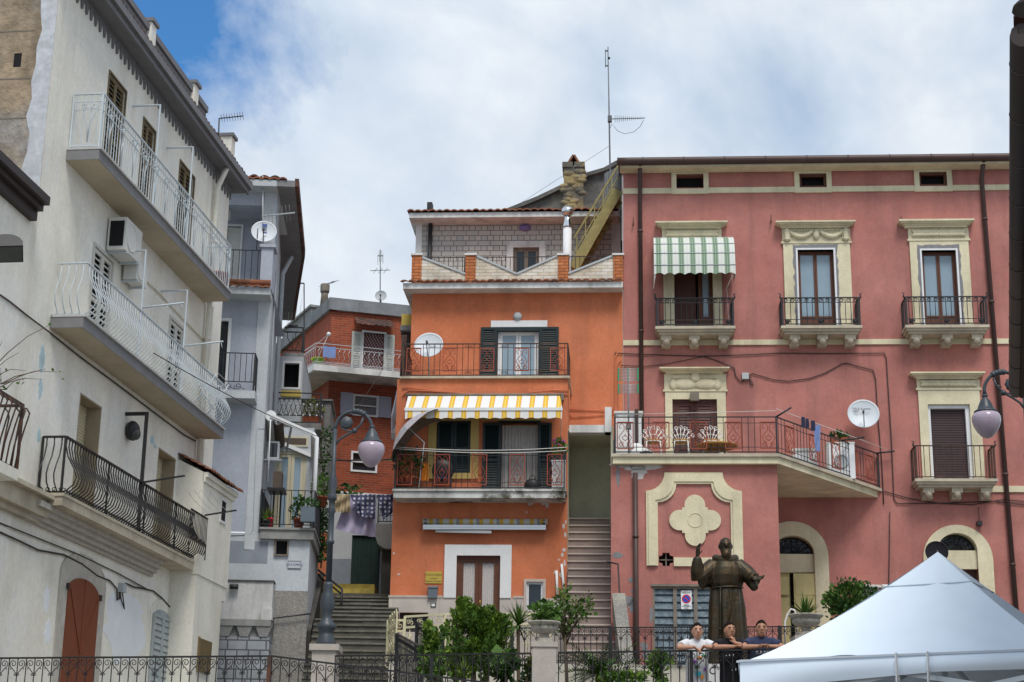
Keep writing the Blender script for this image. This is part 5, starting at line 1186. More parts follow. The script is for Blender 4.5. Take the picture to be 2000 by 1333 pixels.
    m = MB(pl); m.box(ua+.02, ub-.3, ZB, zbot, -.02, da-.02); m.box(ub-.3, ub-.05, zbot-.3, zbot, -.02, da-.02); t.part('annex_base', m, 'white_annex', o)
    m = MB(pl); m.box(ua-.0, ub+.1, ztc-.10, ztc+.0, da-.02, da+.09); m.box(ua, ub+.05, ztc-.2, ztc-.1, da-.02, da+.04); t.part('annex_cornice', m, 'white_annex', o)
    m = MB(pl); tiles(m, ua-.05, ub+.2, da+.17, ztc+.01, -.02, z_in+.1, .17, .04, 5); t.part('annex_roof', m, 'clay', o)
    w = pl.rect(430.5, 979, 439.5, 1019, da); m = MB(pl); frame(m, (w[0]-.05, w[1]+.05, w[2]-.05, w[3]+.05), .05, da-.02, da+.025); o4 = t.part('annex_window', m, 'white_paint', o); m = MB(pl); m.box(w[0], w[1], w[2], w[3], da-.01, da+.012); t.part('pane', m, 'dark', o)
    w = pl.diag((388, 1247), (406, 1317), da-.02); m = MB(pl); m.box(w[0], w[1], w[2], w[3], da-.03, da+.03); m.box(w[0]-.04, w[0], w[2]-.03, w[3]+.03, da-.03, da+.02); t.part('hatch', m, 'brown_louvre', o)
    return dict(zs1=zs1, zs2=zs2, zs3=zs3, D1=D1, D2=D2, D3=D3, UA=UA, UB=UB, z3r=z3r, zg=zg, ua=ua, da=da)
WHI = white()
def ac_unit(name, label, c, u, n, w, h, dpt, frame_m='plastic_white'):
    """outdoor unit: centre, axes along and out"""
    Z = V((0, 0, 1)); c = V(c); t = Thing(name, label, 'air conditioner', c-Z*h/2); m = MB(); m.obox(c, u, n, Z, w/2, dpt/2, h/2); b = t.part('casing', m, frame_m)
    m = MB(); f = c+n*(dpt/2+.004); m.lathe(f-u*w*.14-n*.02, [(h*.42, 0), (h*.42, .03), (h*.38, .03), (h*.38, .024)], 24, n); t.part('fan_ring', m, frame_m, b)
    m = MB(); m.lathe(f-u*w*.14-n*.01, [(h*.37, 0), (h*.37, .013)], 24, n); t.part('fan_grille', m, 'dark', b)
    for s_ in (-1, 1): m = MB(); m.bar(c+u*s_*w*.35-Z*(h/2+.02)-n*dpt*.7, c+u*s_*w*.35-Z*(h/2+.02)+n*dpt*.6, .035); t.part('bracket', m, 'white_iron')
    return t, b
def white_things():
    pl = WH; P = pl.P; Z = V((0, 0, 1)); I = WHI; rnd = random.Random(8)
    # low house in front
    t = Thing('low_white_house', 'low white house with dark gutter at the left edge of the photo', 'building', P(-14, 2.2, -3))
    zt = pl.hit(70, 432)[1]; m = MB(pl); wall(m, -24, I['UA']-.012, 1.2, zt, [], d=.012, back=7.5); t.part('wall', m, 'white_wall')
    m = MB(pl); ug = pl.hit(86, 433, .25)[0]
    for a, b, c, e in ((.0, .13, -.10, .06), (.02, .22, .06, .16), (.02, .32, .16, .30)): m.box(-24, ug, zt+c, zt+e, a, b)
    t.part('gutter', m, 'dark_gutter'); m = MB(pl); tiles(m, -24, ug-.3, .0, zt+.30, -4, zt+1.2, .22, .03, 5); t.part('roof', m, 'dark_clay')
    m = MB(pl); zc = pl.hit(45, 958)[1]; m.box(-24, I['UA']+1.15, zc-.07, zc+.0, .0, .34); m.box(-24, I['UA']+1.0, zc-.35, zc-.07, .0, .22); m.box(-24, I['UA']+.9, zc-.45, zc-.35, .0, .12); t.part('string_course', m, 'old_stone_trim')
    zb = pl.hit(30, 915, .8)[1]; ub = pl.hit(36, 919, .8)[0]; m = MB(pl); m.box(-14, ub, zb-.16, zb, -.02, .8); o = t.part('balcony', m, 'white_annex')
    zr = pl.hit(47, 790, .8)[1]; m = MB(pl); pa = Path([P(-14, 0, .75), P(ub+.05, 0, .75), P(ub+.05, 0, .05)]); railing(m, pa, zb-.02, zr, .16, .013, .028, .016, prof=[(0, 0), (.3, .03), (.6, .09), (.85, .15), (.93, .1), (.95, 0), (1, 0)], gap=.03, post=.02); t.part('railing', m, 'rusty_iron', o)
    # bare shrub on that balcony
    t = Thing('shrub', 'bare twiggy shrub behind the dark balcony at the left edge', 'shrub', P(ub-.9, zb, .4)); m = MB(); b = P(ub-1.0, zb+.9, .35); lf = MB()
    for k in range(16):
        d = (pl.u*rnd.uniform(-.3, 1.1)+pl.n*rnd.uniform(-.2, .7)+Z*rnd.uniform(.1, .9)).normalized(); l = rnd.uniform(.6, 1.5); pts = [b]
        for j in range(1, 6): pts.append(pts[-1]+d*l/5+V((rnd.gauss(0, .05), rnd.gauss(0, .05), rnd.gauss(0, .05))))
        m.tube(pts, [.014, .011, .009, .007, .005, .003], 4); leaves(lf, pts[rnd.randint(2, 5)], (.12, .12, .12), 4, .07, rnd)
    m.tube([P(ub-1.0, zb, .35), b], .03, 5); t.part('branches', m, 'stem'); t.part('leaves', lf, 'leaf')
    # AC unit under the top balcony
    q0 = pl.hit(247, 432, .36); q1 = pl.hit(286, 484, .36); q = pl.hit(247, 483, .36); u0 = q0[0]; w = .85; h = .62
    c = P(u0+w/2, (q0[1]+q[1])/2, .2); t, b = ac_unit('air_conditioner', 'dirty white air conditioner hung on brackets under the top balcony of the white house', c, pl.u, pl.n, w, h, .34)
    m = MB(pl); m.obox(c-pl.u*(w/2+.004), pl.n, pl.u, Z, .13, .006, .24); t.part('side_grille', m, 'dark', b)
    t, b = ac_unit('air_conditioner', 'smaller white unit tucked behind the dirty air conditioner, one step lower', c+pl.u*.75-Z*.35-pl.n*.02, pl.u, pl.n, .6, .45, .25)
    # bulkhead lamp, ball lamp
    c = pl.at(259, 842, .1); t = Thing('wall_lamp', 'small dark half round wall lamp above the black balcony', 'lamp', c); m = MB(); m.ball(c, .19, 8, (1, .7, 1), (pl.u, pl.n, Z)); t.part('housing', m, 'iron'); m = MB(); m.ball(c-Z*.06+pl.n*.05, .15, 8, (1, .7, .8), (pl.u, pl.n, Z)); t.part('glass', m, 'lamp_glass')
    # floodlight on an arm at the far left
    c = at_D(12, 492, 21.5); t = Thing('floodlight', 'black floodlight tilted down at the left edge', 'floodlight', c); f = V((.25, -.40, -.88)).normalized(); x = V((.93, .25, .1)); x = (x-f*x.dot(f)).normalized(); y = f.cross(x)
    m = MB(); m.obox(c, x, y, f, .22, .16, .05); hood = [(.22*cos(pi*k/10), .0, .16*sin(pi*k/10)) for k in range(11)]
    m.extr([c+x*(.21*cos(pi*k/10))-f*(.04+.15*sin(pi*k/10))-y*.15 for k in range(11)], y*.3); t.part('housing', m, 'iron'); m = MB(); m.obox(c+f*.052, x, y, f, .2, .14, .004); t.part('glass', m, 'lamp_glass')
    m = MB(); w = P(pl.hit(-60, 520)[0], c.z-.1, 0); m.tube([c-f*.05, c-f*.2-x*.2, w], .025, 6); t.part('arm', m, 'dark_gutter')
    # cables on the white wall
    def cab(pts, r, lab, m='cable', d=.03): mb = MB(); mb.tube([pl.at(x, y, d) for x, y in pts], r, 5); single('cable', mb, m, lab, 'cable')
    cab(((0, 576), (20, 590), (60, 622), (95, 648), (160, 700), (230, 752), (300, 805), (360, 850), (382, 862)), .014, 'thick grey cable running under the middle white balcony')
    cab(((0, 1040), (40, 1058), (75, 1075), (125, 1084), (160, 1102), (190, 1125), (215, 1135), (228, 1150), (229, 1172), (233, 1170), (234, 1150), (246, 1140), (262, 1147), (280, 1150), (300, 1155), (318, 1170), (335, 1190)), .016, 'looping bundle of old cables above the brown arched door')
    cab(((0, 1022), (60, 1046), (150, 1082), (230, 1120), (285, 1150)), .012, 'thin upper cable above the brown arched door')
    cab(((256, 508), (275, 540), (310, 572), (340, 605), (385, 652), (400, 667)), .012, 'cable sagging from the air conditioner along the white wall', 'roller_cream')
    cab(((234, 1148), (236, 1170), (243, 1190), (240, 1165), (238, 1150)), .012, 'loose cable loop hanging beside the junction box')
    q = pl.rect(230, 1140, 237, 1158); m = MB(pl); m.box(q[0], q[1], q[2], q[3], 0, .1); single('junction_box', m, 'grey_plastic', 'small grey junction box between the two ground floor doors', 'junction box')
    # antenna on the parapet
    d = -.9; a = pl.at(428, 258, d); t = Thing('antenna', 'small television antenna on the white house roof against the sky', 'antenna', a); b = pl.at(428, 232, d); m = MB(); m.tube([a-Z*.4, b], .018, 5); t.part('mast', m, 'iron'); m = MB(); e = pl.at(475, 227, d); e = b+(V((1, .3, .05)))*.95; e = at_D(475, 227, b.y+.3); m.tube([b, e], .016, 5)
    for k in range(9): q = b.lerp(e, k/9+.1); m.tube([q+V((.03, -.28, -.02)), q+V((-.03, .28, .02))], .006, 4)
    t.part('yagi', m, 'iron')
    # pot, bracket and plants on balconies
    q = pl.ud(429, 545, I['zs1']); t = Thing('bucket', 'dark red bucket at the far end of the top white balcony', 'bucket', P(pl.hit(428, 530, I['D1']-.3)[0], I['zs1'], I['D1']-.3)); c = t.loc; m = MB(); m.lathe(c, [(.17, 0), (.22, .38), (.235, .38), (.235, .42), (.2, .42), (.19, .36)], 16); t.part('tub', m, 'wine_pot'); m = MB(); m.lathe(c+Z*.40, [(.205, -.03), (.19, -.02)], 16); t.part('soil', m, 'stem')
    t = Thing('drying_rack', 'white folding drying rack at the far end of the middle white balcony', 'drying rack', P(pl.hit(405, 800, .6)[0], I['zs2'], .6)); c = t.loc; m = MB()
    for k in range(6): m.tube([c+Z*.75+pl.n*(-.3+.12*k)-pl.u*.4, c+Z*.75+pl.n*(-.3+.12*k)+pl.u*.6], .008, 4)
    t.part('rack', m, 'white_iron')
    for s_ in (-.35, .55): m = MB(); m.tube([c+pl.u*s_+pl.n*.25, c+pl.u*s_-pl.n*.25+Z*.75], .012, 4); m.tube([c+pl.u*s_-pl.n*.25, c+pl.u*s_+pl.n*.25+Z*.75], .012, 4); t.part('leg', m, 'white_iron')
    pass
    # brown air grille shelf seen at the end of the black balcony
    t = Thing('drying_rack', 'dark folded drying rack behind the far end of the black balcony', 'drying rack', P(pl.hit(360, 1060, .5)[0], I['zs3'], .5)); c = t.loc; m = MB(); a = P(pl.hit(391, 1015, I['D3'])[0]-1.35, I['z3r']-.1, .7); 
    for k in range(14): s_ = k/13; m.tube([a+pl.u*1.1*s_, a+pl.u*1.1*s_-Z*.55], .008, 4)
    m.bar(a, a+pl.u*1.1, .03); m.bar(a-Z*.55, a+pl.u*1.1-Z*.55, .03); t.part('rack', m, 'black_iron')
    for s_ in (0, 1.1): m = MB(); m.tube([a+pl.u*s_-Z*.5, V(((a+pl.u*s_).x, (a+pl.u*s_).y, I['zs3']))], .012, 4); t.part('leg', m, 'black_iron')
    m = MB()
    for k in range(4): m.tube(sag(P(pl.hit(345, 940, .3)[0], I['z3r']+.35-.0*k, .5+.15*k), P(pl.hit(391, 1015, I['D3'])[0], I['z3r']+.08, I['D3']+.15+.15*k), .05), .005, 3)
    single('clothes_line', m, 'white_wire', 'thin washing lines between the annex and the arms of the black balcony', 'clothes line')
white_things()
# ------------------------------------------------------------------ blue grey house, brick house, alley
mat('blue_grey', (.385, .415, .48), .92, .08, 1.3, (.24, .26, .30), .45, .25, 45)
mat('pale_grey', (.48, .505, .53), .92, .09, 1.5, (.28, .29, .31), .4, .2, 45)
mat('base_white', (.47, .50, .53), .92, .12, 1.2, (.25, .26, .28), .5, .2, 40)
mat('patch_grey', (.235, .26, .30), .95, .14, 3)
mat('pebble', (.27, .255, .235), .95, .45, 28, (.12, .11, .10), .4, .9, 22)
mat('concrete', (.26, .26, .25), .95, .22, 3, (.06, .06, .055), .8, .5, 25)
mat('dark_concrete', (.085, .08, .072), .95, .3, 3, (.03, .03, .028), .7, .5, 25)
mat('garden_white', (.52, .52, .51), .95, .12, 1.5, (.10, .10, .10), .75, .2, 40)
brick('block_wall', (.31, .33, .36), (.25, .26, .28), (.10, .10, .10), .42, .21, .016, 'x', .95, .7, .5, .3, .6)
brick('red_brick', (.36, .070, .028), (.24, .048, .022), (.24, .13, .09), .27, .078, .010, 'x', .85, .4, .5, .16)
brick('red_brick_side', (.34, .065, .026), (.27, .052, .024), (.21, .11, .08), .27, .078, .010, 'y', .85, .4, .5, .16)
mat('parapet_concrete', (.21, .22, .23), .95, .25, 2.5, (.04, .045, .045), .95, .4, 20)
mat('grey_shutter', (.40, .41, .38), .6, .1, 5)
mat('lilac_shutter', (.36, .38, .46), .6, .06, 5)
mat('net_curtain', (.13, .045, .05), .8, .3, 40)
mat('aluminium_cream', (.55, .50, .36), .4, .06, 4)
mat('brown_cloth', (.10, .075, .06), .9, .2, 8)
mat('sheet_beige', (.40, .32, .20), .9, .12, 4)
mat('sheet_lilac', (.42, .38, .52), .9, .12, 3)
mat('green_door', (.012, .035, .03), .7, .35, 5, (.10, .10, .09), .35)
mat('yellow_step', (.42, .33, .08), .9, .35, 5, (.12, .1, .05), .5)
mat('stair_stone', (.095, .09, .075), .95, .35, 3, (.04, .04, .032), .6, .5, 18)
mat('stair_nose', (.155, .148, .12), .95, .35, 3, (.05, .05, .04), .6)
mat('lime_tub', (.33, .50, .03), .5, .05, 4)
mat('yellow_panel', (.55, .42, .10), .8, .1, 4)
def polka():
    m = bpy.data.materials.new('polka'); m.use_nodes = True; nt = m.node_tree; N = nt.nodes; L = nt.links; b = N['Principled BSDF']; b.inputs['Roughness'].default_value = .9
    tc = N.new('ShaderNodeTexCoord'); sp = N.new('ShaderNodeSeparateXYZ'); L.new(tc.outputs['Object'], sp.inputs[0]); cb = N.new('ShaderNodeCombineXYZ'); L.new(sp.outputs['X'], cb.inputs[0]); L.new(sp.outputs['Z'], cb.inputs[1])
    v = N.new('ShaderNodeTexVoronoi'); v.voronoi_dimensions = '2D'; v.inputs['Scale'].default_value = 9; v.inputs['Randomness'].default_value = .15; L.new(cb.outputs[0], v.inputs['Vector'])
    r = N.new('ShaderNodeValToRGB'); r.color_ramp.interpolation = 'CONSTANT'; r.color_ramp.elements[0].color = (.5, .5, .58, 1); r.color_ramp.elements[1].position = .27; r.color_ramp.elements[1].color = (.06, .065, .13, 1)
    L.new(v.outputs['Distance'], r.inputs[0]); L.new(r.outputs[0], b.inputs['Base Color']); M['polka'] = m
polka()
GR = Pl(at_D(542, 380, 38), 3)
def grey():
    pl = GR; P = pl.P; Z = V((0, 0, 1)); t = Thing('blue_grey_house', 'pale blue grey house with recessed top floor balcony, beside the tall white house', 'building', P(-1.5, 3.5, -3))
    ZB = 2.6; uL = pl.hit(392, 700)[0]; uR = 0.0
    zt = pl.hit(500, 376)[1]; zx = min(pl.hit(470, 394, -1.1)[1], zt-.3)
    GS = Pl(P(0, 0, 0), 90+6.3)
    uq = pl.hit(513, 430)[0]; zbal = pl.hit(480, 549, .55)[1]
    zter = pl.hit(555, 1031, .12)[1]
    dr2 = pl.diag((420, 627), (438, 770)); zb2 = pl.hit(465, 765, .5)[1]; dr2 = (dr2[0], dr2[1], zb2+.02, dr2[3])
    rw = pl.diag((440, 442), (465, 548), -1.1); rw = (rw[0], rw[1], zbal+.02, rw[3])
    # front wall below the recess, side walls
    m = MB(pl); wall(m, uL, uR, zter-.1, zbal-.02, [dr2], d=0, rev=.15, back=4, closed=False); m.box(uq, uR, zbal-.02, zt, -.6, 0)
    m.quad(P(uL, zbal-.02, 0), P(uR, zbal-.02, 0), P(uR, zbal-.02, -4), P(uL, zbal-.02, -4))
    t.part('wall', m, 'blue_grey')
    m = MB(GS); wall(m, .0, 4.7, zter-.5, zt, [], d=-.002, back=.3)
    G2 = Pl(GS.P(4.7, 0, 0), 90+9.5); wall(m, 0, 6, zter-.5, zt, [], d=0, back=.3, pl=G2); t.part('side_wall', m, 'pale_grey')
    m = MB(pl); wall(m, uL, uq+.02, zbal, zx, [rw], d=-1.1, rev=.12, back=3); m.box(uL, uq+.02, zx-.02, zt, -3, -.05); t.part('recessed_wall', m, 'blue_grey')
    m = MB(pl); roller(m, rw[0], rw[1], rw[2], rw[3], -1.16, .06); o = t.part('roller_shutter', m, 'plastic_white'); t.part('window_frame', surround(MB(pl), rw, .05, -1.12, -1.07), 'white_paint', o)
    m = MB(pl); m.box(dr2[0], dr2[1], dr2[2], dr2[3], -.149, -.1); o = t.part('door', m, 'glass_dark'); t.part('door_frame', surround(MB(pl), dr2, .07, -.02, .02), 'white_paint', o)
    # eaves and roof
    m = MB(pl); uE = pl.hit(563, 366, .45)[0]; m.box(uL, .02, zt, zt+.16, -3, .45); 
    e0 = GS.P(-.47, 0, .0); o = t.part('eave', m, 'pale_grey')
    m = MB()
    A = [GS.P(-.45, zt, -.02), GS.P(-.45, zt, .42), GS.P(4.7, zt, .55), GS.P(4.7, zt, -.02)]; m.extr([v+V((0, 0, .006)) for v in A], (0, 0, .16)); Bq = [G2.P(0, zt, -.02), G2.P(-.03, zt, .55), G2.P(6, zt, .55), G2.P(6, zt, -.02)]; m.extr(Bq, (0, 0, .16)); t.part('side_eave', m, 'slab_grey', o)
    m = MB(); m.bar(GS.P(-.45, zt+.12, .46), GS.P(4.7, zt+.12, .59), .10, .2); m.bar(G2.P(0, zt+.12, .59), G2.P(6, zt+.12, .59), .10, .2); t.part('verge', m, 'dark_clay', o)
    m = MB(pl); tiles(m, uL, .25, .48, zt+.17, -1.0, zt+.42, .2, .04, 3); t.part('lower_tiles', m, 'clay', o)
    ur = pl.hit(556, 350, -.8)[0]; zr = pl.hit(500, 362, -.8)[1]; m = MB(pl); m.tube([P(uL, zr+.05, -.72), P(ur, zr+.02, -.72)], .13, 10); m.box(uL, ur, zt+.1, zr-.02, -3, -.75); o2 = t.part('upper_gutter', m, 'iron'); m = MB(pl); tiles(m, uL, ur-.1, -.7, zr+.16, -4, zr+1.0, .24, .06, 5); t.part('roof', m, 'dark_clay', o2)
    # top balcony
    ub = pl.hit(528, 560, .55)[0]; m = MB(pl); m.box(uL, ub, zbal-.32, zbal-.16, -.02, .55); o = t.part('balcony', m, 'pale_grey'); m = MB(pl); tiles(m, uL, ub, .62, zbal-.155, .30, zbal-.08, .18, .03, 2); m.tube([P(uL, zbal-.02, .52), P(ub, zbal-.02, .52)], .07, 8); t.part('tile_edge', m, 'clay', o)
    r = pl.rect(509, 484, 534, 550, .5); m = MB(pl); m.box(r[0], r[1]-.02, zbal-.16, r[3], .05, .5); m.box(r[0]-.04, r[1]+.04, r[3], r[3]+.07, 0, .55); t.part('balcony_pillar', m, 'blue_grey', o)
    zz = pl.hit(480, 489, .45)[1]; pa = Path([P(uL, 0, .45), P(r[0], 0, .45)]); m = MB(pl); railing(m, pa, zbal-.06, zz, .14, .009, .014, .01); m.tube([pa.at(pa.L-.12, 0, zz), pa.at(pa.L-.12, 0, zz+.55)], .012, 5); t.part('railing', m, 'iron', o)
    # middle balcony
    r = pl.rect(415, 765, 498, 772, .6); m = MB(pl); m.box(r[0], r[1], zb2-.18, zb2, -.02, .6); o = t.part('balcony', m, 'pale_grey'); zz = pl.hit(465, 690, .55)[1]; pa = Path([P(r[0], 0, .55), P(r[1]-.05, 0, .55), P(r[1]-.05, 0, .02)]); m = MB(pl); railing(m, pa, zb2, zz, .13, .008, .015, .01, gap=.22)
    k = .12
    while k < pa.L-.7: m.tube([pa.at(k+a_, 0, zb2+.12+b_) for a_, b_ in spiral((0, 0), .09, .02, pi, 1.4, 10)]+[pa.at(k+.16, 0, zb2+.04)], .008, 4); k += .22
    t.part('railing', m, 'iron', o)
    # ground floor block with terrace
    uG = pl.hit(603.5, 1100)[0]; wn = pl.rect(539, 1056, 561, 1084)
    GL = pl.turned(uG)
    m = MB(pl); wall(m, uL, uG, ZB, zter-.12, [wn], d=0, rev=.2, back=3.4); t.part('ground_floor_wall', m, 'base_white')
    m = MB(pl); q = pl.rect(506, 1031, 615, 1050, .14); m.box(q[0], q[1], zter-.05, zter, -3.4, .16); m.box(q[0]+.02, q[1]-.03, zter-.26, zter-.05, -3.4, .12); t.part('terrace', m, 'concrete')
    o = t.part('window_frame', surround(MB(pl), wn, .04, -.02, .03, True), 'weathered_wood'); m = MB(pl); m.box(wn[0], wn[1], wn[2], wn[3], -.19, -.1); t.part('window', m, 'dark', o)
    m = MB(pl); q = pl.rect(420, 1057, 523, 1100); m.box(q[0], q[1], q[2], q[3], -.02, .004); o = t.part('render_patch', m, 'patch_grey')
    m = MB(pl)
    pts = [pl.hit(x, y) for x, y in ((517, 838), (503, 838), (500.5, 846), (494, 1036), (488, 1045), (445, 1047))]; m.tube([P(*q, .003) for q in pts], .012, 4); t.part('paint_outline', m, 'patch_grey')
    q = pl.rect(531, 1155, 601, 1290); m = MB(pl); m.box(q[0], uG+.02, ZB, q[3], -.02, .05); t.part('pebble_base', m, 'pebble')
    m = MB(pl); a = pl.at(533, 1225, .15); b = pl.at(533.5, 1208, .15); c = pl.at(606, 1199, .15); m.tube([a, b, c], .02, 5); m.tube([c, c-pl.n*.15], .015, 4); m.tube([a, a-pl.n*.12], .015, 4); t.part('handrail', m, 'iron')
    # terrace back wall with glazed door
    d = -2.9; r = pl.rect(527, 862, 598, 1030, d); dd = pl.rect(536, 882, 596, 1030, d); dd = (dd[0], dd[1], zter+.01, dd[3]); m = MB(pl); ua = pl.hit(505, 900, d)[0]; ub = pl.hit(611, 900, d)[0]; ztp = pl.hit(560, 835, d)[1]
    wall(m, ua, ub, zter-.05, ztp, [dd], d=d, rev=.12, back=2.5); t.part('terrace_wall', m, 'pale_grey')
    casement(t, None, pl, dd, d-.03, 'aluminium_cream', 'glass_sky_tint', 2, .075, .3, 'terrace_door')
    m = MB(pl); q = pl.rect(548, 852, 602, 872, d+.05); m.box(q[0], q[1], q[2], q[3], d-.02, d+.03); o = t.part('transom_window', m, 'aluminium_cream'); m = MB(pl); m.box(q[0]+.05, q[1]-.05, q[2]+.05, q[3]-.05, d, d+.04); t.part('pane', m, 'brown_cloth', o)
    pa = Path([P(pl.hit(509, 990, .08)[0], 0, -2.0), P(pl.hit(509, 990, .08)[0], 0, .08), P(pl.hit(614, 990, .08)[0], 0, .08), P(pl.hit(614, 990, .08)[0], 0, -2.6)]); zz = pl.hit(560, 958, .08)[1]; m = MB(pl); railing(m, pa, zter, zz, .16, .009, .013, .01, gap=.08); t.part('terrace_railing', m, 'iron')
    # downpipe on the side
    m = MB(); m.tube([GS.P(4.4, zt-.1, .3), GS.P(4.4, zt-.6, .08), GS.P(4.4, zter+2.6, .08)], .06, 8); t.part('drainpipe', m, 'pale_grey'); m = MB(); m.tube([GS.P(1.2, zt-1.6, .03), GS.P(1.25, zter+3, .03)], .02, 5); t.part('cable_duct', m, 'pale_grey')
    return dict(t=t, zter=zter, zt=zt, uG=uG, GS=GS, uL=uL, zbal=zbal, zb2=zb2, ZB=ZB)
GRI = grey()
def grey_things():
    pl = GR; P = pl.P; Z = V((0, 0, 1)); I = GRI; zter = I['zter']; GS = I['GS']; rnd = random.Random(31)
    c = pl.at(515.5, 455, .35); t, x, u, n = dish('satellite_dish', 'white satellite dish on the pillar of the top balcony of the blue grey house', c, .30, (.15, -1, .3), P(pl.hit(515, 478, .3)[0], pl.hit(515, 483, .3)[1], .3))
    m = MB(); m.obox(c+n*.065+u*.16+x*.01, x, u, n, .055, .05, .003); m.obox(c+n*.055-u*.04+x*.02, x, u, n, .05, .02, .003); t.part('printed_mark', m, 'blue_text', t.o.children[0])
    a = pl.at(513, 480, .3); b = pl.at(513.5, 345, .3); t = Thing('antenna', 'television antenna mast rising behind the dish on the blue grey house', 'antenna', a); m = MB(); m.tube([a, b], .018, 6); t.part('mast', m, 'grey_plastic'); e = pl.at(511, 423, .3); f = pl.at(576, 416, .3); m = MB(); m.tube([e, f], .018, 5)
    for k in range(8): q = e.lerp(f, .1+.85*k/8); m.tube([q-pl.n*.3-Z*.1, q+pl.n*.3+Z*.1], .005, 4)
    t.part('yagi', m, 'grey_plastic')
    q = pl.rect(562, 1096, 588, 1111); t = Thing('street_sign', 'small pale tiled street name sign with blue lettering on the grey wall', 'street sign', P(q[0], q[2], 0)); m = MB(pl); m.box(q[0], q[1], q[2], q[3], -.01, .02); o = t.part('plate', m, 'base_white'); m = MB(pl); frame(m, q, .012, -.01, .026); t.part('border', m, 'patch_grey', o)
    t.text('lettering', 'VIA S. CARLO', .062, P((q[0]+q[1])/2, (q[2]+q[3])/2, .022), pl.u, Z, 'blue_text', o)
    # awning with cassette on the side wall and arms over the terrace
    t = Thing('awning', 'white framed awning folded out over the narrow terrace of the grey house', 'awning', pl.at(527, 812, -.3))
    zc = GS.side(527, 812, .3)[1] if False else None
    a = GS.P(.35, pl.hit(528, 812, -.35)[1], .12); b = GS.P(2.9, a.z-.0, .12); m = MB(); m.tube([a, b], .13, 12); t.part('cassette', m, 'white_paint'); 
    zf = pl.hit(612, 848, -.35)[1]; uo = pl.hit(611, 848, -.35)[0]; off = uo-pl.hit(528, 812, -.35)[0]
    f0 = P(uo, zf, -.35); f1 = f0+GS.u*2.5
    for p_, q_ in ((a, f0), (b, f1)): m = MB(); m.bar(p_, q_, .07, .09); t.part('folding_arm', m, 'white_paint')
    m = MB(); m.tube([f0, f1], .05, 8); t.part('front_bar', m, 'white_paint'); m = MB(); m.grid(lambda i, j: a.lerp(b, j)+(f0-a)*i*.3-Z*.16*sin(pi*i), 6, 4); t.part('canopy', m, 'brown_cloth')
    fx = P(uo+.10, zf-.12, -.33); m = MB(); m.tube([f0, fx, V((fx.x, fx.y, zter+.0))], .055, 8); t.part('post', m, 'white_paint')
    m = MB(); m.bar(a.lerp(f0, .5), b.lerp(f1, .35)-Z*.1, .05); t.part('brace', m, 'grey_plastic')
    m = MB(); m.tube([a-Z*.1, a-Z*1.6+GS.n*.02], .015, 5); t.part('crank_rod', m, 'white_paint')
    c = at_D(534.5, 882, 39); t = Thing('air_conditioner', 'small dark grilled air conditioner under the folded awning of the grey house', 'air conditioner', c); m = MB(); m.obox(c, pl.u, Z, pl.n, .13, .21, .15); b_ = t.part('casing', m, 'white_paint'); m = MB(); m.obox(c+pl.n*.153, pl.u, Z, pl.n, .1, .17, .004); t.part('front_grille', m, 'glass_dark', b_); m = MB(); m.obox(c-Z*.24+pl.n*.02, pl.u, Z, pl.n, .2, .015, .16); m.bar(c-Z*.24, c-Z*.24-pl.u*.5, .03); t.part('bracket', m, 'alu')
    # terrace pots
    def on(px, d): return P(pl.hit(px, 1028, d)[0], zter, d)
    pot_plant('potted_plant', 'plant in a black pot at the left end of the grey house terrace', 'potted plant', on(517, -.1), .11, .2, 'iron', rnd, 'spike', .35, 'leaf_bright')
    pot_plant('potted_plant', 'red pot with wispy plant second from the left on the grey house terrace', 'potted plant', on(526, -.25), .08, .28, 'sign_red', rnd, 'spike', .35, 'leaf_yellow')
    pot_plant('potted_plant', 'wine red pot with dark plant beside the big grey planter', 'potted plant', on(583, -.1), .13, .26, 'wine_pot', rnd, 'bush', .45, 'leaf_dark')
    c = P(pl.hit(601, 1005, .2)[0], zter+.32, .22); t = Thing('planter', 'dark slate box planter hung on the right end of the terrace railing', 'planter', c); m = MB(pl); q = pl.rect(587, 990, 615, 1019, .3); m.box(q[0], q[1], q[2], q[3], .1, .3); t.part('box', m, 'mailbox'); fo = MB(); leaves(fo, P((q[0]+q[1])/2, q[3]+.08, .2), (.3, .15, .12), 80, .1, rnd); t.part('foliage', fo, 'leaf_dark')
    t = Thing('box', 'dark brown upright box standing in front of the terrace door', 'box', P(pl.hit(541, 930, -.6)[0], zter+.6, -.6)); q = pl.rect(533, 921, 550, 957, -.6); m = MB(pl); m.box(q[0], q[1], q[2], q[3], -1.0, -.6); t.part('body', m, 'brown_cloth'); m = MB(pl); m.box(q[0]-.1, q[1]+.1, q[2]-.03, q[2], -1.1, -.3); t.part('shelf', m, 'iron')
    for k in (0, 1): m = MB(pl); u = q[0] if k == 0 else q[1]-.04; m.box(u, u+.04, zter, q[2]-.03, -.9, -.86); t.part('leg', m, 'iron')
    # garden wall in front
    d = .7; q = pl.rect(412, 1133, 530, 1212, d); t = Thing('garden_wall', 'low stained garden wall of white plaster over grey concrete blocks', 'wall', P(q[0], 2.6, d)); z1 = q[2]; m = MB(pl); m.box(q[0]-1, q[1], z1-.1, q[3], .05, d-.25); o = t.part('plaster_panel', m, 'garden_white'); m = MB(pl); m.box(q[0]-1, q[1]+.02, q[3], q[3]+.035, .03, d-.22); t.part('coping', m, 'dark_concrete', o)
    m = MB(pl); m.box(q[0]-1, q[1], 2.4, z1-.35, .05, d-.02); t.part('block_course', m, 'block_wall'); m = MB(pl); m.box(q[0]-1, q[1]+.02, z1-.12, z1+.02, .05, d+.05)
    zb = z1-.35
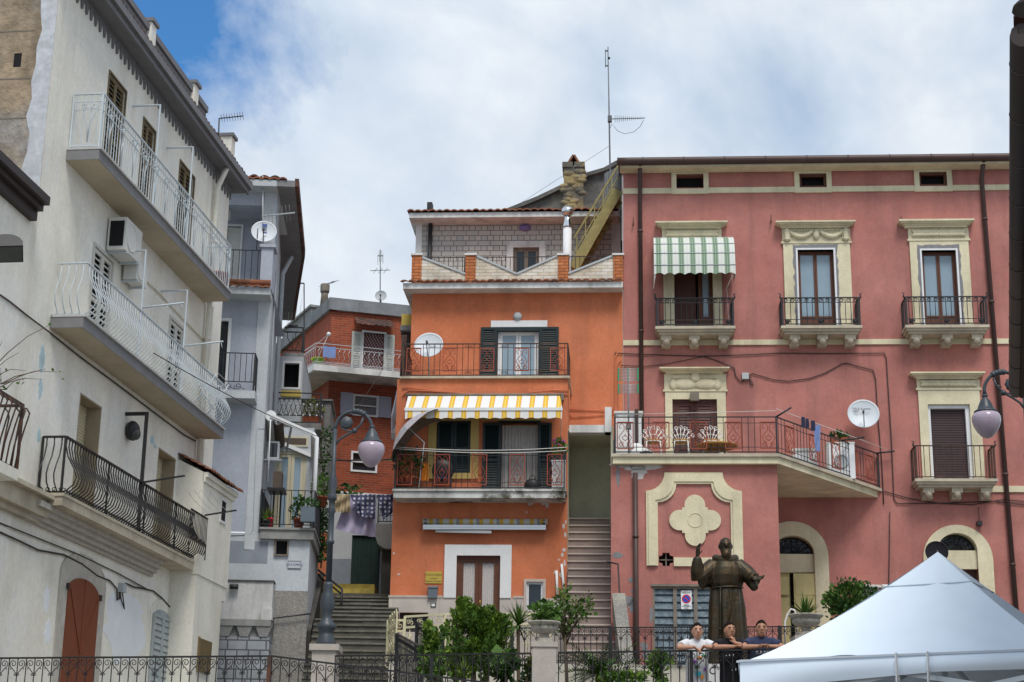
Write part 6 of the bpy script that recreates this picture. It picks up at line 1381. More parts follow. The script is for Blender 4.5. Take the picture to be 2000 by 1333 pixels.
    for k in range(4):
        u = q[0]-.25+k*.42; m.box8([P(u+.09, zb, d+.0), P(u+.27, zb, d+.0), P(u+.27, zb, .1), P(u+.09, zb, .1), P(u, z1-.12, d+.03), P(u+.36, z1-.12, d+.03), P(u+.36, z1-.12, .1), P(u, z1-.12, .1)])
    m.box(q[0]-1, q[1], zb, z1-.12, .06, d-.07); t.part('corbelled_cap', m, 'concrete')
    e = pl.rect(511, 1190, 530, 1212, d); m = MB(pl); m.box(e[0], e[1]+.02, z1+.02, e[3], d-.24, d+.03); t.part('end_block', m, 'garden_white')
    m = MB(pl); q2 = pl.rect(447, 1141, 464, 1149, d); m.tube([P(q2[0], q2[2]+.05, d-.15), P(q2[1], q2[2]+.05, d-.15)], .06, 8); single('lamp', m, 'iron', 'small black tubular lamp on the top edge of the garden wall', 'lamp')
    # rear house with balconies between
    RP = Pl(at_D(560, 800, 47), 3); t = Thing('rear_house', 'pale rear house wedged in the alley with a railed balcony and flat roof', 'building', RP.P(0, 6, -2)); m = MB(RP); u0, u1 = RP.hit(520, 800)[0], RP.hit(591, 740)[0]; zt = RP.hit(570, 700)[1]; sh = RP.rect(551, 706, 588, 761); ul, zl_ = RP.hit(646, 800)[0], RP.hit(600, 783)[1]
    wall(m, u0, u1, 4.5, zt+.05, [sh], d=0, rev=.5, back=4); t.part('wall', m, 'pale_grey'); m = MB(RP); m.box(u1, ul, 4.5, zl_, -2, -.02); m.box(u1, ul+.05, zl_, zl_+.05, -2.1, .05); t.part('low_wall', m, 'concrete'); m = MB(RP); m.box(sh[0], sh[1], sh[2], sh[3], -.49, -.4); o = t.part('window', m, 'dark'); t.part('window_frame', frame(MB(RP), sh, .06, -.05, .02), 'white_paint', o)
    m = MB(RP); q = RP.rect(549, 764, 588, 775, .03); m.box(q[0], q[1], q[2], q[3], 0, .05); t.part('yellow_panel', m, 'yellow_panel')
    q = RP.rect(527, 826, 627, 838, 1.1); zb = q[3]; m = MB(RP); m.box(q[0], q[1], zb-.18, zb, -.02, 1.1); o = t.part('balcony', m, 'concrete'); pa = Path([RP.P(q[0]+.05, 0, 1.05), RP.P(q[1]-.03, 0, 1.05), RP.P(q[1]-.03, 0, .05)]); zz = RP.hit(580, 768, 1.05)[1]; m = MB(RP); n = int((q[1]-q[0])/.13)
    for f in (.03, .26, .80, 1): m.bar(pa.at(.01, 0, zb+(zz-zb)*f), pa.at(q[1]-q[0]-.1, 0, zb+(zz-zb)*f), .03)
    for k in range(n):
        s_ = .05+k*.13; m.tube([pa.at(s_, 0, zb+(zz-zb)*.26), pa.at(s_+.065, 0, zb+(zz-zb)*.53), pa.at(s_, 0, zb+(zz-zb)*.8)], .008, 4); m.tube([pa.at(s_+.13, 0, zb+(zz-zb)*.26), pa.at(s_+.065, 0, zb+(zz-zb)*.53), pa.at(s_+.13, 0, zb+(zz-zb)*.8)], .008, 4)
    for c_ in pa.corners(): m.bar(pa.at(c_, 0, zb), pa.at(c_, 0, zz), .05)
    rr = t.part('railing', m, 'iron', o); m = MB(RP)
    for k in range(9):
        for f in (.26, .62): m.ball(pa.at(.1+k*.19, .02, zb+(zz-zb)*f), .028, 4)
    t.part('white_knob', m, 'white_paint', o, stuff=True)
    pot_plant('potted_plant', 'long brown planter with bushy yellow green plant on the alley balcony', 'potted plant', RP.P(RP.hit(611, 820, .7)[0], zb, .75), .17, .25, 'terracotta', rnd, 'bush', .5, 'leaf_yellow', None, 0, True)
    # flat roof slab and upper railing
    q = RP.rect(553, 693, 594, 702, -.5); m = MB(RP); m.box(q[0], q[1], q[2]-.1, q[3], -4, -.3); o = t.part('roof_slab', m, 'concrete'); pa = Path([RP.P(q[0], 0, -.4), RP.P(q[1]-.05, 0, -.4), RP.P(q[1]-.05, 0, -3)]); m = MB(RP); z0 = q[3]; z1 = RP.hit(575, 640, -.4)[1]
    for f in (.0, .12, .82, 1): m.bar(pa.at(.01, 0, z0+(z1-z0)*f), pa.at(pa.L-2.62, 0, z0+(z1-z0)*f), .035)
    for k in range(3): s_ = .1+k*.24; m.tube([pa.at(s_, 0, z0+(z1-z0)*.12), pa.at(s_+.09, 0, z0+(z1-z0)*.4), pa.at(s_, 0, z0+(z1-z0)*.62), pa.at(s_, 0, z0+(z1-z0)*.82)], .01, 4); m.tube([pa.at(s_+.2, 0, z0+(z1-z0)*.12), pa.at(s_+.11, 0, z0+(z1-z0)*.4), pa.at(s_+.2, 0, z0+(z1-z0)*.62)], .01, 4)
    m.bar(pa.at(pa.L-2.6, 0, z0), pa.at(pa.L-2.6, 0, z1), .06); t.part('roof_railing', m, 'iron', o)
    a, b, c_, e = RP.at(568, 553, -.8), RP.at(594, 554, -.8), RP.at(562, 637, -.8), RP.at(582, 637, -.8); t = Thing('clothes_line', 'roof clothes line frame against the sky beside the brick house', 'clothes line', c_); m = MB(); m.bar(a, b, .035); m.bar(c_, e, .035); t.part('bars', m, 'iron'); m = MB()
    for k in range(4): m.tube([a.lerp(b, k/3), c_.lerp(e, k/3)], .007, 3)
    t.part('lines', m, 'white_wire'); m = MB(); m.bar(b, RP.at(594, 690, -.8), .03); t.part('pole', m, 'iron')
grey_things()
BF = Pl(at_D(648, 607, 52), 17)
def brickhouse():
    pl = BF; P = pl.P; Z = V((0, 0, 1)); rnd = random.Random(41); t = Thing('brick_house', 'red brick house with concrete parapet and shuttered balcony door behind the alley', 'building', P(2, 6, -3)); ZB = 5.2
    zt = pl.hit(700, 612)[1]; u1 = 4.2; zb = pl.hit(700, 965)[1]
    dr = pl.rect(709, 651, 750, 722); zsl = pl.hit(700, 719, 1.1)[1]; dr = (dr[0], dr[1], zsl+.02, dr[3]); w1 = pl.diag((690, 770), (738, 816)); w2 = pl.diag((686, 881), (736, 925))
    m = MB(pl); wall(m, 0, u1, zb, zt, [dr, w1, w2], d=0, rev=.15, back=5, closed=False); t.part('wall', m, 'red_brick')
    m = MB(pl); wall(m, 0, u1, ZB, zb, [], d=.0, back=5, closed=False); t.part('lower_wall', m, 'pale_grey')
    m = MB(pl); m.box(-.02, u1, zb-.04, zb+.04, -.02, .04); t.part('string_course', m, 'white_paint')
    SP = Pl(P(0, 0, 0), 0); a = radians(90+24); SP.u = V((-cos(a), -sin(a), 0)); SP.n = V((SP.u.y, -SP.u.x, 0))
    m = MB(SP); wall(m, -6.5, -.001, ZB, zt, [], d=0, back=.3, closed=False); t.part('side_wall', m, 'red_brick_side')
    zp = pl.hit(715, 588, .12)[1]; m = MB(pl); A = [P(-.12, 0, .12), P(u1, 0, .12), P(u1, 0, -.15), P(-.02, 0, -.15)]; m.extr([v+Z*zt for v in A], Z*(zp-zt)); t.part('parapet', m, 'parapet_concrete')
    m = MB(SP); m.box(-6.6, .1, zt, zp, -.15, .12); t.part('side_parapet', m, 'parapet_concrete')
    m = MB(SP); c0 = SP.hit(625, 603, -.6); c1 = SP.hit(592, 632, -.6); m.box(min(c0[0], c1[0])-1.5, max(c0[0], c1[0]), zp-.1, c0[1], -2.2, -.3); m.box(min(c0[0], c1[0])-1.6, max(c0[0], c1[0])+.08, c0[1], c0[1]+.08, -2.3, -.22); t.part('roof_room', m, 'concrete')
    # chimney
    c = pl.at(633, 612, -2.0); m = MB(pl); u, z = pl.hit(633, 600, -2); m.box(u-.22, u+.22, zp-1, z-.1, -2.3, -1.75); o = t.part('chimney', m, 'white_slab'); m = MB(); b = P(u, z, -2.0); m.lathe(b, [(.15, 0), (.12, .4), (.12, .5)], 14); m.lathe(b+Z*.5, [(.15, 0), (.16, .06), (.16, .26), (.15, .3)], 14, flute=-.06); t.part('chimney_pot', m, 'weathered_wood', o)
    # door, shutters, hood
    m = MB(pl); m.grid(lambda i, j: P(dr[0]+(dr[1]-dr[0])*i, dr[2]+(dr[3]-dr[2])*j, -.1+.01*sin(i*50)), 30, 2); o = t.part('net_curtain', m, 'net_curtain'); m = MB(pl); 
    for k in range(-14, 22):
        for zq in [dr[2]+(dr[3]-dr[2])*j/22 for j in range(22)]:
            uu = dr[0]+k*.10+(zq-dr[2])*-.55+.6
            if dr[0]+.02 < uu < dr[1]-.02: m.box(uu-.012, uu+.012, zq, zq+.045, -.085, -.075)
    t.part('curtain_pattern', m, 'curtain', o, stuff=True); t.part('door_frame', surround(MB(pl), dr, .06, -.1, .03), 'white_paint')
    for x0, x1, yt, yb in ((686.5, 707, 648, 718), (751.5, 770, 655, 724)):
        q = pl.rect(x0, yt, x1, yb, .05); m = MB(pl); louvres(m, q[0], q[1], zsl+.03, dr[3]-.02, .06, .07, .06, True); t.part('shutter', m, 'grey_shutter')
    q = pl.rect(696, 630, 770, 640, .4); m = MB(pl); tiles(m, q[0], q[1], .55, q[2]+.02, -.02, q[3]+.22, .17, .035, 3); t.part('tiled_hood', m, 'dark_clay')
    # balcony
    u0 = pl.hit(613.5, 712, 1.1)[0]; m = MB(pl); A = [P(u0, 0, 1.1), P(u1, 0, 1.1), P(u1, 0, -.02), P(0, 0, -.02), SP.P(-2.4, 0, -.02), SP.P(-2.4, 0, 1.0)]; m.extr([v+Z*(zsl-.2) for v in A], Z*.2); o = t.part('balcony', m, 'white_slab')
    pa = Path([SP.P(-2.4, 0, .95), P(u0+.05, 0, 1.05), P(u1, 0, 1.05)]); zr = pl.hit(700, 678, 1.05)[1]; m = MB(pl)
    for f in (.06, .14, .82, 1): 
        for a_, b_ in zip(pa.corners(), pa.corners()[1:]): m.bar(pa.at(a_+.01, 0, zsl+(zr-zsl)*f), pa.at(b_-.01, 0, zsl+(zr-zsl)*f), .02)
    n = int(pa.L/.16)
    for k in range(n): s_ = (k+.5)*pa.L/n; m.tube([pa.at(s_-.05, 0, zsl+(zr-zsl)*.14), pa.at(s_+.03, 0, zsl+(zr-zsl)*.4), pa.at(s_-.03, 0, zsl+(zr-zsl)*.6), pa.at(s_+.05, 0, zsl+(zr-zsl)*.82)], .007, 4)
    t.part('railing', m, 'alu', o)
    # windows
    for w, nm in ((w1, 'window'), (w2, 'small_window')):
        m = MB(pl); m.box(w[0], w[1], w[2], w[3], -.14, -.08); o = t.part(nm, m, 'slab_grey' if w is w1 else 'glass_dark'); m = MB(pl); frame(m, w, .06, -.05, .03); m.box(w[0], w[1], (w[2]+w[3])/2-.02, (w[2]+w[3])/2+.02, -.06, -.0); t.part('window_frame', m, 'white_paint', o)
    for x0, x1, yt, yb in ((665.5, 689.5, 767, 809), (739.5, 764, 775, 816)):
        q = pl.rect(x0, yt, x1, yb, .05); m = MB(pl); frame(m, q, .045, .01, .06); m.box(q[0]+.04, q[1]-.04, q[2]+.04, q[3]-.04, .02, .05); t.part('shutter', m, 'lilac_shutter')
    # small side balcony near the orange house (grey panel)
    m = MB(); a = at_D(764, 848, 46.5); q = [at_D(764, 850, 46.5), at_D(775, 800, 47.2), at_D(775, 762, 47.2), at_D(764, 812, 46.5)]
    m.extr(q, V((.03, .02, 0))); t2 = Thing('side_balcony', 'small side balcony with grey panel between the brick and the orange house', 'balcony', a); t2.part('panel', m, 'lilac_shutter'); m = MB(); s0, s1 = at_D(764, 858, 46.5), at_D(785, 815, 47.2); m.extr([s0, s0+V((1.2, 0, 0)), s1+V((1.2, .6, 0)), s1], V((0, 0, .18))); t2.part('slab', m, 'slab_grey')
    # things on it
    c = P(pl.hit(621, 706, .8)[0], zsl, .8); t3 = Thing('tub', 'lime green plastic tub at the corner of the brick house balcony', 'tub', c); m = MB(); m.lathe(c, [(.14, 0), (.18, .24), (.19, .24), (.19, .27), (.165, .27), (.15, .08)], 14); t3.part('bowl', m, 'lime_tub'); m = MB()
    for s_ in (-.19, .19): m.ball(c+pl.u*s_+Z*.22, .035, 4)
    t3.part('handle', m, 'lime_tub')
    c = P(pl.hit(643, 690, 1.1)[0], pl.hit(643, 678, 1.1)[1], 1.1); m = MB(); m.grid(lambda i, j: c+pl.u*(-.2+.4*i)-Z*(.36*j)+pl.n*(.02*sin(i*9)+.03), 8, 4); single('towel', m, 'cloth_blue', 'blue and white cloth pegged over the brick house balcony rail', 'towel')
    a = P(pl.hit(642, 653, 1)[0], pl.hit(642, 653, 1)[1], 1); b = SP.P(-2.2, a.z+.03, .3); m = MB(); m.tube([a, b], .012, 4); m.tube([a, a-Z*1.3-pl.u*.5], .006, 4); m.ball(a, .07, 5); single('clothes_line', m, 'white_paint', 'white washing pole with round end above the brick house balcony', 'clothes line')
    # roof antennas
    a = pl.at(743, 592, -.5); b = pl.at(743, 488, -.5); t4 = Thing('antenna', 'tall roof antenna with cross bars above the brick house', 'antenna', a); m = MB(); m.tube([a-Z*.4, b], .018, 5); t4.part('mast', m, 'grey_cladding'); m = MB(); m.tube([pl.at(723, 529, -.5), pl.at(762, 528, -.5)], .012, 4)
    for px in (733, 743, 753): q = pl.at(px, 529, -.5); m.tube([q-pl.n*.3, q+pl.n*.3], .008, 4)
    for x0, y0, x1, y1 in ((738, 497, 738, 518), (748, 497, 748, 515), (741, 490, 741, 512), (746, 490, 746, 512)): m.tube([pl.at(x0, y0, -.5), pl.at(x1, y1, -.5)], .006, 4)
    m.bar(pl.at(738, 500, -.5), pl.at(748, 500, -.5), .03); t4.part('dipole', m, 'grey_cladding')
    dish('satellite_dish', 'small grey satellite dish at the foot of the brick house antenna', pl.at(744, 579, -.4), .19, (.0, -1, .25), pl.at(744, 592, -.5), mname='grey_plastic')
    a = pl.at(633.5, 570, -2); b = pl.at(633.5, 558, -2); t5 = Thing('antenna', 'short slanting antenna on the brick house chimney', 'antenna', a); m = MB(); m.tube([a, b], .02, 5); t5.part('mast', m, 'grey_cladding'); m = MB(); e = pl.at(651, 550, -2.6); m.tube([b, e], .02, 5)
    for k in range(6): q = b.lerp(e, .2+.13*k); m.tube([q-pl.n*.3-pl.u*.2, q+pl.n*.3+pl.u*.2], .005, 4)
    t5.part('yagi', m, 'grey_cladding')
    return dict(zb=zb)
brickhouse()
def alley():
    Z = V((0, 0, 1)); rnd = random.Random(51)
    # stairs climbing between the houses
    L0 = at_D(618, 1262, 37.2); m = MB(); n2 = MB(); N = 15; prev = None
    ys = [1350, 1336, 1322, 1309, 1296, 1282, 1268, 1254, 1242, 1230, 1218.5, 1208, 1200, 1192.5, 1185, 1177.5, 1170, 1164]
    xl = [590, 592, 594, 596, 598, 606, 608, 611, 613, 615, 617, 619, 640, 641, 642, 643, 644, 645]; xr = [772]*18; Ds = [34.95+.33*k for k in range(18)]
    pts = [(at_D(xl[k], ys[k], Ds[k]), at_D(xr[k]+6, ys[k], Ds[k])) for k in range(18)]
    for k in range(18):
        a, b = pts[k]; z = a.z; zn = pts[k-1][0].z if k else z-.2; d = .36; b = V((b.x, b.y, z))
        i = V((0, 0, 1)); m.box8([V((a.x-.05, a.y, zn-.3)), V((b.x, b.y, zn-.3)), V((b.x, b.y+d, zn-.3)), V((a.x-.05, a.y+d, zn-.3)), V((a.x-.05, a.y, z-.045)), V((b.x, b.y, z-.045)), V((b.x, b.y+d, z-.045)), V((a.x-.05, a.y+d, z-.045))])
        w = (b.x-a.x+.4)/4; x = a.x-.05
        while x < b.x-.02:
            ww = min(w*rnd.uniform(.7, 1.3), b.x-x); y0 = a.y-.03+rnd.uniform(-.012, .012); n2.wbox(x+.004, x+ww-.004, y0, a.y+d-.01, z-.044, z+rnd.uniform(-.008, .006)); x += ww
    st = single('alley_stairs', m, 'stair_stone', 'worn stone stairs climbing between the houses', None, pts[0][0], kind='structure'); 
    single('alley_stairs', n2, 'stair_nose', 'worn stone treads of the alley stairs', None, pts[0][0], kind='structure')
    # landing and yellow step
    top = pts[-1][0]; q0 = at_D(640, 1165, 41.6); q1 = at_D(760, 1165, 41.6); yt = at_D(700, 1141, 43.2)
    m = MB(); m.wbox(q0.x-.4, q1.x+.5, 40.9, 52, q0.z-1, q0.z-.01); single('alley_path', m, 'stair_stone', 'stone landing at the top of the alley stairs', None, q0, kind='structure')
    a, b = at_D(646, 1163, 42), at_D(731, 1163, 42); zt = at_D(700, 1150, 42.0).z; t = Thing('yellow_step', 'high stone step painted yellow at the top of the alley stairs', 'step', a); m = MB(); m.wbox(a.x-.3, b.x, 42, 42.35, a.z-.3, zt); t.part('lower_course', m, 'yellow_step'); zt2 = at_D(700, 1140.5, 42.3).z; m = MB(); m.wbox(a.x-.3, b.x-.03, 42.36, 43.4, a.z-.3, zt2); t.part('upper_course', m, 'yellow_step')
    # grey end wall with green door
    p = Pl(at_D(690, 1100, 44.5), 0); W0, W1 = p.hit(625, 1100)[0], p.hit(800, 1100)[0]; zt = p.hit(690, 975)[1]; dr = p.rect(686, 1046, 742, 1141); dr = (dr[0], dr[1], q0.z-.3, dr[3]); zm = p.hit(665, 1092)[1]
    t = Thing('shed', 'grey walled shed with big dark green board door at the end of the alley', 'shed', p.P(0, q0.z, 0)); m = MB(p); wall(m, W0, W1, q0.z-.5, zt, [dr], d=0, rev=.15, back=3); t.part('wall', m, 'pale_grey'); m = MB(p); m.box(W0, dr[0]-.001, q0.z-.5, zm, -.02, .012); t.part('dado', m, 'patch_grey')
    m = MB(p); n = 9; w = (dr[1]-dr[0])/n
    for k in range(n): m.box(dr[0]+k*w+.004, dr[0]+(k+1)*w-.004, dr[2], dr[3], -.12, -.06-.008*(k % 2))
    t.part('door', m, 'green_door')
    # balcony block on the right with rounded underside and dark passage
    p2 = Pl(at_D(750, 1050, 43.2), 0); t = Thing('balcony', 'rough concrete balcony with black railing overhanging the alley on the right', 'balcony', p2.P(0, 8, 0)); r = p2.rect(733, 1023, 772, 1072); m = MB(p2); c = .22; m.prism([(r[0]+c*1.2, r[2]), (r[1]+1, r[2]), (r[1]+1, r[3]), (r[0], r[3]), (r[0], r[2]+c*1.4), (r[0]+c*.35, r[2]+c*.5)], -1.5, .0); t.part('slab', m, 'concrete')
    pa = Path([p2.P(r[0]+.05, 0, -.05), p2.P(r[1]+1, 0, -.05)]); zz = p2.hit(750, 968)[1]; m = MB(p2); railing(m, pa, r[3], zz, .09, .009, .015, .012); [m.bar(pa.at(.01, 0, r[3]+(zz-r[3])*f), pa.at(pa.L, 0, r[3]+(zz-r[3])*f), .015) for f in (.3, .55, .78)]; t.part('railing', m, 'iron')
    m = MB(p2); q = p2.rect(737, 1072, 775, 1190); m.box(q[0]+.08, q[1]+1, q[2]-.3, r[2]+.02, -1.2, -.25); t.part('passage_shade_block', m, 'dark_concrete')  # dark box stands in for the shaded passage under the balcony
    # wall on the left of the stairs, below the planted terrace
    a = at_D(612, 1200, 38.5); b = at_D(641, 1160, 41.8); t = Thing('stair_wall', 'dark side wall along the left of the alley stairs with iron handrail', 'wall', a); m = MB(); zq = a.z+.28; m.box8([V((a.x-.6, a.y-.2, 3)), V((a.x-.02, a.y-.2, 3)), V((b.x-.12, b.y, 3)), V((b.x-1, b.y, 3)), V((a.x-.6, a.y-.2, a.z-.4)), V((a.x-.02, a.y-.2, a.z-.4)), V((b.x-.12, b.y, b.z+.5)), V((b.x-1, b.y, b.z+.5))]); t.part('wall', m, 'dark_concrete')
    h = [at_D(617, 1110, 42), at_D(668, 1151, 39.8), at_D(666.5, 1206, 39.8)]; m = MB(); m.tube(h, .028, 6); h2 = [at_D(617, 1121, 42), at_D(667.5, 1161, 39.8)]; m.tube(h2, .022, 6); t.part('handrail', m, 'iron')
    m = MB(); q = at_D(618, 1168, 43); m.wbox(q.x-.1, q.x+.22, 43, 43.2, q.z-.3, q.z+1.7); t.part('orange_post', m, 'orange')
    # hanging greenery along the corner
    t = Thing('climbing_plant', 'dark climbing plant hanging beside the grey terrace above the alley', 'plant', at_D(632, 1060, 40.5)); m = MB()
    for x, y, rx, ry, nn in ((630, 1010, .22, .35, 160), (632, 1045, .2, .4, 160), (630, 1075, .15, .3, 90), (628, 930, .16, .5, 60), (640, 850, .18, .2, 50), (634, 890, .12, .35, 50)): leaves(m, at_D(x, y, 40.5), (rx, .2, ry), nn*3, .075, rnd, .1)
    t.part('foliage', m, 'leaf_dark'); m = MB(); m.tube([at_D(629, y, 40.5)+V((rnd.uniform(-.05, .05), 0, 0)) for y in (1110, 1060, 1000, 940, 870, 840)], .02, 5); t.part('stem', m, 'stem')
    c = at_D(627, 990, 40); pot_plant('potted_plant', 'hanging terracotta pot with a bushy plant beside the lamp post', 'potted plant', c, .16, .24, 'terracotta', rnd, 'bush', .5, 'leaf')
    m = MB(); t = Thing('shrub', 'dark low plant growing on the wall top behind the hanging sheets', 'shrub', at_D(672, 965, 46)); leaves(m, at_D(672, 960, 46), (.55, .2, .17), 130, .13, rnd); t.part('foliage', m, 'leaf_dark'); m = MB(); m.tube([at_D(672, 972, 46), at_D(672, 955, 46)], .02, 4); t.part('stem', m, 'stem')
    # washing
    D = 41.5
    m = MB(); m.tube([at_D(640, 966, D), at_D(700, 966.5, D), at_D(768, 966, D)], .008, 4); single('clothes_line', m, 'white_wire', 'washing line with sheets stretched across the alley', 'clothes line')
    def sheet(pxs, mname, lab, D, nm='bed_sheet', amp=.05):
        (tl, tr, br, bl) = [V(at_D(*q, D)) for q in pxs]; m = MB(); ph = rnd.uniform(0, 6)
        def fn(i, j): p = tl.lerp(tr, i).lerp(bl.lerp(br, i), j); return p+V((0, amp*sin(i*17+ph+j*2)*(.3+j)+.03*sin(j*9+i*5), -.03*sin(pi*i)*j))
        m.grid(fn, 26, 14); single(nm, m, mname, lab, 'laundry')
    sheet(((655, 966), (683, 966), (684, 1000), (652, 998)), 'sheet_beige', 'beige cloth at the left end of the alley washing line', D-.05)
    sheet(((682, 966), (735, 966), (733, 1049), (655, 1033)), 'sheet_lilac', 'large pale lilac sheet drooping lowest on the alley washing line', D+.12)
    sheet(((683, 966), (733, 966), (733, 1014), (700, 1006)), 'polka', 'dark polka dot sheet hung over the lilac sheet', D-.08)
    sheet(((735, 966), (768, 966), (767, 1000), (748, 1015)), 'polka', 'second polka dot sheet beside the concrete balcony railing', D-.05)
    # overhead wires
    def wire(pts, r, lab): m = MB(); m.tube(pts, r, 4); single('cable', m, 'cable', lab, 'cable')
    wire(sag(at_D(622, 898, 43), at_D(770, 897, 42), .03), .02, 'black cable stretched past the brick house window')
    wire(sag(at_D(622, 880, 43), at_D(700, 905, 44), .05), .01, 'thin cable drooping beside the street lamp arm')
    wire(sag(WH.at(300, 690, 1.2), at_D(645, 862, 38), .1), .01, 'thin wire from the white balcony across to the alley')
    wire([at_D(749, 720, 50), at_D(700, 795, 46)], .008, 'thin wire slanting down from the brick house balcony')
    m = MB(); a = at_D(783, 640, 42.5); q = [(786, 628), (800, 628), (800, 650), (786, 650)]
alley()
def orange_side():
    """the bits that stick out on the left flank of the orange house"""
    t = Thing('side_loggia', 'dark little side loggia with yellow panel on the left flank of the orange house', 'balcony', at_D(790, 700, 42)); Z = V((0, 0, 1))
    a = at_D(785, 616, 42.5); b = at_D(800, 640, 42.5); m = MB(); m.wbox(a.x, b.x+.3, 42.4, 42.9, b.z, a.z); t.part('yellow_panel', m, 'yellow_panel')
    a = at_D(783, 642, 42.3); b = at_D(800, 652, 42.3); m = MB(); m.wbox(a.x, b.x+.3, 42.0, 43, b.z, a.z); t.part('slab', m, 'concrete'); a = at_D(778, 652, 42.3); b = at_D(800, 700, 42.3); m = MB(); m.extr([at_D(783, 652, 42.2), at_D(800, 652, 42.2), at_D(800, 735, 42.2), at_D(793, 735, 42.2)], V((0, .6, 0))); t.part('bracket', m, 'dark_concrete')
    m = MB()
    for k in range(4): m.tube([at_D(786+2.5*k, 655, 41.2), at_D(782+2.2*k, 735, 40.4)], .015, 4)
    t.part('railing', m, 'rusty_iron')
orange_side()
# ------------------------------------------------------------------ ground
brick('paving', (.24, .23, .21), (.20, .19, .175), (.12, .115, .105), .8, .4, .01, 'x', .9, .2, .5, .2)
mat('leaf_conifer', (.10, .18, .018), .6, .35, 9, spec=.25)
mat('paving_plain', (.26, .25, .23), .95, .25, 1.2, bump=.3, bscale=12)
mat('soil', (.10, .08, .055), .95, .3, 5)
mat('hill', (.09, .10, .05), .95, .4, .4)
mat('cream_wall', (.50, .47, .40), .9, .1, 1.5, (.2, .18, .14), .4)
mat('pillar_stone', (.44, .40, .36), .85, .12, 9, (.20, .17, .14), .25, .25, 60)
mat('urn_stone', (.44, .41, .36), .9, .28, 7, (.10, .09, .07), .7, .4, 30)
mat('lamp_iron', (.045, .057, .07), .42, .12, 9, spec=.45)
mat('black_lamp', (.035, .045, .055), .42, .12, 9, spec=.45)
mat('cream_iron', (.60, .55, .36), .5, .1, 6, (.3, .2, .1), .3)
mat('bronze', (.058, .040, .022), .42, .35, 5, metal=.7, col2=(.050, .043, .030), tscale=6, bump=.35, bscale=22)
mat('skin', (.50, .27, .18), .55, .06, 8, spec=.35)
mat('skin_tan', (.42, .215, .135), .55, .06, 8, spec=.35)
mat('hair', (.014, .010, .008), .95, .3, 30, spec=.1)
mat('shirt_white', (.68, .69, .72), .9, .05, 8)
mat('shirt_black', (.012, .012, .016), .9, .1, 8)
mat('shirt_navy', (.035, .045, .095), .9, .1, 8)
mat('khaki', (.34, .28, .17), .9, .12, 9)
mat('jeans', (.03, .035, .05), .9, .15, 9)
mat('lip', (.30, .10, .08), .6, 0)
mat('eye_dark', (.02, .013, .01), .3, 0)
mat('print_a', (.10, .42, .22), .8, 0); mat('print_b', (.35, .14, .5), .8, 0); mat('print_c', (.65, .28, .06), .8, 0); mat('print_d', (.05, .4, .5), .8, 0)
mat('tent', (.76, .86, .98), .75, .03, 2)  # blue skylight on the white cloth is put into the base colour
mat('tent_seam', (.54, .60, .68), .8, .05, 3)
mat('marble', (.58, .58, .57), .5, .08, 5)
mat('board_wood', (.05, .03, .02), .8, .3, 5)
def globe():
    m = bpy.data.materials.new('globe'); m.use_nodes = True; nt = m.node_tree; b = nt.nodes['Principled BSDF']
    b.inputs['Base Color'].default_value = (.40, .33, .40, 1); b.inputs['Roughness'].default_value = .16; b.inputs['Specular IOR Level'].default_value = .6; b.inputs['Subsurface Weight'].default_value = .25; b.inputs['Subsurface Radius'].default_value = (.1, .1, .1); b.inputs['Subsurface Scale'].default_value = .3
    M['globe'] = m
globe()
def plaid():
    m = bpy.data.materials.new('plaid'); m.use_nodes = True; nt = m.node_tree; N = nt.nodes; L = nt.links; b = N['Principled BSDF']; b.inputs['Roughness'].default_value = .9
    tc = N.new('ShaderNodeTexCoord'); w1 = N.new('ShaderNodeTexWave'); w2 = N.new('ShaderNodeTexWave'); w1.inputs['Scale'].default_value = 7; w2.inputs['Scale'].default_value = 7; w1.bands_direction = 'X'; w2.bands_direction = 'Z'
    L.new(tc.outputs['Object'], w1.inputs[0]); L.new(tc.outputs['Object'], w2.inputs[0])
    x = N.new('ShaderNodeMix'); x.data_type = 'RGBA'; x.inputs[6].default_value = (.28, .32, .48, 1); x.inputs[7].default_value = (.45, .14, .18, 1); L.new(w1.outputs['Fac'], x.inputs[0])
    y = N.new('ShaderNodeMix'); y.data_type = 'RGBA'; y.inputs[7].default_value = (.55, .55, .6, 1); L.new(w2.outputs['Fac'], y.inputs[0]); L.new(x.outputs[2], y.inputs[6]); L.new(y.outputs[2], b.inputs['Base Color']); M['plaid'] = m
plaid()
ZT = 2.93
RP_Z = at_D(1300, 1299, 33).z
def ground():
    def sheet(name, x0, x1, prof, m, nx=2):
        mb = MB()
        for (ya, za), (yb, zb) in zip(prof, prof[1:]): mb.quad((x0, ya, za), (x1, ya, za), (x1, yb, zb), (x0, yb, zb))
        single(name, mb, m, name.replace('_', ' '), None, (0, 0, 0), kind='structure')
    sheet('square', -60, 60, [(-80, 0), (4, 0), (16, 1.1), (22.6, 1.9)], 'paving_plain')
    sheet('street', -60, -2.4, [(22.6, 1.9), (30, 2.6), (34.6, 3.6)], 'paving_plain')
    sheet('terrace_paving', -2.4, 60, [(22.6, ZT), (33.05, ZT+.02)], 'paving')
    sheet('walkway', -2.4, 60, [(33.05, RP_Z-.03), (42, RP_Z+.25)], 'paving')
    sheet('ground', -400, 400, [(34.6, 2.5), (60, 4.4), (900, 4.4)], 'hill')
    mb = MB(); mb.wbox(-2.4, 40, 22.6, 22.85, 1.0, ZT-.004); mb.wbox(-2.65, -2.4, 22.6, 33, 1.0, ZT+.1); o = single('retaining_wall', mb, 'cream_wall', 'low retaining wall under the square railing', 'wall')
    mb = MB(); mb.wbox(-2.3, 40, 33.05, 33.3, 2.5, RP_Z); single('retaining_wall', mb, 'cream_wall', 'cream plaster wall carrying the rear railing', 'wall')
ground()
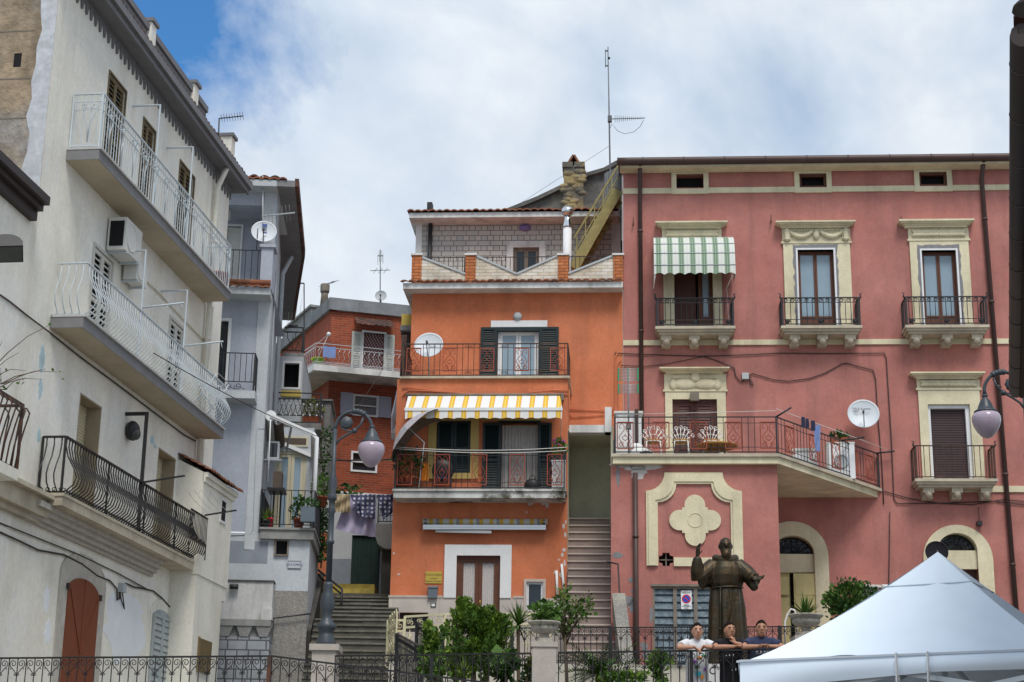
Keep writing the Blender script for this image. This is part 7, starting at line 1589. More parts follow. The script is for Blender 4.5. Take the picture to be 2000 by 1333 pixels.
def fancy_rail(mb, path, z0, z1, sp=.122, r=.008, top=.024, first=0, scroll=.052):
    zf = z0 if callable(z0) else (lambda t: z0); zt = z1 if callable(z1) else (lambda t: z1)
    cs = path.corners()
    for a, b in zip(cs, cs[1:]):
        mb.bar(path.at(a+1e-4, 0, zt(a)), path.at(b-1e-4, 0, zt(b)), top*2, .022); mb.bar(path.at(a+1e-4, 0, zf(a)+.09), path.at(b-1e-4, 0, zf(b)+.09), .03, .012)
        n = max(1, round((b-a)/sp)); s_ = (b-a)/n
        for i in range(n+1):
            t = min(a+s_*i, b-1e-4); t = max(t, a+1e-4); mb.tube([path.at(t, 0, zf(t)+.02), path.at(t, 0, zt(t))], r, 5, smooth=False)
            if i % 2 == first:
                z = zt(t); k = s_*.95
                for sg in (-1, 1):
                    def q(x, dz): return path.at(max(1e-4, min(path.L-1e-4, t+sg*x)), .006, zt(t+sg*x)+dz)
                    cx, cz = k*.50, -.020-k*.50; R0 = k*.46
                    pts = [q(cx+R0*(1-.78*j/16)*cos(-.9+2*pi*1.35*j/16), cz+R0*(1-.78*j/16)*sin(-.9+2*pi*1.35*j/16)) for j in range(17)]
                    low = [q(.006, -k*1.95), q(k*.16, -k*1.72), q(k*.52, -k*1.28), q(cx+R0*cos(-.9), cz+R0*sin(-.9))]
                    mb.tube(low+pts, r*.75, 4)
                    mb.tube([q(.004, -k*2.0), q(k*.20, -k*2.05), q(k*.32, -k*1.92), q(k*.26, -k*1.82), q(k*.20, -k*1.88)], r*.7, 4)
                    mb.tube([q(k*.52, -k*1.28), q(k*.72, -k*1.15), q(k*.82, -k*1.25), q(k*.74, -k*1.34)], r*.7, 4)
    return mb
def rails():
    Z = V((0, 0, 1))
    p = Pl(at_D(250, 1283, 23), -8); ue, ze = p.hit(527, 1282); u0, z0 = p.hit(0, 1286); x0 = u0-1.2
    t = Thing('railing', 'long black scrollwork railing in front of the white house', 'railing', p.P(x0, 1.9, 0)); pa = Path([p.P(x0, 0), p.P(ue, 0)]); zt = lambda s_: z0+(ze-z0)*(s_-1.2)/(ue-u0)
    m = MB(); fancy_rail(m, pa, lambda s_: zt(s_)-1.0, zt, .123); t.part('panel', m, 'black_iron'); m = MB(); m.bar(pa.at(pa.L-.001, 0, ze-1.0), pa.at(pa.L-.001, 0, ze+.01), .055); t.part('post', m, 'rusty_iron')
    m = MB(); m.box(x0, ue+.1, 1.0, ze-1.0, -.3, .12, p); t.part('kerb_wall', m, 'cream_wall')
    ux, zx = p.hit(945, 1333.5); t = Thing('railing', 'black scrollwork railing sloping down to the right along a ramp', 'railing', p.P(ue, 1.9, 0)); pb = Path([p.P(ue+.03, 0), p.P(ux+1.6, 0)]); g = lambda s_: ze+(zx-ze)*s_/(ux-ue)
    m = MB(); fancy_rail(m, pb, lambda s_: g(s_)-1.0, g, .123); t.part('panel', m, 'black_iron'); m = MB(); 
    a = p.P(ue+.03, ze-1.0, .1); b = p.P(ux+1.6, g(pb.L)-1.0, .1); m.box8([V((a.x, a.y, 1)), V((b.x, b.y, 1)), V((b.x, b.y+.4, 1)), V((a.x, a.y+.4, 1)), a, b, b+V((0, .4, 0)), a+V((0, .4, 0))]); t.part('kerb_wall', m, 'cream_wall')
    # rails either side of the urn pillar
    q = Pl(at_D(1064, 1275, 23.5), -14); ua, za = q.hit(655, 1282); ub, zb = q.hit(1037, 1276.5); uc, zc = q.hit(1091, 1275.5); ud, zd = q.hit(1520, 1270.5)
    for (a, z1_, b, z2_, lab) in ((ua, za, ub, zb, 'black scrollwork railing between the lamp pedestal and the urn pillar'), (uc, zc, ud+2.5, zd+.02, 'black scrollwork railing the three boys lean on')):
        t = Thing('railing', lab, 'railing', q.P(a, ZT, 0)); pa = Path([q.P(a, 0), q.P(b, 0)]); zt = lambda s_, z1_=z1_, z2_=z2_, L=pa.L: z1_+(z2_-z1_)*s_/L
        m = MB(); fancy_rail(m, pa, ZT+.04, zt, .121); t.part('panel', m, 'black_iron')
        m = MB()
        for k in range(1, int(pa.L/1.9)+1): s_ = k*pa.L/(int(pa.L/1.9)+1); m.bar(pa.at(s_, 0, ZT), pa.at(s_, 0, zt(s_)), .045)
        if m.f: t.part('post', m, 'black_iron')
    # pillar with urn
    def urn(px, ytop, wpx, D, lab, z0, pill=True, plab=''):
        c = at_D(px, ytop, D); s_ = wpx/2/(3280/D)*.97
        if pill:
            pb = at_D(px, ytop+41*(wpx/64), D).z; t = Thing('pillar', plab, 'pillar', (c.x, c.y, z0)); m = MB(); h = s_*.74; m.wbox(c.x-h, c.x+h, c.y-h, c.y+h, z0, pb-.07); t.part('shaft', m, 'pillar_stone'); m = MB(); m.wbox(c.x-h*1.12, c.x+h*1.12, c.y-h*1.12, c.y+h*1.12, pb-.07, pb); t.part('cap', m, 'pillar_stone')
        zb = at_D(px, ytop+41*(wpx/64), D).z; H = c.z-zb; t = Thing('urn', lab, 'urn', (c.x, c.y, zb)); b = V((c.x, c.y, zb)); f = s_
        m = MB(); m.lathe(b, [(.62*f, 0), (.62*f, .04*H), (.50*f, .10*H), (.56*f, .16*H), (.30*f, .25*H), (.24*f, .33*H), (.30*f, .39*H), (.26*f, .42*H)], 24); t.part('foot', m, 'urn_stone')
        m = MB(); m.lathe(b, [(.24*f, .41*H), (.50*f, .46*H), (.72*f, .56*H), (.80*f, .68*H), (.78*f, .80*H)], 40, flute=.05); m.lathe(b, [(.76*f, .79*H), (.86*f, .84*H), (1.0*f, .92*H), (1.03*f, .97*H), (1.0*f, 1.0*H), (.86*f, .99*H), (.8*f, .93*H), (.0, .92*H)], 40); t.part('bowl', m, 'urn_stone')
        return b+Z*H, f
    tp, f = urn(1063, 1215, 64, 23.5, 'weathered stone urn on the pillar between the two front railings', ZT, True, 'square pinkish stone pillar under the nearer urn'); rnd = random.Random(3)
    t = Thing('plant', 'leafy green plant filling the nearer stone urn', 'plant', tp); m = MB(); blades(m, tp-Z*.03, 110, .30, .035, rnd, (.0, 1.3), .35); leaves(m, tp+Z*.14, (.2, .2, .12), 160, .10, rnd); t.part('leaves', m, 'leaf'); m = MB(); m.tube([tp-Z*.06, tp+Z*.08], .03, 5); t.part('stem', m, 'stem')
    tp, f = urn(1574, 1201, 68, 25.2, 'second stone urn behind the boys near the white tent', ZT, True, 'stone pillar under the farther urn beside the cream door'); t = Thing('plant', 'spiky yucca growing in the farther stone urn', 'plant', tp); m = MB(); blades(m, tp-Z*.02, 60, .40, .032, rnd, (.05, 1.5), .15); t.part('leaves', m, 'leaf'); m = MB(); m.tube([tp-Z*.06, tp+Z*.06], .03, 5); t.part('stem', m, 'stem')
    # rear railing
    r = Pl(at_D(1300, 1225, 33), -4); a, z1 = r.hit(862, 1228); b, z2 = r.hit(1640, 1224); t = Thing('railing', 'rear black railing on the cream wall behind the statue', 'railing', r.P(a, RP_Z, 0)); pa = Path([r.P(a, 0), r.P(b, 0)]); zt = lambda s_: z1+(z2-z1)*s_/pa.L; m = MB(); fancy_rail(m, pa, RP_Z-.02, zt, .118, .009); t.part('panel', m, 'black_iron')
    for px in (865, 1000, 1192, 1350, 1523): m = MB(); u = r.hit(px, 1240)[0]; m.box(u-.035, u+.035, RP_Z-.05, zt(u-a)+.02, -.035, .035, r); t.part('post', m, 'black_iron')
    # stepped black rails and cream rails at the left of the orange house
    def stepr(x0, y0, x1, y1, D0, D1, h, lab, mname='black_iron', fancy=False):
        A = at_D(x0, y0, D0); B = at_D(x1, y1, D1); t = Thing('railing', lab, 'railing', A-Z*h); pa = Path([A, B]); zt = lambda s_: A.z+(B.z-A.z)*s_/pa.L; m = MB(); railing(m, pa, lambda s_: zt(s_)-h, zt, .10, .009, .02, .012, gap=.06, post=.03); n = int(pa.L/.1)
        for k in range(n): s_ = (k+.5)*pa.L/n; m.tube([pa.at(max(.01, min(pa.L-.01, s_+a_)), .0, zt(s_)-.1+b_) for a_, b_ in spiral((0, 0), .045, .015, 0, 1.0, 7)], .009, 4)
        m.bar(pa.at(.01, 0, zt(0)-.19), pa.at(pa.L-.01, 0, zt(pa.L)-.19), .02); t.part('panel', m, mname)
    stepr(775, 1238, 826, 1266, 30.5, 28.5, 1.0, 'nearer of the two short black stair railings left of the bushes'); stepr(814, 1216, 864, 1240, 33.2, 31.2, 1.0, 'farther of the two short black stair railings left of the bushes')
    def cream(x0, y0, x1, y1, D0, D1, h, lab):
        A = at_D(x0, y0, D0); B = at_D(x1, y1, D1); t = Thing('railing', lab, 'railing', A-Z*h); pa = Path([A, B]); zt = lambda s_: A.z+(B.z-A.z)*s_/pa.L; m = MB()
        for dz in (0, -.22, -h+.06): m.bar(pa.at(.001, 0, A.z+dz), pa.at(pa.L-.001, 0, B.z+dz), .045)
        for s_ in (.0, pa.L): m.bar(pa.at(min(max(s_, .001), pa.L-.001), 0, zt(s_)-h), pa.at(min(max(s_, .001), pa.L-.001), 0, zt(s_)), .05)
        n = max(1, int(pa.L/.32))
        for k in range(n):
            s_ = (k+.5)*pa.L/n
            for sg in (-1, 1):
                for zz in (-.11, -.42, -.66): m.tube([pa.at(max(.01, min(pa.L-.01, s_+sg*(.075+a_))), 0, zt(s_)+zz+b_) for a_, b_ in spiral((0, 0), .07, .015, pi/2, 1.3, 10)], .009, 4)
            m.tube([pa.at(s_, 0, zt(s_)-h+.06), pa.at(s_, 0, zt(s_)-.22)], .010, 4)
        t.part('panel', m, 'cream_iron')
    cream(758, 1212, 790, 1212, 34.4, 34.4, .95, 'short cream scroll railing at the foot of the alley stairs'); cream(791, 1205, 868, 1200, 34.6, 36, .9, 'cream scroll railing in front of the dark hatch'); cream(870, 1200, 1075, 1199, 36, 36.2, .9, 'long cream scroll railing half hidden by the conifer bush')
    A = at_D(757, 1278, 34.3); t = Thing('gate', 'narrow cream metal gate panel seen edge on beside the stairs', 'gate', A); B = at_D(773, 1213, 33.0); m = MB(); C0 = at_D(759, 1212, 34.3); D0 = at_D(773, 1238, 33.0)
    a_, b_ = V((A.x, 34.3, A.z)), V((at_D(773, 1280, 33).x, 33, A.z)); pa = Path([a_, b_]); zt = C0.z
    for z in (A.z+.02, zt-.24, zt): m.bar(pa.at(.001, 0, z), pa.at(pa.L-.001, 0, z), .04)
    for k in range(4):
        s_ = pa.L*(k+.5)/4
        for zz in [A.z+.12+.19*j for j in range(4)]: m.tube([pa.at(max(.01, min(pa.L-.01, s_+x)), 0, zz+y) for x, y in spiral((0, 0), .085, .02, 0, 1.4, 9)], .012, 4)
    for s_ in (.001, pa.L*.33, pa.L*.66, pa.L-.001): m.bar(pa.at(s_, 0, A.z), pa.at(s_, 0, zt), .03)
    t.part('panel', m, 'cream_iron')
rails()
def lamp(name, lab, base, top, globe_c, r, side, mname, D, pedestal=None, full=True):
    """street lamp: shaft, curved arm towards the globe, bell, globe"""
    Z = V((0, 0, 1)); t = Thing(name, lab, 'street lamp', base); b = V(base); H = top.z-b.z; X = V((1, 0, 0))*side
    gx = abs(globe_c.x-b.x); zt = globe_c.z+r*1.9; R = gx/2
    m = MB()
    m.lathe(b, [(.14, 0), (.14, .05), (.105, .16), (.095, .20), (.14, .25), (.15, .30), (.09, .36), (.065, .42), (.08, .50), (.11, .62), (.08, .75), (.06, .86), (.07, .9), (.05, .94)], 24, flute=.04); t.part('base', m, mname)
    kz = b.z+H*.56
    m = MB(); m.lathe(b, [(.047, .92), (.044, H*.46), (.062, H*.46+.01), (.062, H*.46+.05), (.045, H*.46+.07), (.044, H*.60), (.064, H*.61), (.046, H*.63), (.046, H*.66), (.072, H*.665), (.072, H*.68), (.05, H*.70), (.07, H*.74), (.045, H*.785), (.033, H*.80), (.029, H)], 16); t.part('shaft', m, mname)
    # arm: half circle from shaft top over to the globe
    c = V((b.x, b.y, top.z))+X*R; m = MB(); arc = [c+X*(-R*cos(a))+Z*(R*1.0*sin(a)) for a in [pi*k/18 for k in range(19)]]
    rr = [.025+.009*(1 if 8 < k < 13 else 0) for k in range(19)]; end = arc[-1]; m.tube(arc+[V((globe_c.x, b.y, globe_c.z+r*2.1))], rr+[.034], 10)
    for k in (9, 10, 11, 12): m.ball(arc[k], .047, 5)
    t.part('arm', m, mname)
    m = MB(); p0 = V((b.x, b.y, top.z-R*.95)); s1 = [p0, p0+X*R*.35+Z*R*.42, p0+X*R*.9+Z*R*.78]
    m.tube([p0, p0+X*R*.25+Z*R*.36, p0+X*R*.62+Z*R*.62, p0+X*R*1.05+Z*R*.86, p0+X*R*1.38+Z*R*1.22, p0+X*R*1.5+Z*R*1.62], .018, 8)
    q = c+X*(-R*.05)+Z*R*.42; m.tube([p0+X*R*1.05+Z*R*.86]+[V((c.x, b.y, 0))+X*x+Z*(top.z+z) for x, z in [(-.28*R, -.12*R), (-.62*R, .0), (-.72*R, .2*R), (-.6*R, .38*R)]], .013, 6); m.ball(p0+X*R*1.05+Z*R*.86, .045, 5)
    ro = V((c.x, b.y, top.z))+X*(-.42*R)+Z*R*.36; m.lathe(ro+V((0, .03, 0)), [(.10, 0), (.11, .02), (.085, .05), (.05, .045), (.03, .06)], 16, V((0, -1, 0)), flute=-.12); t.part('scroll_bracket', m, mname)
    g = globe_c; m = MB(); m.lathe(g+Z*r*.78, [(.78*r, .0), (.84*r, .06*r), (.80*r, .14*r), (.62*r, .22*r), (.50*r, .5*r), (.36*r, .85*r), (.20*r, 1.05*r), (.16*r, 1.15*r), (.24*r, 1.22*r), (.16*r, 1.35*r)], 32, flute=-.07); t.part('bell_cap', m, mname)
    m = MB(); m.lathe(g, [(.10*r, -1.05*r), (.24*r, -1.0*r), (.45*r, -.86*r), (.70*r, -.55*r), (.90*r, -.15*r), (1.0*r, .22*r), (.98*r, .50*r), (.88*r, .70*r), (.72*r, .82*r)], 32); t.part('globe', m, 'globe')
    return t
def lamps():
    D = 25; b = at_D(636, 1262, D); top = at_D(650, 862, D); g = at_D(725, 886, D); top = V((b.x+.03, b.y, at_D(650, 838, D).z)); g = V((g.x, b.y, g.z))
    lamp('street_lamp', 'slate blue iron street lamp with lilac globe in front of the alley', b, top, g, .205, 1, 'lamp_iron', D)
    t = Thing('pedestal', 'pale stone pedestal under the slate blue street lamp', 'pedestal', (b.x, b.y, 2.2)); q0 = at_D(603, 1285, D-.3); q1 = at_D(661, 1285, D-.3); m = MB(); m.wbox(q0.x+.04, q1.x-.04, D-.26, D+.25, 2.0, b.z-.09); t.part('shaft', m, 'pillar_stone'); m = MB(); m.wbox(q0.x-.0, q1.x+.0, D-.3, D+.29, b.z-.09, b.z); t.part('cap', m, 'pillar_stone')
    D = 23.5; g = at_D(1927, 828, D); x = at_D(2010, 900, D).x; b = V((x, D, g.z-3.2)); top = V((x, D, at_D(2003, 765, D).z)); lamp('street_lamp', 'second dark street lamp at the right edge before the pink building', b, top, V((g.x, D, g.z)), .205, -1, 'black_lamp', D)
    t = Thing('pedestal', 'stone pedestal below the right hand street lamp', 'pedestal', (x, D, 2)); m = MB(); m.wbox(x-.26, x+.26, D-.26, D+.26, 1.8, b.z-.09); t.part('shaft', m, 'pillar_stone'); m = MB(); m.wbox(x-.3, x+.3, D-.3, D+.3, b.z-.09, b.z); t.part('cap', m, 'pillar_stone')
lamps()
def plants():
    Z = V((0, 0, 1)); rnd = random.Random(77)
    # big conifer bush: several upright plumes
    t = Thing('conifer_bush', 'big dark green conifer bush before the orange house door', 'bush', at_D(930, 1290, 26.5)-Z*1.0); m = MB(); m2 = MB()
    env = [(870, 1232), (880, 1208), (890, 1186), (903, 1166), (914, 1170), (926, 1188), (938, 1196), (950, 1178), (962, 1190), (974, 1204), (986, 1194), (996, 1222)]
    for q in range(105):
        x = rnd.uniform(870, 996); top = next(y0+(y1-y0)*(x-x0)/(x1-x0) for (x0, y0), (x1, y1) in zip(env, env[1:]) if x0 <= x <= x1); y = top if q < 34 else rnd.uniform(top+8, 1292); D = 26.5+rnd.uniform(-.32, .32)*(1 if y > top+15 else .5)
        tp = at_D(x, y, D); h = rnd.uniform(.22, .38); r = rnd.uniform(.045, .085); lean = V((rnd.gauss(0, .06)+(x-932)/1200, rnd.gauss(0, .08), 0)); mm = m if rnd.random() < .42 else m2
        for _ in range(210):
            f = rnd.random(); an = rnd.uniform(0, 6.3); rr = r*sin(pi*min(1, f*.75+.2))*rnd.uniform(.5, 1.15); p = tp-Z*h*f-lean*f+V((cos(an)*rr, sin(an)*rr, 0)); a = (V((cos(an)*.8, sin(an)*.8, rnd.uniform(.4, 1.3)))).normalized(); b = a.orthogonal().normalized(); w_ = rnd.uniform(0, 6.3); b = b*cos(w_)+a.cross(b)*sin(w_); l = rnd.uniform(.03, .075); w = l*.22
            i = mm.vs([p-b*w*.3, p+a*l*.5-b*w, p+a*l, p+a*l*.5+b*w]); mm.face((i, i+1, i+2, i+3))
    t.part('foliage', m, 'leaf'); t.part('bright_foliage', m2, 'leaf_conifer'); m = MB(); base = at_D(930, 1290, 26.5)-Z*1.0  # plumes picked at random get the brighter leaf colour
    for dx in (-.25, -.05, .2): m.tube([base+V((dx*.4, 0, 0)), base+V((dx, 0, 1.2))], .05, 6)
    t.part('trunk', m, 'stem')
    def bush(lab, x, y, D, rx, rz, n, size, mn='leaf', m2n='leaf_bright', cl=7, ground=ZT):
        c = at_D(x, y, D); t = Thing('bush', lab, 'bush', (c.x, c.y, ground)); m = MB(); q = MB(); leaves(m, c, (rx, rx*.8, rz), n, size, rnd, .4, clump=cl); leaves(q, c+Z*.06, (rx, rx*.8, rz), n//2, size, rnd, .6, clump=cl); t.part('leaves', m, mn); t.part('young_leaves', q, m2n); m = MB()
        for k in range(4): m.tube([V((c.x, c.y, ground)), c+V((rnd.uniform(-.5, .5)*rx, 0, rnd.uniform(-.3, .3)*rz))], .015, 4)
        t.part('branches', m, 'stem')
    bush('bright green bush at the left of the conifer', 846, 1266, 25.8, .17, .27, 600, .085, 'leaf', 'leaf_bright', 9)
    bush('low green bush under the bright one', 850, 1308, 25.2, .2, .16, 300, .09)
    bush('dark green rounded bush beside the white tent before the pink wall', 1663, 1183, 31, .40, .34, 1500, .085, 'leaf', 'leaf_dark', 14, RP_Z)
    bush('yellow green shrub by the rear railing left of the boys', 1285, 1304, 26.5, .15, .18, 260, .10, 'leaf', 'leaf_bright', 6)
    bush('low bright plants at the bottom edge under the cycad', 1215, 1331, 24.5, .34, .06, 300, .08, 'leaf', 'leaf_bright', 8)
    bush('broad leaved dark plant beside the urn pillar', 985, 1312, 24.6, .13, .2, 90, .16, 'leaf_dark', 'leaf', 5)
    bush('drooping leaved plant at the foot of the urn pillar', 1030, 1318, 24.2, .08, .16, 60, .10, 'leaf_dark', 'leaf_yellow', 4)
    # spiky ones
    def spiky(nm, lab, x, y, D, n, l, w, rise, droop, trunk, mn='leaf'):
        c = at_D(x, y, D); t = Thing(nm, lab, 'plant', (c.x, c.y, ZT)); m = MB(); blades(m, c, n, l, w, rnd, rise, droop); t.part('leaves', m, mn); m = MB(); m.tube([V((c.x, c.y, ZT)), V((c.x+.02, c.y, (ZT+c.z)/2)), c], [trunk*1.3, trunk, trunk*.9], 8); t.part('trunk', m, 'stem')
    spiky('yucca', 'tall yucca with a bare trunk left of the nearer urn', 1012, 1222, 27, 75, .46, .035, (-.5, 1.5), .25, .03)
    spiky('spiky_plant', 'fountain of bright narrow leaves low behind the left railing', 905, 1325, 24.6, 80, .34, .02, (.2, 1.5), .35, .03, 'leaf_bright')
    # cycad: feathery fronds
    c = at_D(1175, 1322, 24.9); t = Thing('cycad', 'cycad with feathery dark fronds behind the railing right of the urn', 'plant', (c.x, c.y, ZT)); m = MB()
    for k in range(52):
        az = rnd.uniform(0, 2*pi); el = rnd.uniform(.1, 1.0); l = rnd.uniform(.6, .9); d = V((cos(az)*cos(el), sin(az)*cos(el), sin(el))); sd = V((-sin(az), cos(az), 0)); pr = None
        for j in range(1, 15):
            f = j/14; p = c+d*l*f-Z*(.35*l*f*f*cos(el)); wl = .14*sin(pi*min(1, f*.9+.12)); dr = (d-Z*.5*f).normalized()
            for sg in (-1, 1): q = p+sd*sg*wl+dr*.07+Z*.03; i = m.vs([p-dr*.014, p+dr*.018, q]); m.face((i, i+1, i+2))
            if pr is not None: i = m.vs([pr-sd*.006, pr+sd*.006, p+sd*.006, p-sd*.006]); m.face((i, i+1, i+2, i+3))
            pr = p
    t.part('fronds', m, 'leaf'); m = MB(); m.tube([V((c.x, c.y, ZT)), c], .09, 8); t.part('trunk', m, 'stem')
    # small tree
    b = at_D(1107, 1333, 24.4); b = V((b.x, b.y, ZT)); tp = at_D(1103, 1240, 24.4); t = Thing('small_tree', 'slim young tree with airy small leaves in front of the outside stair', 'tree', b); m = MB(); m.tube([b, b.lerp(tp, .5)+V((.02, 0, 0)), tp], [.035, .028, .022], 7); lf = MB(); l2 = MB()
    for x, y in ((1085, 1185), (1095, 1160), (1102, 1150), (1120, 1172), (1138, 1182), (1146, 1163), (1080, 1205), (1100, 1195), (1120, 1198), (1132, 1205), (1090, 1222), (1110, 1218), (1075, 1190), (1150, 1178), (1101, 1175)):
        e = at_D(x, y, 24.4+rnd.uniform(-.35, .35)); mid = tp.lerp(e, .5)+V((rnd.gauss(0, .03), 0, -.02)); m.tube([tp-Z*rnd.uniform(0, .2), mid, e], [.014, .009, .004], 4); leaves(lf, e.lerp(mid, .3), (.14, .13, .11), 46, .062, rnd, .2); leaves(l2, e, (.10, .10, .09), 14, .055, rnd, .3)
    t.part('trunk', m, 'stem'); t.part('crown', lf, 'leaf'); t.part('young_leaves', l2, 'leaf_yellow')
    # soil beds
    mb = MB(); mb.wbox(-2.0, 3.2, 23.9, 28.5, ZT-.05, ZT+.06); single('flower_bed', mb, 'soil', 'planted soil bed', None, (0, 25, ZT), kind='structure')
plants()
def loft(mb, rings, n=24, flute=None, smooth=True):
    """rings (cx,cy,z,rx,ry) -> closed tube; flute(k_ring, angle) -> radius factor"""
    R = []
    for k, (cx, cy, z, rx, ry) in enumerate(rings):
        R.append(mb.vs([V((cx+rx*cos(2*pi*j/n)*(flute(k, 2*pi*j/n) if flute else 1), cy+ry*sin(2*pi*j/n)*(flute(k, 2*pi*j/n) if flute else 1), z)) for j in range(n)]))
    for a, b in zip(R, R[1:]):
        for j in range(n): l = (j+1) % n; mb.face((a+j, a+l, b+l, b+j), smooth)
    mb.face(reversed(range(R[0], R[0]+n))); mb.face(range(R[-1], R[-1]+n)); return mb
def fuse(o, vox, it=4, fac=.5):
    r = o.modifiers.new('remesh', 'REMESH'); r.mode = 'VOXEL'; r.voxel_size = vox; r.use_smooth_shade = True
    s_ = o.modifiers.new('smooth', 'SMOOTH'); s_.iterations = it; s_.factor = fac; return o
def hand(mb, wrist, d, palmn, s=1., curl=.35, thumb_side=1):
    """palm and five separate bent fingers from the wrist along d; palmn = palm normal"""
    d = V(d).normalized(); n = V(palmn); n = (n-d*n.dot(d)).normalized(); x = d.cross(n)*thumb_side; w = V(wrist)
    mb.obox(w+d*.045*s, d, x, n, .045*s, .036*s, .013*s)
    for k, (off, L) in enumerate(((.027, .072), (.010, .08), (-.008, .074), (-.025, .058))):
        p = w+d*.085*s+x*off*s; pts = [p]; a = 0
        for j, f in enumerate((.45, .32, .23)): a += curl*(1+.2*k); pts.append(pts[-1]+(d*cos(a)+n*sin(a))*L*f*s)
        mb.tube(pts, [.0095*s, .009*s, .008*s, .0068*s], 8)
    p = w+d*.03*s+x*.034*s; mb.tube([p, p+(x*.8+d*.5+n*.2)*.03*s, p+(x*.8+d*1.1+n*.5)*.045*s], [.012*s, .0105*s, .008*s], 8)
def statue():
    Z = V((0, 0, 1)); B = at_D(1422, 1310, 27); S_ = 2.13/2.13; t = Thing('statue', 'dark bronze statue of a bearded friar with one hand raised behind the boys', 'statue', B)
    def L(x, y, z): return B+V((x, y, z))
    def L3(p): return L(*p)
    m = MB(); off = B
    fl = lambda k, a: 1+(.075 if k < 4 else .04 if k < 6 else .022)*(1-2*abs(sin(4*a+.5+k*.06))+.7*cos(11*a+2+k*.25))
    rg = [(0, 0, -.02, .345, .31), (0, 0, .3, .325, .29), (0, 0, .7, .29, .26), (.0, .01, 1.0, .280, .24), (0, .01, 1.24, .256, .21), (0, .01, 1.30, .246, .20), (0, .0, 1.36, .270, .21), (0, .0, 1.50, .295, .22), (0, .01, 1.62, .285, .21), (0, .02, 1.70, .245, .19), (0, .03, 1.77, .185, .16), (0, .03, 1.83, .10, .10)]
    loft(m, [(B.x+a, B.y+b, B.z+c, d, e) for a, b, c, d, e in rg], 40, fl)
    # sleeves
    m.tube([L(-.18, .02, 1.68), L(-.32, -.02, 1.54), L(-.43, -.06, 1.45)], [.13, .15, .14], 14); m.tube([L(-.44, -.06, 1.43), L(-.47, -.10, 1.56), L(-.475, -.13, 1.70), L(-.473, -.145, 1.77)], [.135, .115, .085, .062], 14); m.tube([L(-.40, -.05, 1.40), L(-.30, .0, 1.42), L(-.2, .02, 1.48)], [.13, .11, .10], 12)
    m.tube([L(.18, .02, 1.68), L(.31, -.03, 1.56), L(.40, -.10, 1.45)], [.13, .135, .13], 14); m.tube([L(.39, -.10, 1.45), L(.43, -.22, 1.41)], [.13, .105], 14); m.tube([L(.40, -.13, 1.38), L(.43, -.20, 1.27)], [.10, .06], 12)
    # hood collar
    m.tube([L(.155*cos(a), .03+.13*sin(a)-.03*0, 1.79-.06*max(0, -sin(a))) for a in [2*pi*k/20 for k in range(20)]], .066, 10, closed=True); m.tube([L(.185*cos(a), .02+.165*sin(a), 1.73-.09*max(0, -sin(a))) for a in [2*pi*k/20 for k in range(20)]], .045, 8, closed=True)
    # forearms and hands
    m.tube([L(-.475, -.14, 1.62), L(-.472, -.16, 1.80)], [.042, .032], 10); hand(m, L(-.47, -.16, 1.80), (.08, -.05, 1), (.75, -.6, 0), 1.3, .16, 1)
    m.tube([L(.38, -.2, 1.43), L(.415, -.31, 1.415)], [.05, .04], 10); hand(m, L(.41, -.30, 1.415), (.95, -.3, .12), (0, -.85, .5), 1.15, .18, -1)
    # head with beard
    H = L(-.005, -.05, 1.975); m.ball(H, .118, 14, (.90, 1.0, 1.18)); m.tube([L(0, .03, 1.8), H], [.07, .065], 10)
    m.ball(H+V((0, -.05, -.10)), .088, 10, (1.0, .85, .95)); m.ball(H+V((0, -.085, -.15)), .075, 10, (1, .75, 1.1)); m.ball(H+V((0, -.09, -.20)), .05, 8, (1, .7, 1))
    m.tube([H+V((0, -.108, .03)), H+V((0, -.145, -.03))], [.013, .024], 8)
    for sg in (-1, 1): m.ball(H+V((sg*.108, .0, -.01)), .028, 6, (.5, .8, 1.3)); m.tube([H+V((sg*.015, -.118, .038)), H+V((sg*.065, -.098, .042))], .013, 6); m.ball(H+V((sg*.042, -.075, -.035)), .034, 6)
    # sandals at the hem
    for sg in (-1, 1): m.ball(L(sg*.12, -.26, .02), .09, 7, (.6, 1.2, .5))
    o = fuse(t.part('figure', m, 'bronze'), .010, 6)
    m = MB(); m.tube([L(.262*cos(a), .008+.216*sin(a), 1.30+.012*cos(a)) for a in [2*pi*k/28 for k in range(28)]], .017, 8, closed=True); m.tube([L(-.12, -.20, 1.29), L(-.13, -.225, 1.0), L(-.14, -.25, .7), L(-.15, -.275, .42)], .013, 6); m.tube([L(.02, -.21, 1.28), L(.05, -.235, 1.0), L(.0, -.26, .72)], .008, 5)
    for z in (.62, .5, .42): m.ball(L(-.147, -.262-(.62-z)*.06, z), .024, 5)
    t.part('rope_belt', m, 'bronze')
    m = MB(); 
    for sg in (-1, 1):
        c = H+V((sg*.045, -.124, .008)); m.tube([c+V((.028*cos(a), 0, .02*sin(a))) for a in [2*pi*k/12 for k in range(12)]], .005, 5, closed=True)
    m.tube([H+V((-.02, -.128, .01)), H+V((.02, -.128, .01))], .004, 4); t.part('spectacles', m, 'bronze')
    pass
    # pedestal
    p = Thing('pedestal', 'marble pedestal with engraved letters under the bronze statue', 'pedestal', (B.x, B.y, ZT)); m = MB(); m.wbox(B.x-.46, B.x+.46, B.y-.42, B.y+.42, ZT, B.z-.14); p.part('block', m, 'pillar_stone'); m = MB(); m.lathe(V((B.x, B.y, B.z-.14)), [(.46, 0), (.47, .05), (.44, .12), (.43, .13)], 32); p.part('plinth', m, 'bronze')
    q0 = at_D(1383, 1297, B.y-.45); q1 = at_D(1462, 1297, B.y-.45); m = MB(); m.wbox(q0.x, q1.x, B.y-.46, B.y-.42, ZT+.1, q0.z); sl_ = p.part('plaque', m, 'marble'); m = None
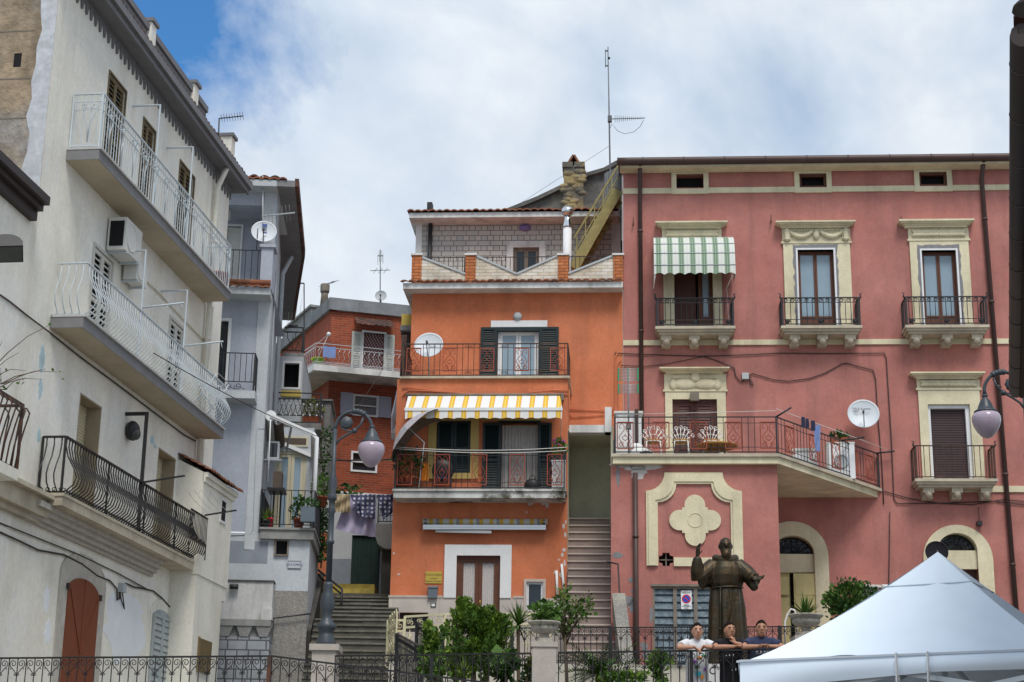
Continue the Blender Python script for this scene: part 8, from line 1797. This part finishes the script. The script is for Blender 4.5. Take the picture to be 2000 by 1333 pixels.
    for s_, dx, dz, sz in (('C°N', .16, -.11, .16), ('O  F', .10, -.33, .16)): p.text('lettering', s_, sz, V((q0.x+dx, B.y-.462, q0.z+dz)), (1, 0, 0), (0, 0, 1), 'black_text', sl_)
statue()
def boy(lab, px, D, ztop, shirt, trousers, skin, pose, yaw=0., prints=()):
    Z = V((0, 0, 1)); c = at_D(px, 1270, D); B = V((c.x, c.y, ZT)); t = Thing('person', lab, 'person', B); h = ztop-ZT; k = h/1.40
    RL = pose['rail']-ZT    # rail height over the floor
    def L(x, y, z): return B+V((x*k, y*k, z*k))
    hz = 1.298; Hd = L(pose.get('hx', 0), -.10, hz)
    cy, sy = cos(yaw), sin(yaw)
    def Hh(x, y, z): return Hd+V(((x*cy-y*sy)*k, (x*sy+y*cy)*k, z*k))
    m = MB(); ax = (V((cy, sy, 0)), V((-sy, cy, 0)), Z)
    m.ball(Hd, .084*k, 12, (.84, 1.0, 1.2), ax); m.ball(Hh(0, -.026, -.055), .058*k, 10, (.86, .9, 1.0), ax); m.ball(Hh(0, -.036, -.093), .024*k, 8, (1, 1, .8), ax)
    m.tube([L(pose.get('hx', 0)*.6, -.03, 1.13), Hh(0, .01, -.03)], [.05*k, .046*k], 10)
    m.tube([Hh(0, -.080, .012), Hh(0, -.098, -.022)], [.008*k, .0125*k], 8)
    for sg in (-1, 1): m.ball(Hh(sg*.072, .008, -.008), .020*k, 6, (.45, .8, 1.25), ax)
    # arms
    for sg, el, wr, hd, pn, cu in pose['arms']:
        s0 = L(sg*.145, -.03, 1.15); e = L(*el); w = L(*wr); m.tube([s0, s0.lerp(e, .5), e], [.044*k, .039*k, .034*k], 10); m.tube([e, e.lerp(w, .45), w], [.034*k, .033*k, .023*k], 10); hand(m, w-(V(hd).normalized()*.008), hd, pn, .86*k, cu, sg if pose.get('flip') is None else -sg)
    # legs inside the trousers, feet
    for sg in (-1, 1): m.tube([L(sg*.07, .0, .62), L(sg*.075, -.01, .34), L(sg*.08, .02, .06)], [.068*k, .05*k, .034*k], 10); m.ball(L(sg*.085, -.05, .035), .05*k, 7, (.8, 1.9, .6))
    m.tube([L(0, .02, .62), L(0, .0, .85), L(0, -.02, 1.10)], [.10*k, .095*k, .08*k], 12)
    o = fuse(t.part('body', m, skin), .0075, 3)
    # shirt
    m = MB(); w = pose.get('w', 1.)
    loft(m, [(B.x+x*k, B.y+y*k, B.z+z*k, rx*k*w, ry*k*w) for x, y, z, rx, ry in ((0, .02, .60, .150, .115), (0, .015, .70, .152, .118), (0, .0, .82, .148, .112), (0, -.02, .98, .158, .108), (0, -.03, 1.11, .166, .098), (0, -.035, 1.175, .12, .080), (0, -.04, 1.205, .066, .060))], 24)
    for sg, el, wr, hd, pn, cu in pose['arms']:
        s0 = L(sg*.125, -.03, 1.145); e = L(*el); m.tube([s0, s0.lerp(e, .35), s0.lerp(e, .68)], [.064*k, .064*k, .064*k], 12)
    so_ = fuse(t.part('t_shirt', m, shirt), .009, 3)
    # trousers
    m = MB(); loft(m, [(B.x+x*k, B.y+y*k, B.z+z*k, rx*k*w, ry*k*w) for x, y, z, rx, ry in ((0, .02, .48, .135, .105), (0, .02, .56, .146, .115), (0, .02, .64, .142, .112))], 20)
    for sg in (-1, 1): m.tube([L(sg*.072*w, .015, .52), L(sg*.078*w, .0, .36), L(sg*.08*w, .01, .22)], [.078*k*w, .072*k*w, .07*k*w], 12)
    fuse(t.part('shorts', m, trousers), .010, 3)
    # hair: a cropped cap over the skull
    m = MB(); n = 14; hc = Hh(0, .008, .008); rows = []
    for i in range(8):
        a = i/7*1.62; ring = []
        for j in range(2*n):
            b = 2*pi*j/(2*n); back = .5+.5*sin(b); lim = min(a*1.2, .93+.8*back+.07*sin(j*2.3)); jr = 1+.035*sin(j*5.1+i*3.3)+.02*sin(j*11+i*7)
            ring.append(hc+ax[0]*(.0765*k*sin(lim)*cos(b)*jr)+ax[1]*(.0915*k*sin(lim)*sin(b)*jr)+Z*(.106*k*cos(lim)*jr+.003*sin(j*7+i)))
        rows.append(m.vs(ring))
    for a, b in zip(rows, rows[1:]):
        for j in range(2*n): l = (j+1) % (2*n); m.face((a+j, b+j, b+l, a+l), True)
    t.part('hair', m, 'hair')
    for sg in (-1, 1):
        m = MB(); m.ball(Hh(sg*.029, -.0765, .006), .0078*k, 6, (1.3, .5, .7), ax); t.part('eye', m, 'eye_dark'); m = MB(); m.tube([Hh(sg*.013, -.082, .026), Hh(sg*.030, -.080, .030), Hh(sg*.048, -.068, .025)], .0038*k, 5); t.part('eyebrow', m, 'hair')
    m = MB(); m.tube([Hh(-.022, -.074, -.054), Hh(0, -.082, -.055), Hh(.022, -.074, -.054)], .006*k, 6); t.part('mouth', m, 'lip')
    for x, z, rx, rz, mn in prints:
        m = MB(); m.ball(L(x, -.02-.106*w*sqrt(max(.05, 1-(x/.16)**2))-.004, z), .05*k, 7, (rx, .12, rz)); t.part('print', m, mn, so_)
    return t, L
def boys():
    q = Pl(at_D(1064, 1275, 23.5), -14); rail = lambda px: q.hit(px, 1272)
    def posn(px): u, z = q.hit(px, 1272.5); p = q.P(u, z); return p
    for i, px in enumerate((1361, 1427, 1486)):
        p = posn(px); D = p.y+.235; zr = p.z+.02; zt = at_D(px, (1218, 1216, 1213)[i], D-.1).z; k = (zt-ZT)/1.40; f = (zr-ZT)/k+.028
        yr = -.235/k
        if i == 0:
            arms = [(-1, (-.27, yr+.01, f+.0), (-.065, yr-.07, f-.0), (.75, -.35, -.6), (.2, -.4, -1), .3), (1, (.24, yr+.01, f+.0), (.06, yr-.075, f+.01), (-.7, -.35, -.65), (.1, -.5, -.8), .35)]
            boy('boy in a white printed T-shirt with khaki shorts leaning on the railing', px, D, zt, 'shirt_white', 'khaki', 'skin', dict(rail=zr, arms=arms, hx=.0), 0.05, ((.02, .95, .8, .35, 'print_c'), (-.05, .90, .6, .5, 'print_b'), (.08, .98, .7, .3, 'print_a'), (.0, .74, .8, .7, 'print_d'), (.05, .70, .5, .6, 'print_c'), (.09, .8, .4, .5, 'print_b'), (-.02, .82, .5, .4, 'print_a')))
        elif i == 1:
            arms = [(-1, (-.24, yr+.01, f+.005), (.03, yr-.02, f+.012), (1, -.1, 0), (0, -.3, -1), .3), (1, (.19, yr+.02, f+.015), (.03, -.19, 1.125), (-.35, -.1, .9), (-.6, .4, .2), .75)]
            t, L = boy('boy in a black T-shirt with his hand at his mouth and plaid shorts', px, D, zt, 'shirt_black', 'plaid', 'skin_tan', dict(rail=zr, arms=arms, hx=-.02), .25, ((-.03, .97, .25, .25, 'shirt_white'), (.02, .975, .25, .25, 'shirt_white'), (-.07, .965, .2, .2, 'shirt_white'), (.0, .78, .2, .25, 'shirt_white'), (.045, .79, .15, .4, 'shirt_white')))
        else:
            arms = [(-1, (-.26, yr+.01, f+.005), (-.05, yr-.03, f+.014), (.9, -.3, .05), (0, -.5, -1), .4), (1, (.27, yr+.01, f+.005), (.05, yr-.035, f+.016), (-.9, -.3, .05), (0, -.5, -1), .4)]
            t, L = boy('heavier boy in a navy T-shirt with white lettering resting his arms on the railing', px, D, zt, 'shirt_navy', 'jeans', 'skin_tan', dict(rail=zr, arms=arms, hx=.0, w=1.12), -.08)
            t.text('lettering', 'KAAK', .075, L(.0, -.165, .985), (1, 0, 0), (0, -.15, 1), 'shirt_white', None, .003)
boys()
def tent():
    Z = V((0, 0, 1)); C0 = at_D(1448, 1293, 16); a = radians(-30); u = V((cos(a), sin(a), 0)); w = V((-sin(a), cos(a), 0)); S_ = 3.0; ze = C0.z; ctr = C0+u*S_/2+w*S_/2; ap = V((ctr.x, ctr.y, at_D(1832, 1078, ctr.y).z)); t = Thing('gazebo', 'white pop up gazebo tent with a peaked roof at the lower right', 'tent', V((ctr.x, ctr.y, 1.2)))
    cs = [C0, C0+u*S_, C0+u*S_+w*S_, C0+w*S_]
    m = MB()
    for k in range(4):
        A, Bc = cs[k], cs[(k+1) % 4]
        def fn(i, j):
            e = A.lerp(Bc, i); p = e.lerp(ap, j); f = j**1.22; sagz = -.05*sin(pi*i)*sin(pi*min(1, j*1.3))*(1-j); wr = .016*sin(i*23+j*17)*sin(pi*i)*(1-j)+.022*sin(i*7+j*5+k)*(1-j)*sin(pi*i)+.03*sin((i-.5)*9*(1+j))*j*(1-j); return V((p.x, p.y, ze+(ap.z-ze)*f+sagz+wr+.035*(1-j)*0))
        m.grid(fn, 28, 24)
    cn = t.part('canopy', m, 'tent')
    m = MB()
    for k in range(4):
        A, Bc = cs[k], cs[(k+1) % 4]; n = (Bc-A).normalized(); out = V((n.y, -n.x, 0))
        if k == 0: drop = lambda i: .255-.10*min(1, i*1.6)
        else: drop = lambda i: .25
        m.grid(lambda i, j: A.lerp(Bc, i)+out*(.03+.02*sin(i*9+j*2)*j+.045*(1 if k == 0 else 0)*sin(pi*j)*(min(1, i*1.5)))+Z*(.0-drop(i)*j), 40, 6)
    t.part('valance', m, 'tent', cn)
    m = MB(); 
    for k in range(4):
        A, Bc = cs[k], cs[(k+1) % 4]; n = (Bc-A).normalized(); out = V((n.y, -n.x, 0)); m.bar(A+out*.035+Z*.004, Bc+out*.035+Z*.004, .03, .02)
    t.part('hem_seam', m, 'tent_seam', cn)
    # seam ring below the peak
    m = MB(); j = .72; ring = []
    for k in range(4):
        for i in range(8): e = cs[k].lerp(cs[(k+1) % 4], i/8); p = e.lerp(ap, j); ring.append(V((p.x, p.y, ze+(ap.z-ze)*j**1.22+.006)))
    m.tube(ring, .006, 4, closed=True); t.part('peak_seam', m, 'tent_seam', cn)
    for c in cs:
        i = (ctr-c).normalized()*.06; g = 1.1; m = MB(); m.bar(V((c.x, c.y, .6))+V((i.x, i.y, 0)), V((c.x+i.x, c.y+i.y, ze-.02)), .05); t.part('leg', m, 'alu')
    for k in range(4):
        A, Bc = cs[k], cs[(k+1) % 4]; i = (ctr-A.lerp(Bc, .5)).normalized(); i = V((i.x, i.y, 0))*.07; M_ = A.lerp(Bc, .5)
        for P_, Q_ in ((A, M_), (M_, Bc)):
            m = MB(); z0, z1 = -.14, -.42; m.bar(P_+i+Z*z0, Q_+i+Z*z1, .03, .045); m.bar(P_+i+Z*z1+i*.3, Q_+i+Z*z0+i*.3, .03, .045); c_ = P_.lerp(Q_, .5)+i; m.ball(c_+Z*(z0+z1)/2, .03, 5); t.part('scissor_truss', m, 'alu')
        m = MB(); m.obox(M_+i+Z*-.3, (Bc-A).normalized(), i.normalized(), Z, .05, .03, .05); t.part('truss_joint', m, 'grey_plastic')
    m = MB(); m.bar(ctr+Z*-.45, ap-Z*.06, .045); t.part('centre_pole', m, 'alu')
    for k in (0, 1, 2, 3): m = MB(); Mk = cs[k].lerp(cs[(k+1) % 4], .5); m.bar(Mk+Z*-.2, ctr+Z*.15, .03, .04); m.bar(Mk+Z*-.4, ctr+Z*-.1, .03, .04); t.part('roof_truss', m, 'alu')
    for f in (.505, .60):
        p = cs[0].lerp(cs[1], f); m = MB(); q = p+V((u.y, -u.x, 0))*.085; m.bar(q+Z*.02, q-Z*.16, .05, .01, up=u); m.bar(q-Z*.15, q-Z*.62+u*-.02, .05, .01, up=u); t.part('strap', m, 'sign_white', cn)
tent()
def pink_things():
    pl = PK; P = pl.P; Z = V((0, 0, 1)); I = PKI; zt = I['zt']; DB = I['DB']; DL = I['DL']; rnd = random.Random(61)
    # green striped awning
    Gn = (.17, .25, .17); Wt = (.62, .64, .60); Lg = (.34, .42, .32)
    stripes('awning_green', [(0, Wt), (.24, (.55, .50, .42)), (.27, Wt), (.50, Lg), (.58, Gn), (.72, Lg), (.78, Gn), (.92, Lg)], .286, pl.u)
    t = Thing('awning', 'green and white striped bonnet awning over the left upper window of the pink building', 'awning', pl.at(1355, 475)); d0, d1 = .12, .95; q0 = pl.hit(1277, 500, .6)[0]; q1 = pl.hit(1434, 500, .6)[0]; zt0 = pl.hit(1355, 470, .12)[1]; zb = pl.hit(1355, 537, .95)[1]; H = zt0-zb; n = 40
    prof = [(.12, 0), (.30, .012), (.55, -.08*H), (.76, -.26*H), (.88, -.50*H), (.95, -.78*H), (.97, -1.0*H)]; m = MB(); rows = []
    for j, (d, dz) in enumerate(prof): rows.append(m.vs([P(q0+(q1-q0)*i/n, zt0+dz+(.05*abs(sin(pi*8*i/n)) if j == len(prof)-1 else 0), d) for i in range(n+1)]))
    for a, b in zip(rows, rows[1:]):
        for i in range(n): m.face((a+i, b+i, b+i+1, a+i+1), True)
    for u in (q0, q1):
        s_ = [P(u, zt0+dz, d) for d, dz in prof]+[P(u, zb+.02, .12)]; i = m.vs(s_); m.face(range(i, i+len(s_)))
    t.part('canopy', m, 'awning_green')
    m = MB()
    for j in (1, 3, 4, 5): d, dz = prof[j]; m.tube([P(q0-.005, zt0+dz-.004, d+.01), P(q1+.005, zt0+dz-.004, d+.01)], .010, 5)
    t.part('hoop', m, 'grey_plastic'); m = MB(); m.tube([P(q0+.02, zb, .95), P(q0-.02, zb-.28, .7)], .012, 5); t.part('pull_cord', m, 'white_wire'); m = MB(); m.tube([P(q1-.05, zb+.05, .9), P(q1-.22, zb-.22, .35)], .012, 5); m.tube([P(q1-.18, zb-.2, .3), P(q1-.15, zb-1.5, .35)], .006, 4); t.part('pull_cord', m, 'white_wire')
    # satellite dishes
    c = pl.at(1686, 811, .38); t, x, u, n = dish('satellite_dish', 'white satellite dish with lettering on the pink wall above the terrace', c, .385, (-.12, -1, .25), pl.at(1684, 835, .02)); t.text('lettering', 'TELE System', .085, c+n*.075+u*.13-x*.04, x, u, 'black_text', t.o.children[0]); m = MB(); m.obox(c+n*.068+u*.075-x*.17, x, u, n, .06, .008, .003); t.part('printed_mark', m, 'black_text', t.o.children[0])
    c = pl.at(1829, 1080, .6); dish('satellite_dish', 'black satellite dish partly hidden behind the peak of the white tent', c, .27, (-.1, -1, .2), pl.at(1829, 1085, .02), mname='shirt_black')
    # cables
    def cab(pts, r, lab, d=.03, m='cable'): mb = MB(); mb.tube([pl.at(x, y, d) for x, y in pts], r, 5); single('cable', mb, m, lab, 'cable')
    cab(((1200, 690), (1240, 692), (1300, 694), (1372, 696), (1440, 694), (1525, 690), (1600, 691), (1727, 690), (1731, 700), (1736, 780), (1741, 860), (1744, 930), (1746, 975), (1752, 984), (1850, 983), (1945, 979), (1975, 984), (2010, 987)), .013, 'long grey cable round the middle of the pink facade, down and right')
    cab(((1372, 696), (1400, 705), (1434, 719), (1437, 735), (1446, 746), (1455, 744)), .013, 'cable dropping from the long cable to the junction box')
    cab(((1465, 740), (1472, 752), (1466, 752), (1462, 735), (1470, 730), (1490, 736), (1510, 742), (1540, 745), (1580, 740), (1610, 730), (1645, 711), (1655, 710), (1680, 717), (1705, 723), (1710, 740), (1715, 820), (1722, 900), (1726, 985)), .013, 'looping cable from the junction box round to the dish')
    cab(((1212, 714), (1260, 716), (1300, 712), (1372, 697)), .010, 'thin cable rising behind the roof antenna of the terrace')
    cab(((1727, 960), (1780, 975), (1840, 984), (1900, 986), (1960, 976), (2005, 980)), .012, 'thin sagging cable under the right lower window')
    cab(((1738, 1000), (1737, 1080), (1735, 1190)), .012, 'thin vertical pipe on the lower pink wall between the doors')
    q = pl.rect(1449, 730, 1462, 742); m = MB(); m.box(q[0], q[1], q[2], q[3], -.01, .09, pl); single('junction_box', m, 'grey_plastic', 'square grey junction box right of the shuttered terrace door', 'junction box')
    c = pl.at(1913, 1023, .1); m = MB(); m.obox(c, pl.u, pl.n, Z, .06, .08, .05); m.tube([c, c+Z*.4], .008, 4); single('lamp', m, 'iron', 'tiny floodlight right of the second arched door', 'lamp')
    # no parking sign
    q = pl.rect(1330, 1154, 1351, 1190, DL); t = Thing('no_parking_sign', 'white no parking sign with red and blue disc on the louvred garage', 'sign', P(q[0], q[2], DL)); m = MB(); m.box(q[0], q[1], q[2], q[3], DL-.03, DL-.01, pl); o = t.part('plate', m, 'sign_white'); uc = (q[0]+q[1])/2; zc = q[2]+(q[3]-q[2])*.55; r = (q[1]-q[0])*.42
    m = MB(); m.lathe(P(uc, zc, DL-.01), [(r, 0), (r, .003)], 32, pl.n); t.part('red_ring', m, 'sign_red', o); m = MB(); m.lathe(P(uc, zc, DL-.006), [(r*.74, 0), (r*.74, .003)], 32, pl.n); t.part('blue_disc', m, 'sign_blue', o); m = MB(); m.obox(P(uc, zc, DL-.001), (pl.u*.72-Z*.69), pl.n, (Z*.72+pl.u*.69), r*.8, .003, r*.11); t.part('red_bar', m, 'sign_red', o)
    for s_, f, sz in (('DIVIETO DI', .94, .045), ('FERMATA', .87, .04), ('PASSO', .22, .038), ('CARRABILE', .15, .038), ('0-24', .06, .05)): t.text('lettering', s_, sz, P(uc, q[2]+(q[3]-q[2])*f, DL-.008), pl.u, Z, 'black_text', o)
    # chairs on the terrace
    def wire_chair(px, lab):
        d = DB-.75; u = pl.hit(px, 865, d)[0]; b = P(u, zt, d); t = Thing('garden_chair', lab, 'chair', b, 'white wire chairs on the pink terrace'); ax = pl.u
        def C(x, y, z): return b+ax*x+pl.n*(-y)+Z*z
        m = MB()
        for k in range(7):
            a = radians(-62+124*k/6); tip = C(.30*sin(a), .20, .46+.36*cos(a)); m.tube([C(.05*sin(a), .18, .46), C(.17*sin(a), .19, .46+.18*cos(a)), tip], .011, 5); m.tube([tip+ax*(x)+Z*z for x, z in spiral((0, 0), .055, .02, -pi/2, 1.1, 10)], .010, 4)
        m.tube([C(.22*sin(a), .2, .46+.20*cos(a)) for a in [radians(-70+140*k/12) for k in range(13)]], .010, 4); t.part('backrest', m, 'white_wire')
        m = MB(); m.lathe(b+Z*.42, [(.19, 0), (.205, .02), (.19, .05), (.01, .06)], 20); t.part('seat', m, 'wicker'); m = MB(); m.tube([C(.20*cos(a), .20*sin(a), .42) for a in [2*pi*k/20 for k in range(20)]], .012, 5, closed=True); t.part('seat_ring', m, 'white_wire')
        for x, y in ((-.15, -.15), (.15, -.15), (-.15, .15), (.15, .15)): m = MB(); m.tube([C(x, y, .42), C(x*1.15, y*1.15, .2), C(x*1.35, y*1.35, .0)], .012, 5); t.part('leg', m, 'white_wire')
    for px, lab in ((1276, 'white wire garden chair with fan back nearest the antenna'), (1330, 'white wire garden chair with fan back in front of the shuttered door'), (1389, 'white wire garden chair with fan back at the brown table')): wire_chair(px, lab)
    d = DB-.5; u = pl.hit(1400, 872, d)[0]; b = P(u, zt, d); t = Thing('garden_table', 'low oval brown garden table on the pink terrace', 'table', b); m = MB(); m.lathe(b+Z*.27, [(.36, -.05), (.46, -.02), (.48, .0), (.46, .025), (.02, .03)], 28); t.part('top', m, 'wicker')
    for x in (-.2, .2): m = MB(); m.tube([b+pl.u*x, b+pl.u*x*.8+Z*.23], .03, 6); t.part('leg', m, 'wicker')
    # white cupboard with aerial and bagged things at the left end
    d = DB-2.2; q = pl.rect(1203, 808, 1253, 880, d); t = Thing('cupboard', 'white painted cupboard at the left end of the pink terrace', 'cupboard', P(q[0], zt, d)); m = MB(); m.box(q[0], q[1], zt, q[3], d-.5, d, pl); t.part('body', m, 'white_paint'); m = MB(); m.box(q[0]-.04, q[1]+.04, q[3], q[3]+.05, d-.55, d+.05, pl); t.part('top', m, 'white_slab'); m = MB(); q2 = pl.rect(1240, 800, 1247, 875, d+.05); m.box(q2[0], q2[1], zt, q2[3], d+.02, d+.09, pl); t.part('drainpipe', m, 'brown_metal'); 
    m = MB(); m.box(q[0]+.05, (q[0]+q[1])/2-.02, zt+.05, q[3]-.05, d, d+.02, pl); t.part('door', m, 'white_slab')
    d = DB-.35; a = pl.at(1228, 880, d); a.z = zt; b = pl.at(1228.5, 720, d); t = Thing('antenna', 'green tipped grid television antenna standing on the pink terrace', 'antenna', a); m = MB(); m.tube([a, V((a.x, a.y, b.z))], .02, 6); m.obox(V((a.x, a.y, pl.at(1228, 833, d).z)), pl.u, pl.n, Z, .06, .05, .07); t.part('mast', m, 'grey_cladding')
    for y0, y1 in ((719, 745), (750, 769)):
        m = MB(); z0, z1 = pl.at(1228, y1, d).z, pl.at(1228, y0, d).z; us = [pl.hit(x, 740, d)[0] for x in (1208, 1227, 1246)]; n = 9 if y0 < 740 else 7
        for k in range(n): z = z0+(z1-z0)*(k+.5)/n; m.tube([P(us[0], z, d-.02), P(us[2], z, d-.02)], .008, 4)
        o = t.part('reflector', m, 'alu'); m = MB(); [m.bar(P(u, z0, d), P(u, z1, d), .03) for u in (us if y0 < 740 else (us[0], us[2]))]; t.part('green_end', m, 'aerial_green', o)
    m = MB(); m.ball(P(pl.hit(1253, 868, DB-.8)[0], zt+.14, DB-.8), .3, 8, (1, .7, .55), (pl.u, pl.n, Z)); m.ball(P(pl.hit(1243, 860, DB-.8)[0], zt+.30, DB-.85), .18, 8, (1, .7, .7), (pl.u, pl.n, Z)); single('bag', m, 'cloth_white', 'heap of crumpled white plastic bags on the terrace floor', 'bag')
    m = MB(); m.ball(P(pl.hit(1262, 875, DB-.4)[0], zt+.08, DB-.4), .12, 6, (1.3, .7, .6), (pl.u, pl.n, Z)); single('bag', m, 'iron', 'small black bag on the floor in front of the white plastic heap', 'bag')
    # washing arms on the terrace rail, laundry, tubs
    pa = I['pa']; L1, L2, L3 = I['L']; zr = I['zr']
    for s_, dx, dz, lab in ((L1+L2, .35, .22, 'black washing arm at the corner of the terrace railing'), (L1+L2+L3*.62, .55, .08, 'black washing arm at the middle of the sloping looking terrace side'), (L1+L2+L3*.98, .45, .05, 'black washing arm at the wall end of the terrace railing')):
        p = pa.at(s_, 0, zr); m = MB(); m.tube([p, p+pl.u*dx+Z*dz], .022, 6); single('clothes_pole', m, 'iron', lab.replace('sloping looking ', 'slanting '), 'clothes pole')
    m = MB(); m.tube([pa.at(L1+L2, .15, zr+.15), pa.at(L1+L2+L3*.62, .3, zr+.06), pa.at(L1+L2+L3*.98, .3, zr+.05)], .006, 4); m.tube([pa.at(L1+.05, 0, zr+.06), pa.at(L1+L2, .1, zr+.12)], .005, 4); single('clothes_line', m, 'white_wire', 'washing line along the slanting side of the pink terrace', 'clothes line')
    for f, w_, h_, mn, lab in ((.16, .09, .24, 'cloth_navy', 'first dark sock pegged on the terrace line'), (.20, .08, .22, 'cloth_navy', 'second dark sock pegged on the terrace line'), (.25, .10, .24, 'cloth_navy', 'third dark sock pegged on the terrace line')):
        p = pa.at(L1+L2+L3*f, .2, zr+.12); m = MB(); m.grid(lambda i, j: p+pl.u*(w_*i)-Z*(h_*j)+pl.n*(.02*sin(i*5+j*4)), 4, 6); single('sock', m, mn, lab, 'sock')
    p = pa.at(L1+L2+L3*.30, .22, zr+.06); m = MB(); m.grid(lambda i, j: p+pl.u*(.16*(i-.5)*(1-.35*j))-Z*(.62*j)+pl.n*(.03*sin(i*7+j*6)), 6, 12); single('towel', m, 'cloth_blue', 'light blue cloth hanging from the terrace line by the socks', 'towel')
    def inside(f, back): return pa.at(L1+L2+L3*f, -back, zt)
    c = inside(.38, .35); t = Thing('tub', 'white plastic storage tub behind the slanting terrace railing', 'tub', c); m = MB(); e = pl.u; m.obox(c+Z*.2, pl.u, pl.n, Z, .28, .2, .2); t.part('body', m, 'white_paint'); m = MB(); m.obox(c+Z*.43, pl.u, pl.n, Z, .31, .23, .03); t.part('lid', m, 'white_slab')
    c = inside(.72, .32); t = Thing('washing_machine', 'white washing machine behind the wall end of the terrace railing', 'washing machine', c); m = MB(); m.obox(c+Z*.425, pl.u, pl.n, Z, .32, .28, .425); t.part('body', m, 'white_paint'); m = MB(); m.lathe(c+Z*.42+pl.n*.28, [(.18, 0), (.18, .02), (.14, .03), (.13, .01)], 20, pl.n); t.part('door', m, 'grey_plastic'); m = MB(); m.obox(c+Z*.87, pl.u, pl.n, Z, .33, .29, .02); t.part('top', m, 'white_slab')
    pot_plant('planter', 'terracotta planter standing on the washing machine', 'planter', c+Z*.892, .13, .16, 'terracotta', rnd, 'bush', .12, 'leaf_dark', None, 0, True)
    # canopy and box by the lower wall
    q = pl.rect(1668, 1139, 1735, 1145, .6); t = Thing('door_canopy', 'small pale canopy on the lower pink wall behind the tent', 'canopy', P(q[0], q[2], 0)); m = MB(); m.box8([P(q[0]+.02, q[2]-.02, .7), P(q[1], q[2]-.06, .7), P(q[1], q[2]+.06, -.01), P(q[0]+.02, q[2]+.06, -.01), P(q[0]+.02, q[2]+.03, .7), P(q[1], q[2]-.01, .7), P(q[1], q[2]+.11, -.01), P(q[0]+.02, q[2]+.11, -.01)]); t.part('roof', m, 'white_slab')
    for f in (.15, .85): m = MB(); u = q[0]+(q[1]-q[0])*f; m.bar(P(u, q[2]-.35, 0), P(u, q[2]-.03, .55), .03); t.part('bracket', m, 'white_paint')
    q = pl.rect(1681, 1153, 1716, 1180, .2); m = MB(); m.box(q[0], q[1], q[2]-.4, q[3], -.01, .2, pl); frame(m, (q[0]-.03, q[1]+.03, q[2]-.43, q[3]+.03), .05, .0, .23, True, pl); single('notice_board', m, 'sign_white', 'white notice board on the pink wall under the small canopy', 'notice board')
    m = MB(); a = pl.at(1722, 1147, .7); m.tube([a, a+pl.u*.28-Z*.02], .07, 10); m.tube([a-pl.u*.1, a-pl.n*.6], .02, 5); single('security_camera', m, 'white_paint', 'white security camera beside the small canopy', 'camera')
    # rusty pegs
    for i, (x, y) in enumerate(((1237, 430), (1506, 425), (1760, 428))):
        m = MB(); m.tube([pl.at(x, y+6, .02), pl.at(x, y+8, .14)], .02, 5); m.tube([pl.at(x, y-6, .03), pl.at(x, y+12, .03)], .008, 4); single('wall_hook', m, 'rusty_iron', 'rusty iron wall hook '+('left of the striped awning', 'above and left of the middle upper window', 'above the right upper window cornice')[i], 'hook')
    # tap pipe beside the block corner
    m = MB(); m.tube([pl.at(x, y, DL*.55) for x, y in ((1533, 1330), (1533, 1215), (1538, 1200), (1545, 1190), (1551, 1192), (1556, 1203), (1556, 1330))], .025, 6); single('handrail', m, 'white_paint', 'pale tubular handrail beside the cream arched door', 'handrail')
mat('aerial_green', (.01, .30, .14), .5, 0)
pink_things()
def right_building():
    Z = V((0, 0, 1)); a = at_D(1983, 776, 22); z = a.z; b = at_z(1995, 90, z); d = V((a.x-b.x, a.y-b.y, 0)); Ln = d.length; d.normalize(); out = V((-d.y, d.x, 0))  # to the left, towards the square
    t = Thing('right_building', 'tan stone building at the right edge with dark overhanging eave', 'building', a-Z*5)
    q = Pl(V((b.x, b.y, 0)), 0); q.u = d.copy(); q.n = out.copy()
    m = MB(q); m.box(-.0, Ln, z-.02, z+.1, -.55, -.06); m.box(0, Ln, z+.1, z+.16, -.6, .02); e = t.part('eave', m, 'board_wood')
    m = MB(q); m.tube([q.P(0, z+.09, -.02), q.P(Ln, z+.09, -.02)], .10, 10); m.ball(q.P(Ln, z+.09, -.02), .10, 6)
    n = 11
    for k in range(n): u = Ln*(k+.5)/n; m.tube([q.P(u-.02, z+.09, -.02), q.P(u+.02, z+.09, -.02)], .104, 10)
    t.part('gutter', m, 'dark_gutter', e)
    m = MB(q); m.box(.15, Ln-.2, -.2, z+.02, -7, -.5); t.part('wall', m, 'rough_gable'); m = MB(q); tiles(m, -.05, Ln+.05, .04, z+.2, -5, z+.9, .22, .05, 6); t.part('roof', m, 'dark_clay')
    c = q.P(Ln-.1, z-.05, -.25); m = MB(); m.tube([c, c-Z*.22], .05, 6); m.tube([q.P(Ln-.3, z-.05, -.35), q.P(Ln-.3, z-.35, -.4)], .03, 5); t.part('rafter_end', m, 'board_wood')
    c = at_D(1996, 6, 10.5); t = Thing('wall_lamp', 'dark rounded shape peeking in at the top right corner', 'lamp', c); m = MB(); m.lathe(c+V((.06, 0, -.02)), [(.13, -.03), (.12, .0), (.07, .05), (.03, .09)], 16); t.part('shade', m, 'dark_gutter'); m = MB(); m.tube([c+V((.06, 0, .06)), c+V((.06, 0, .2)), c+V((.6, .2, .22))], .015, 5); t.part('arm', m, 'dark_gutter')  # dark shape taken for another nearer roof, built as a shade with an arm
right_building()
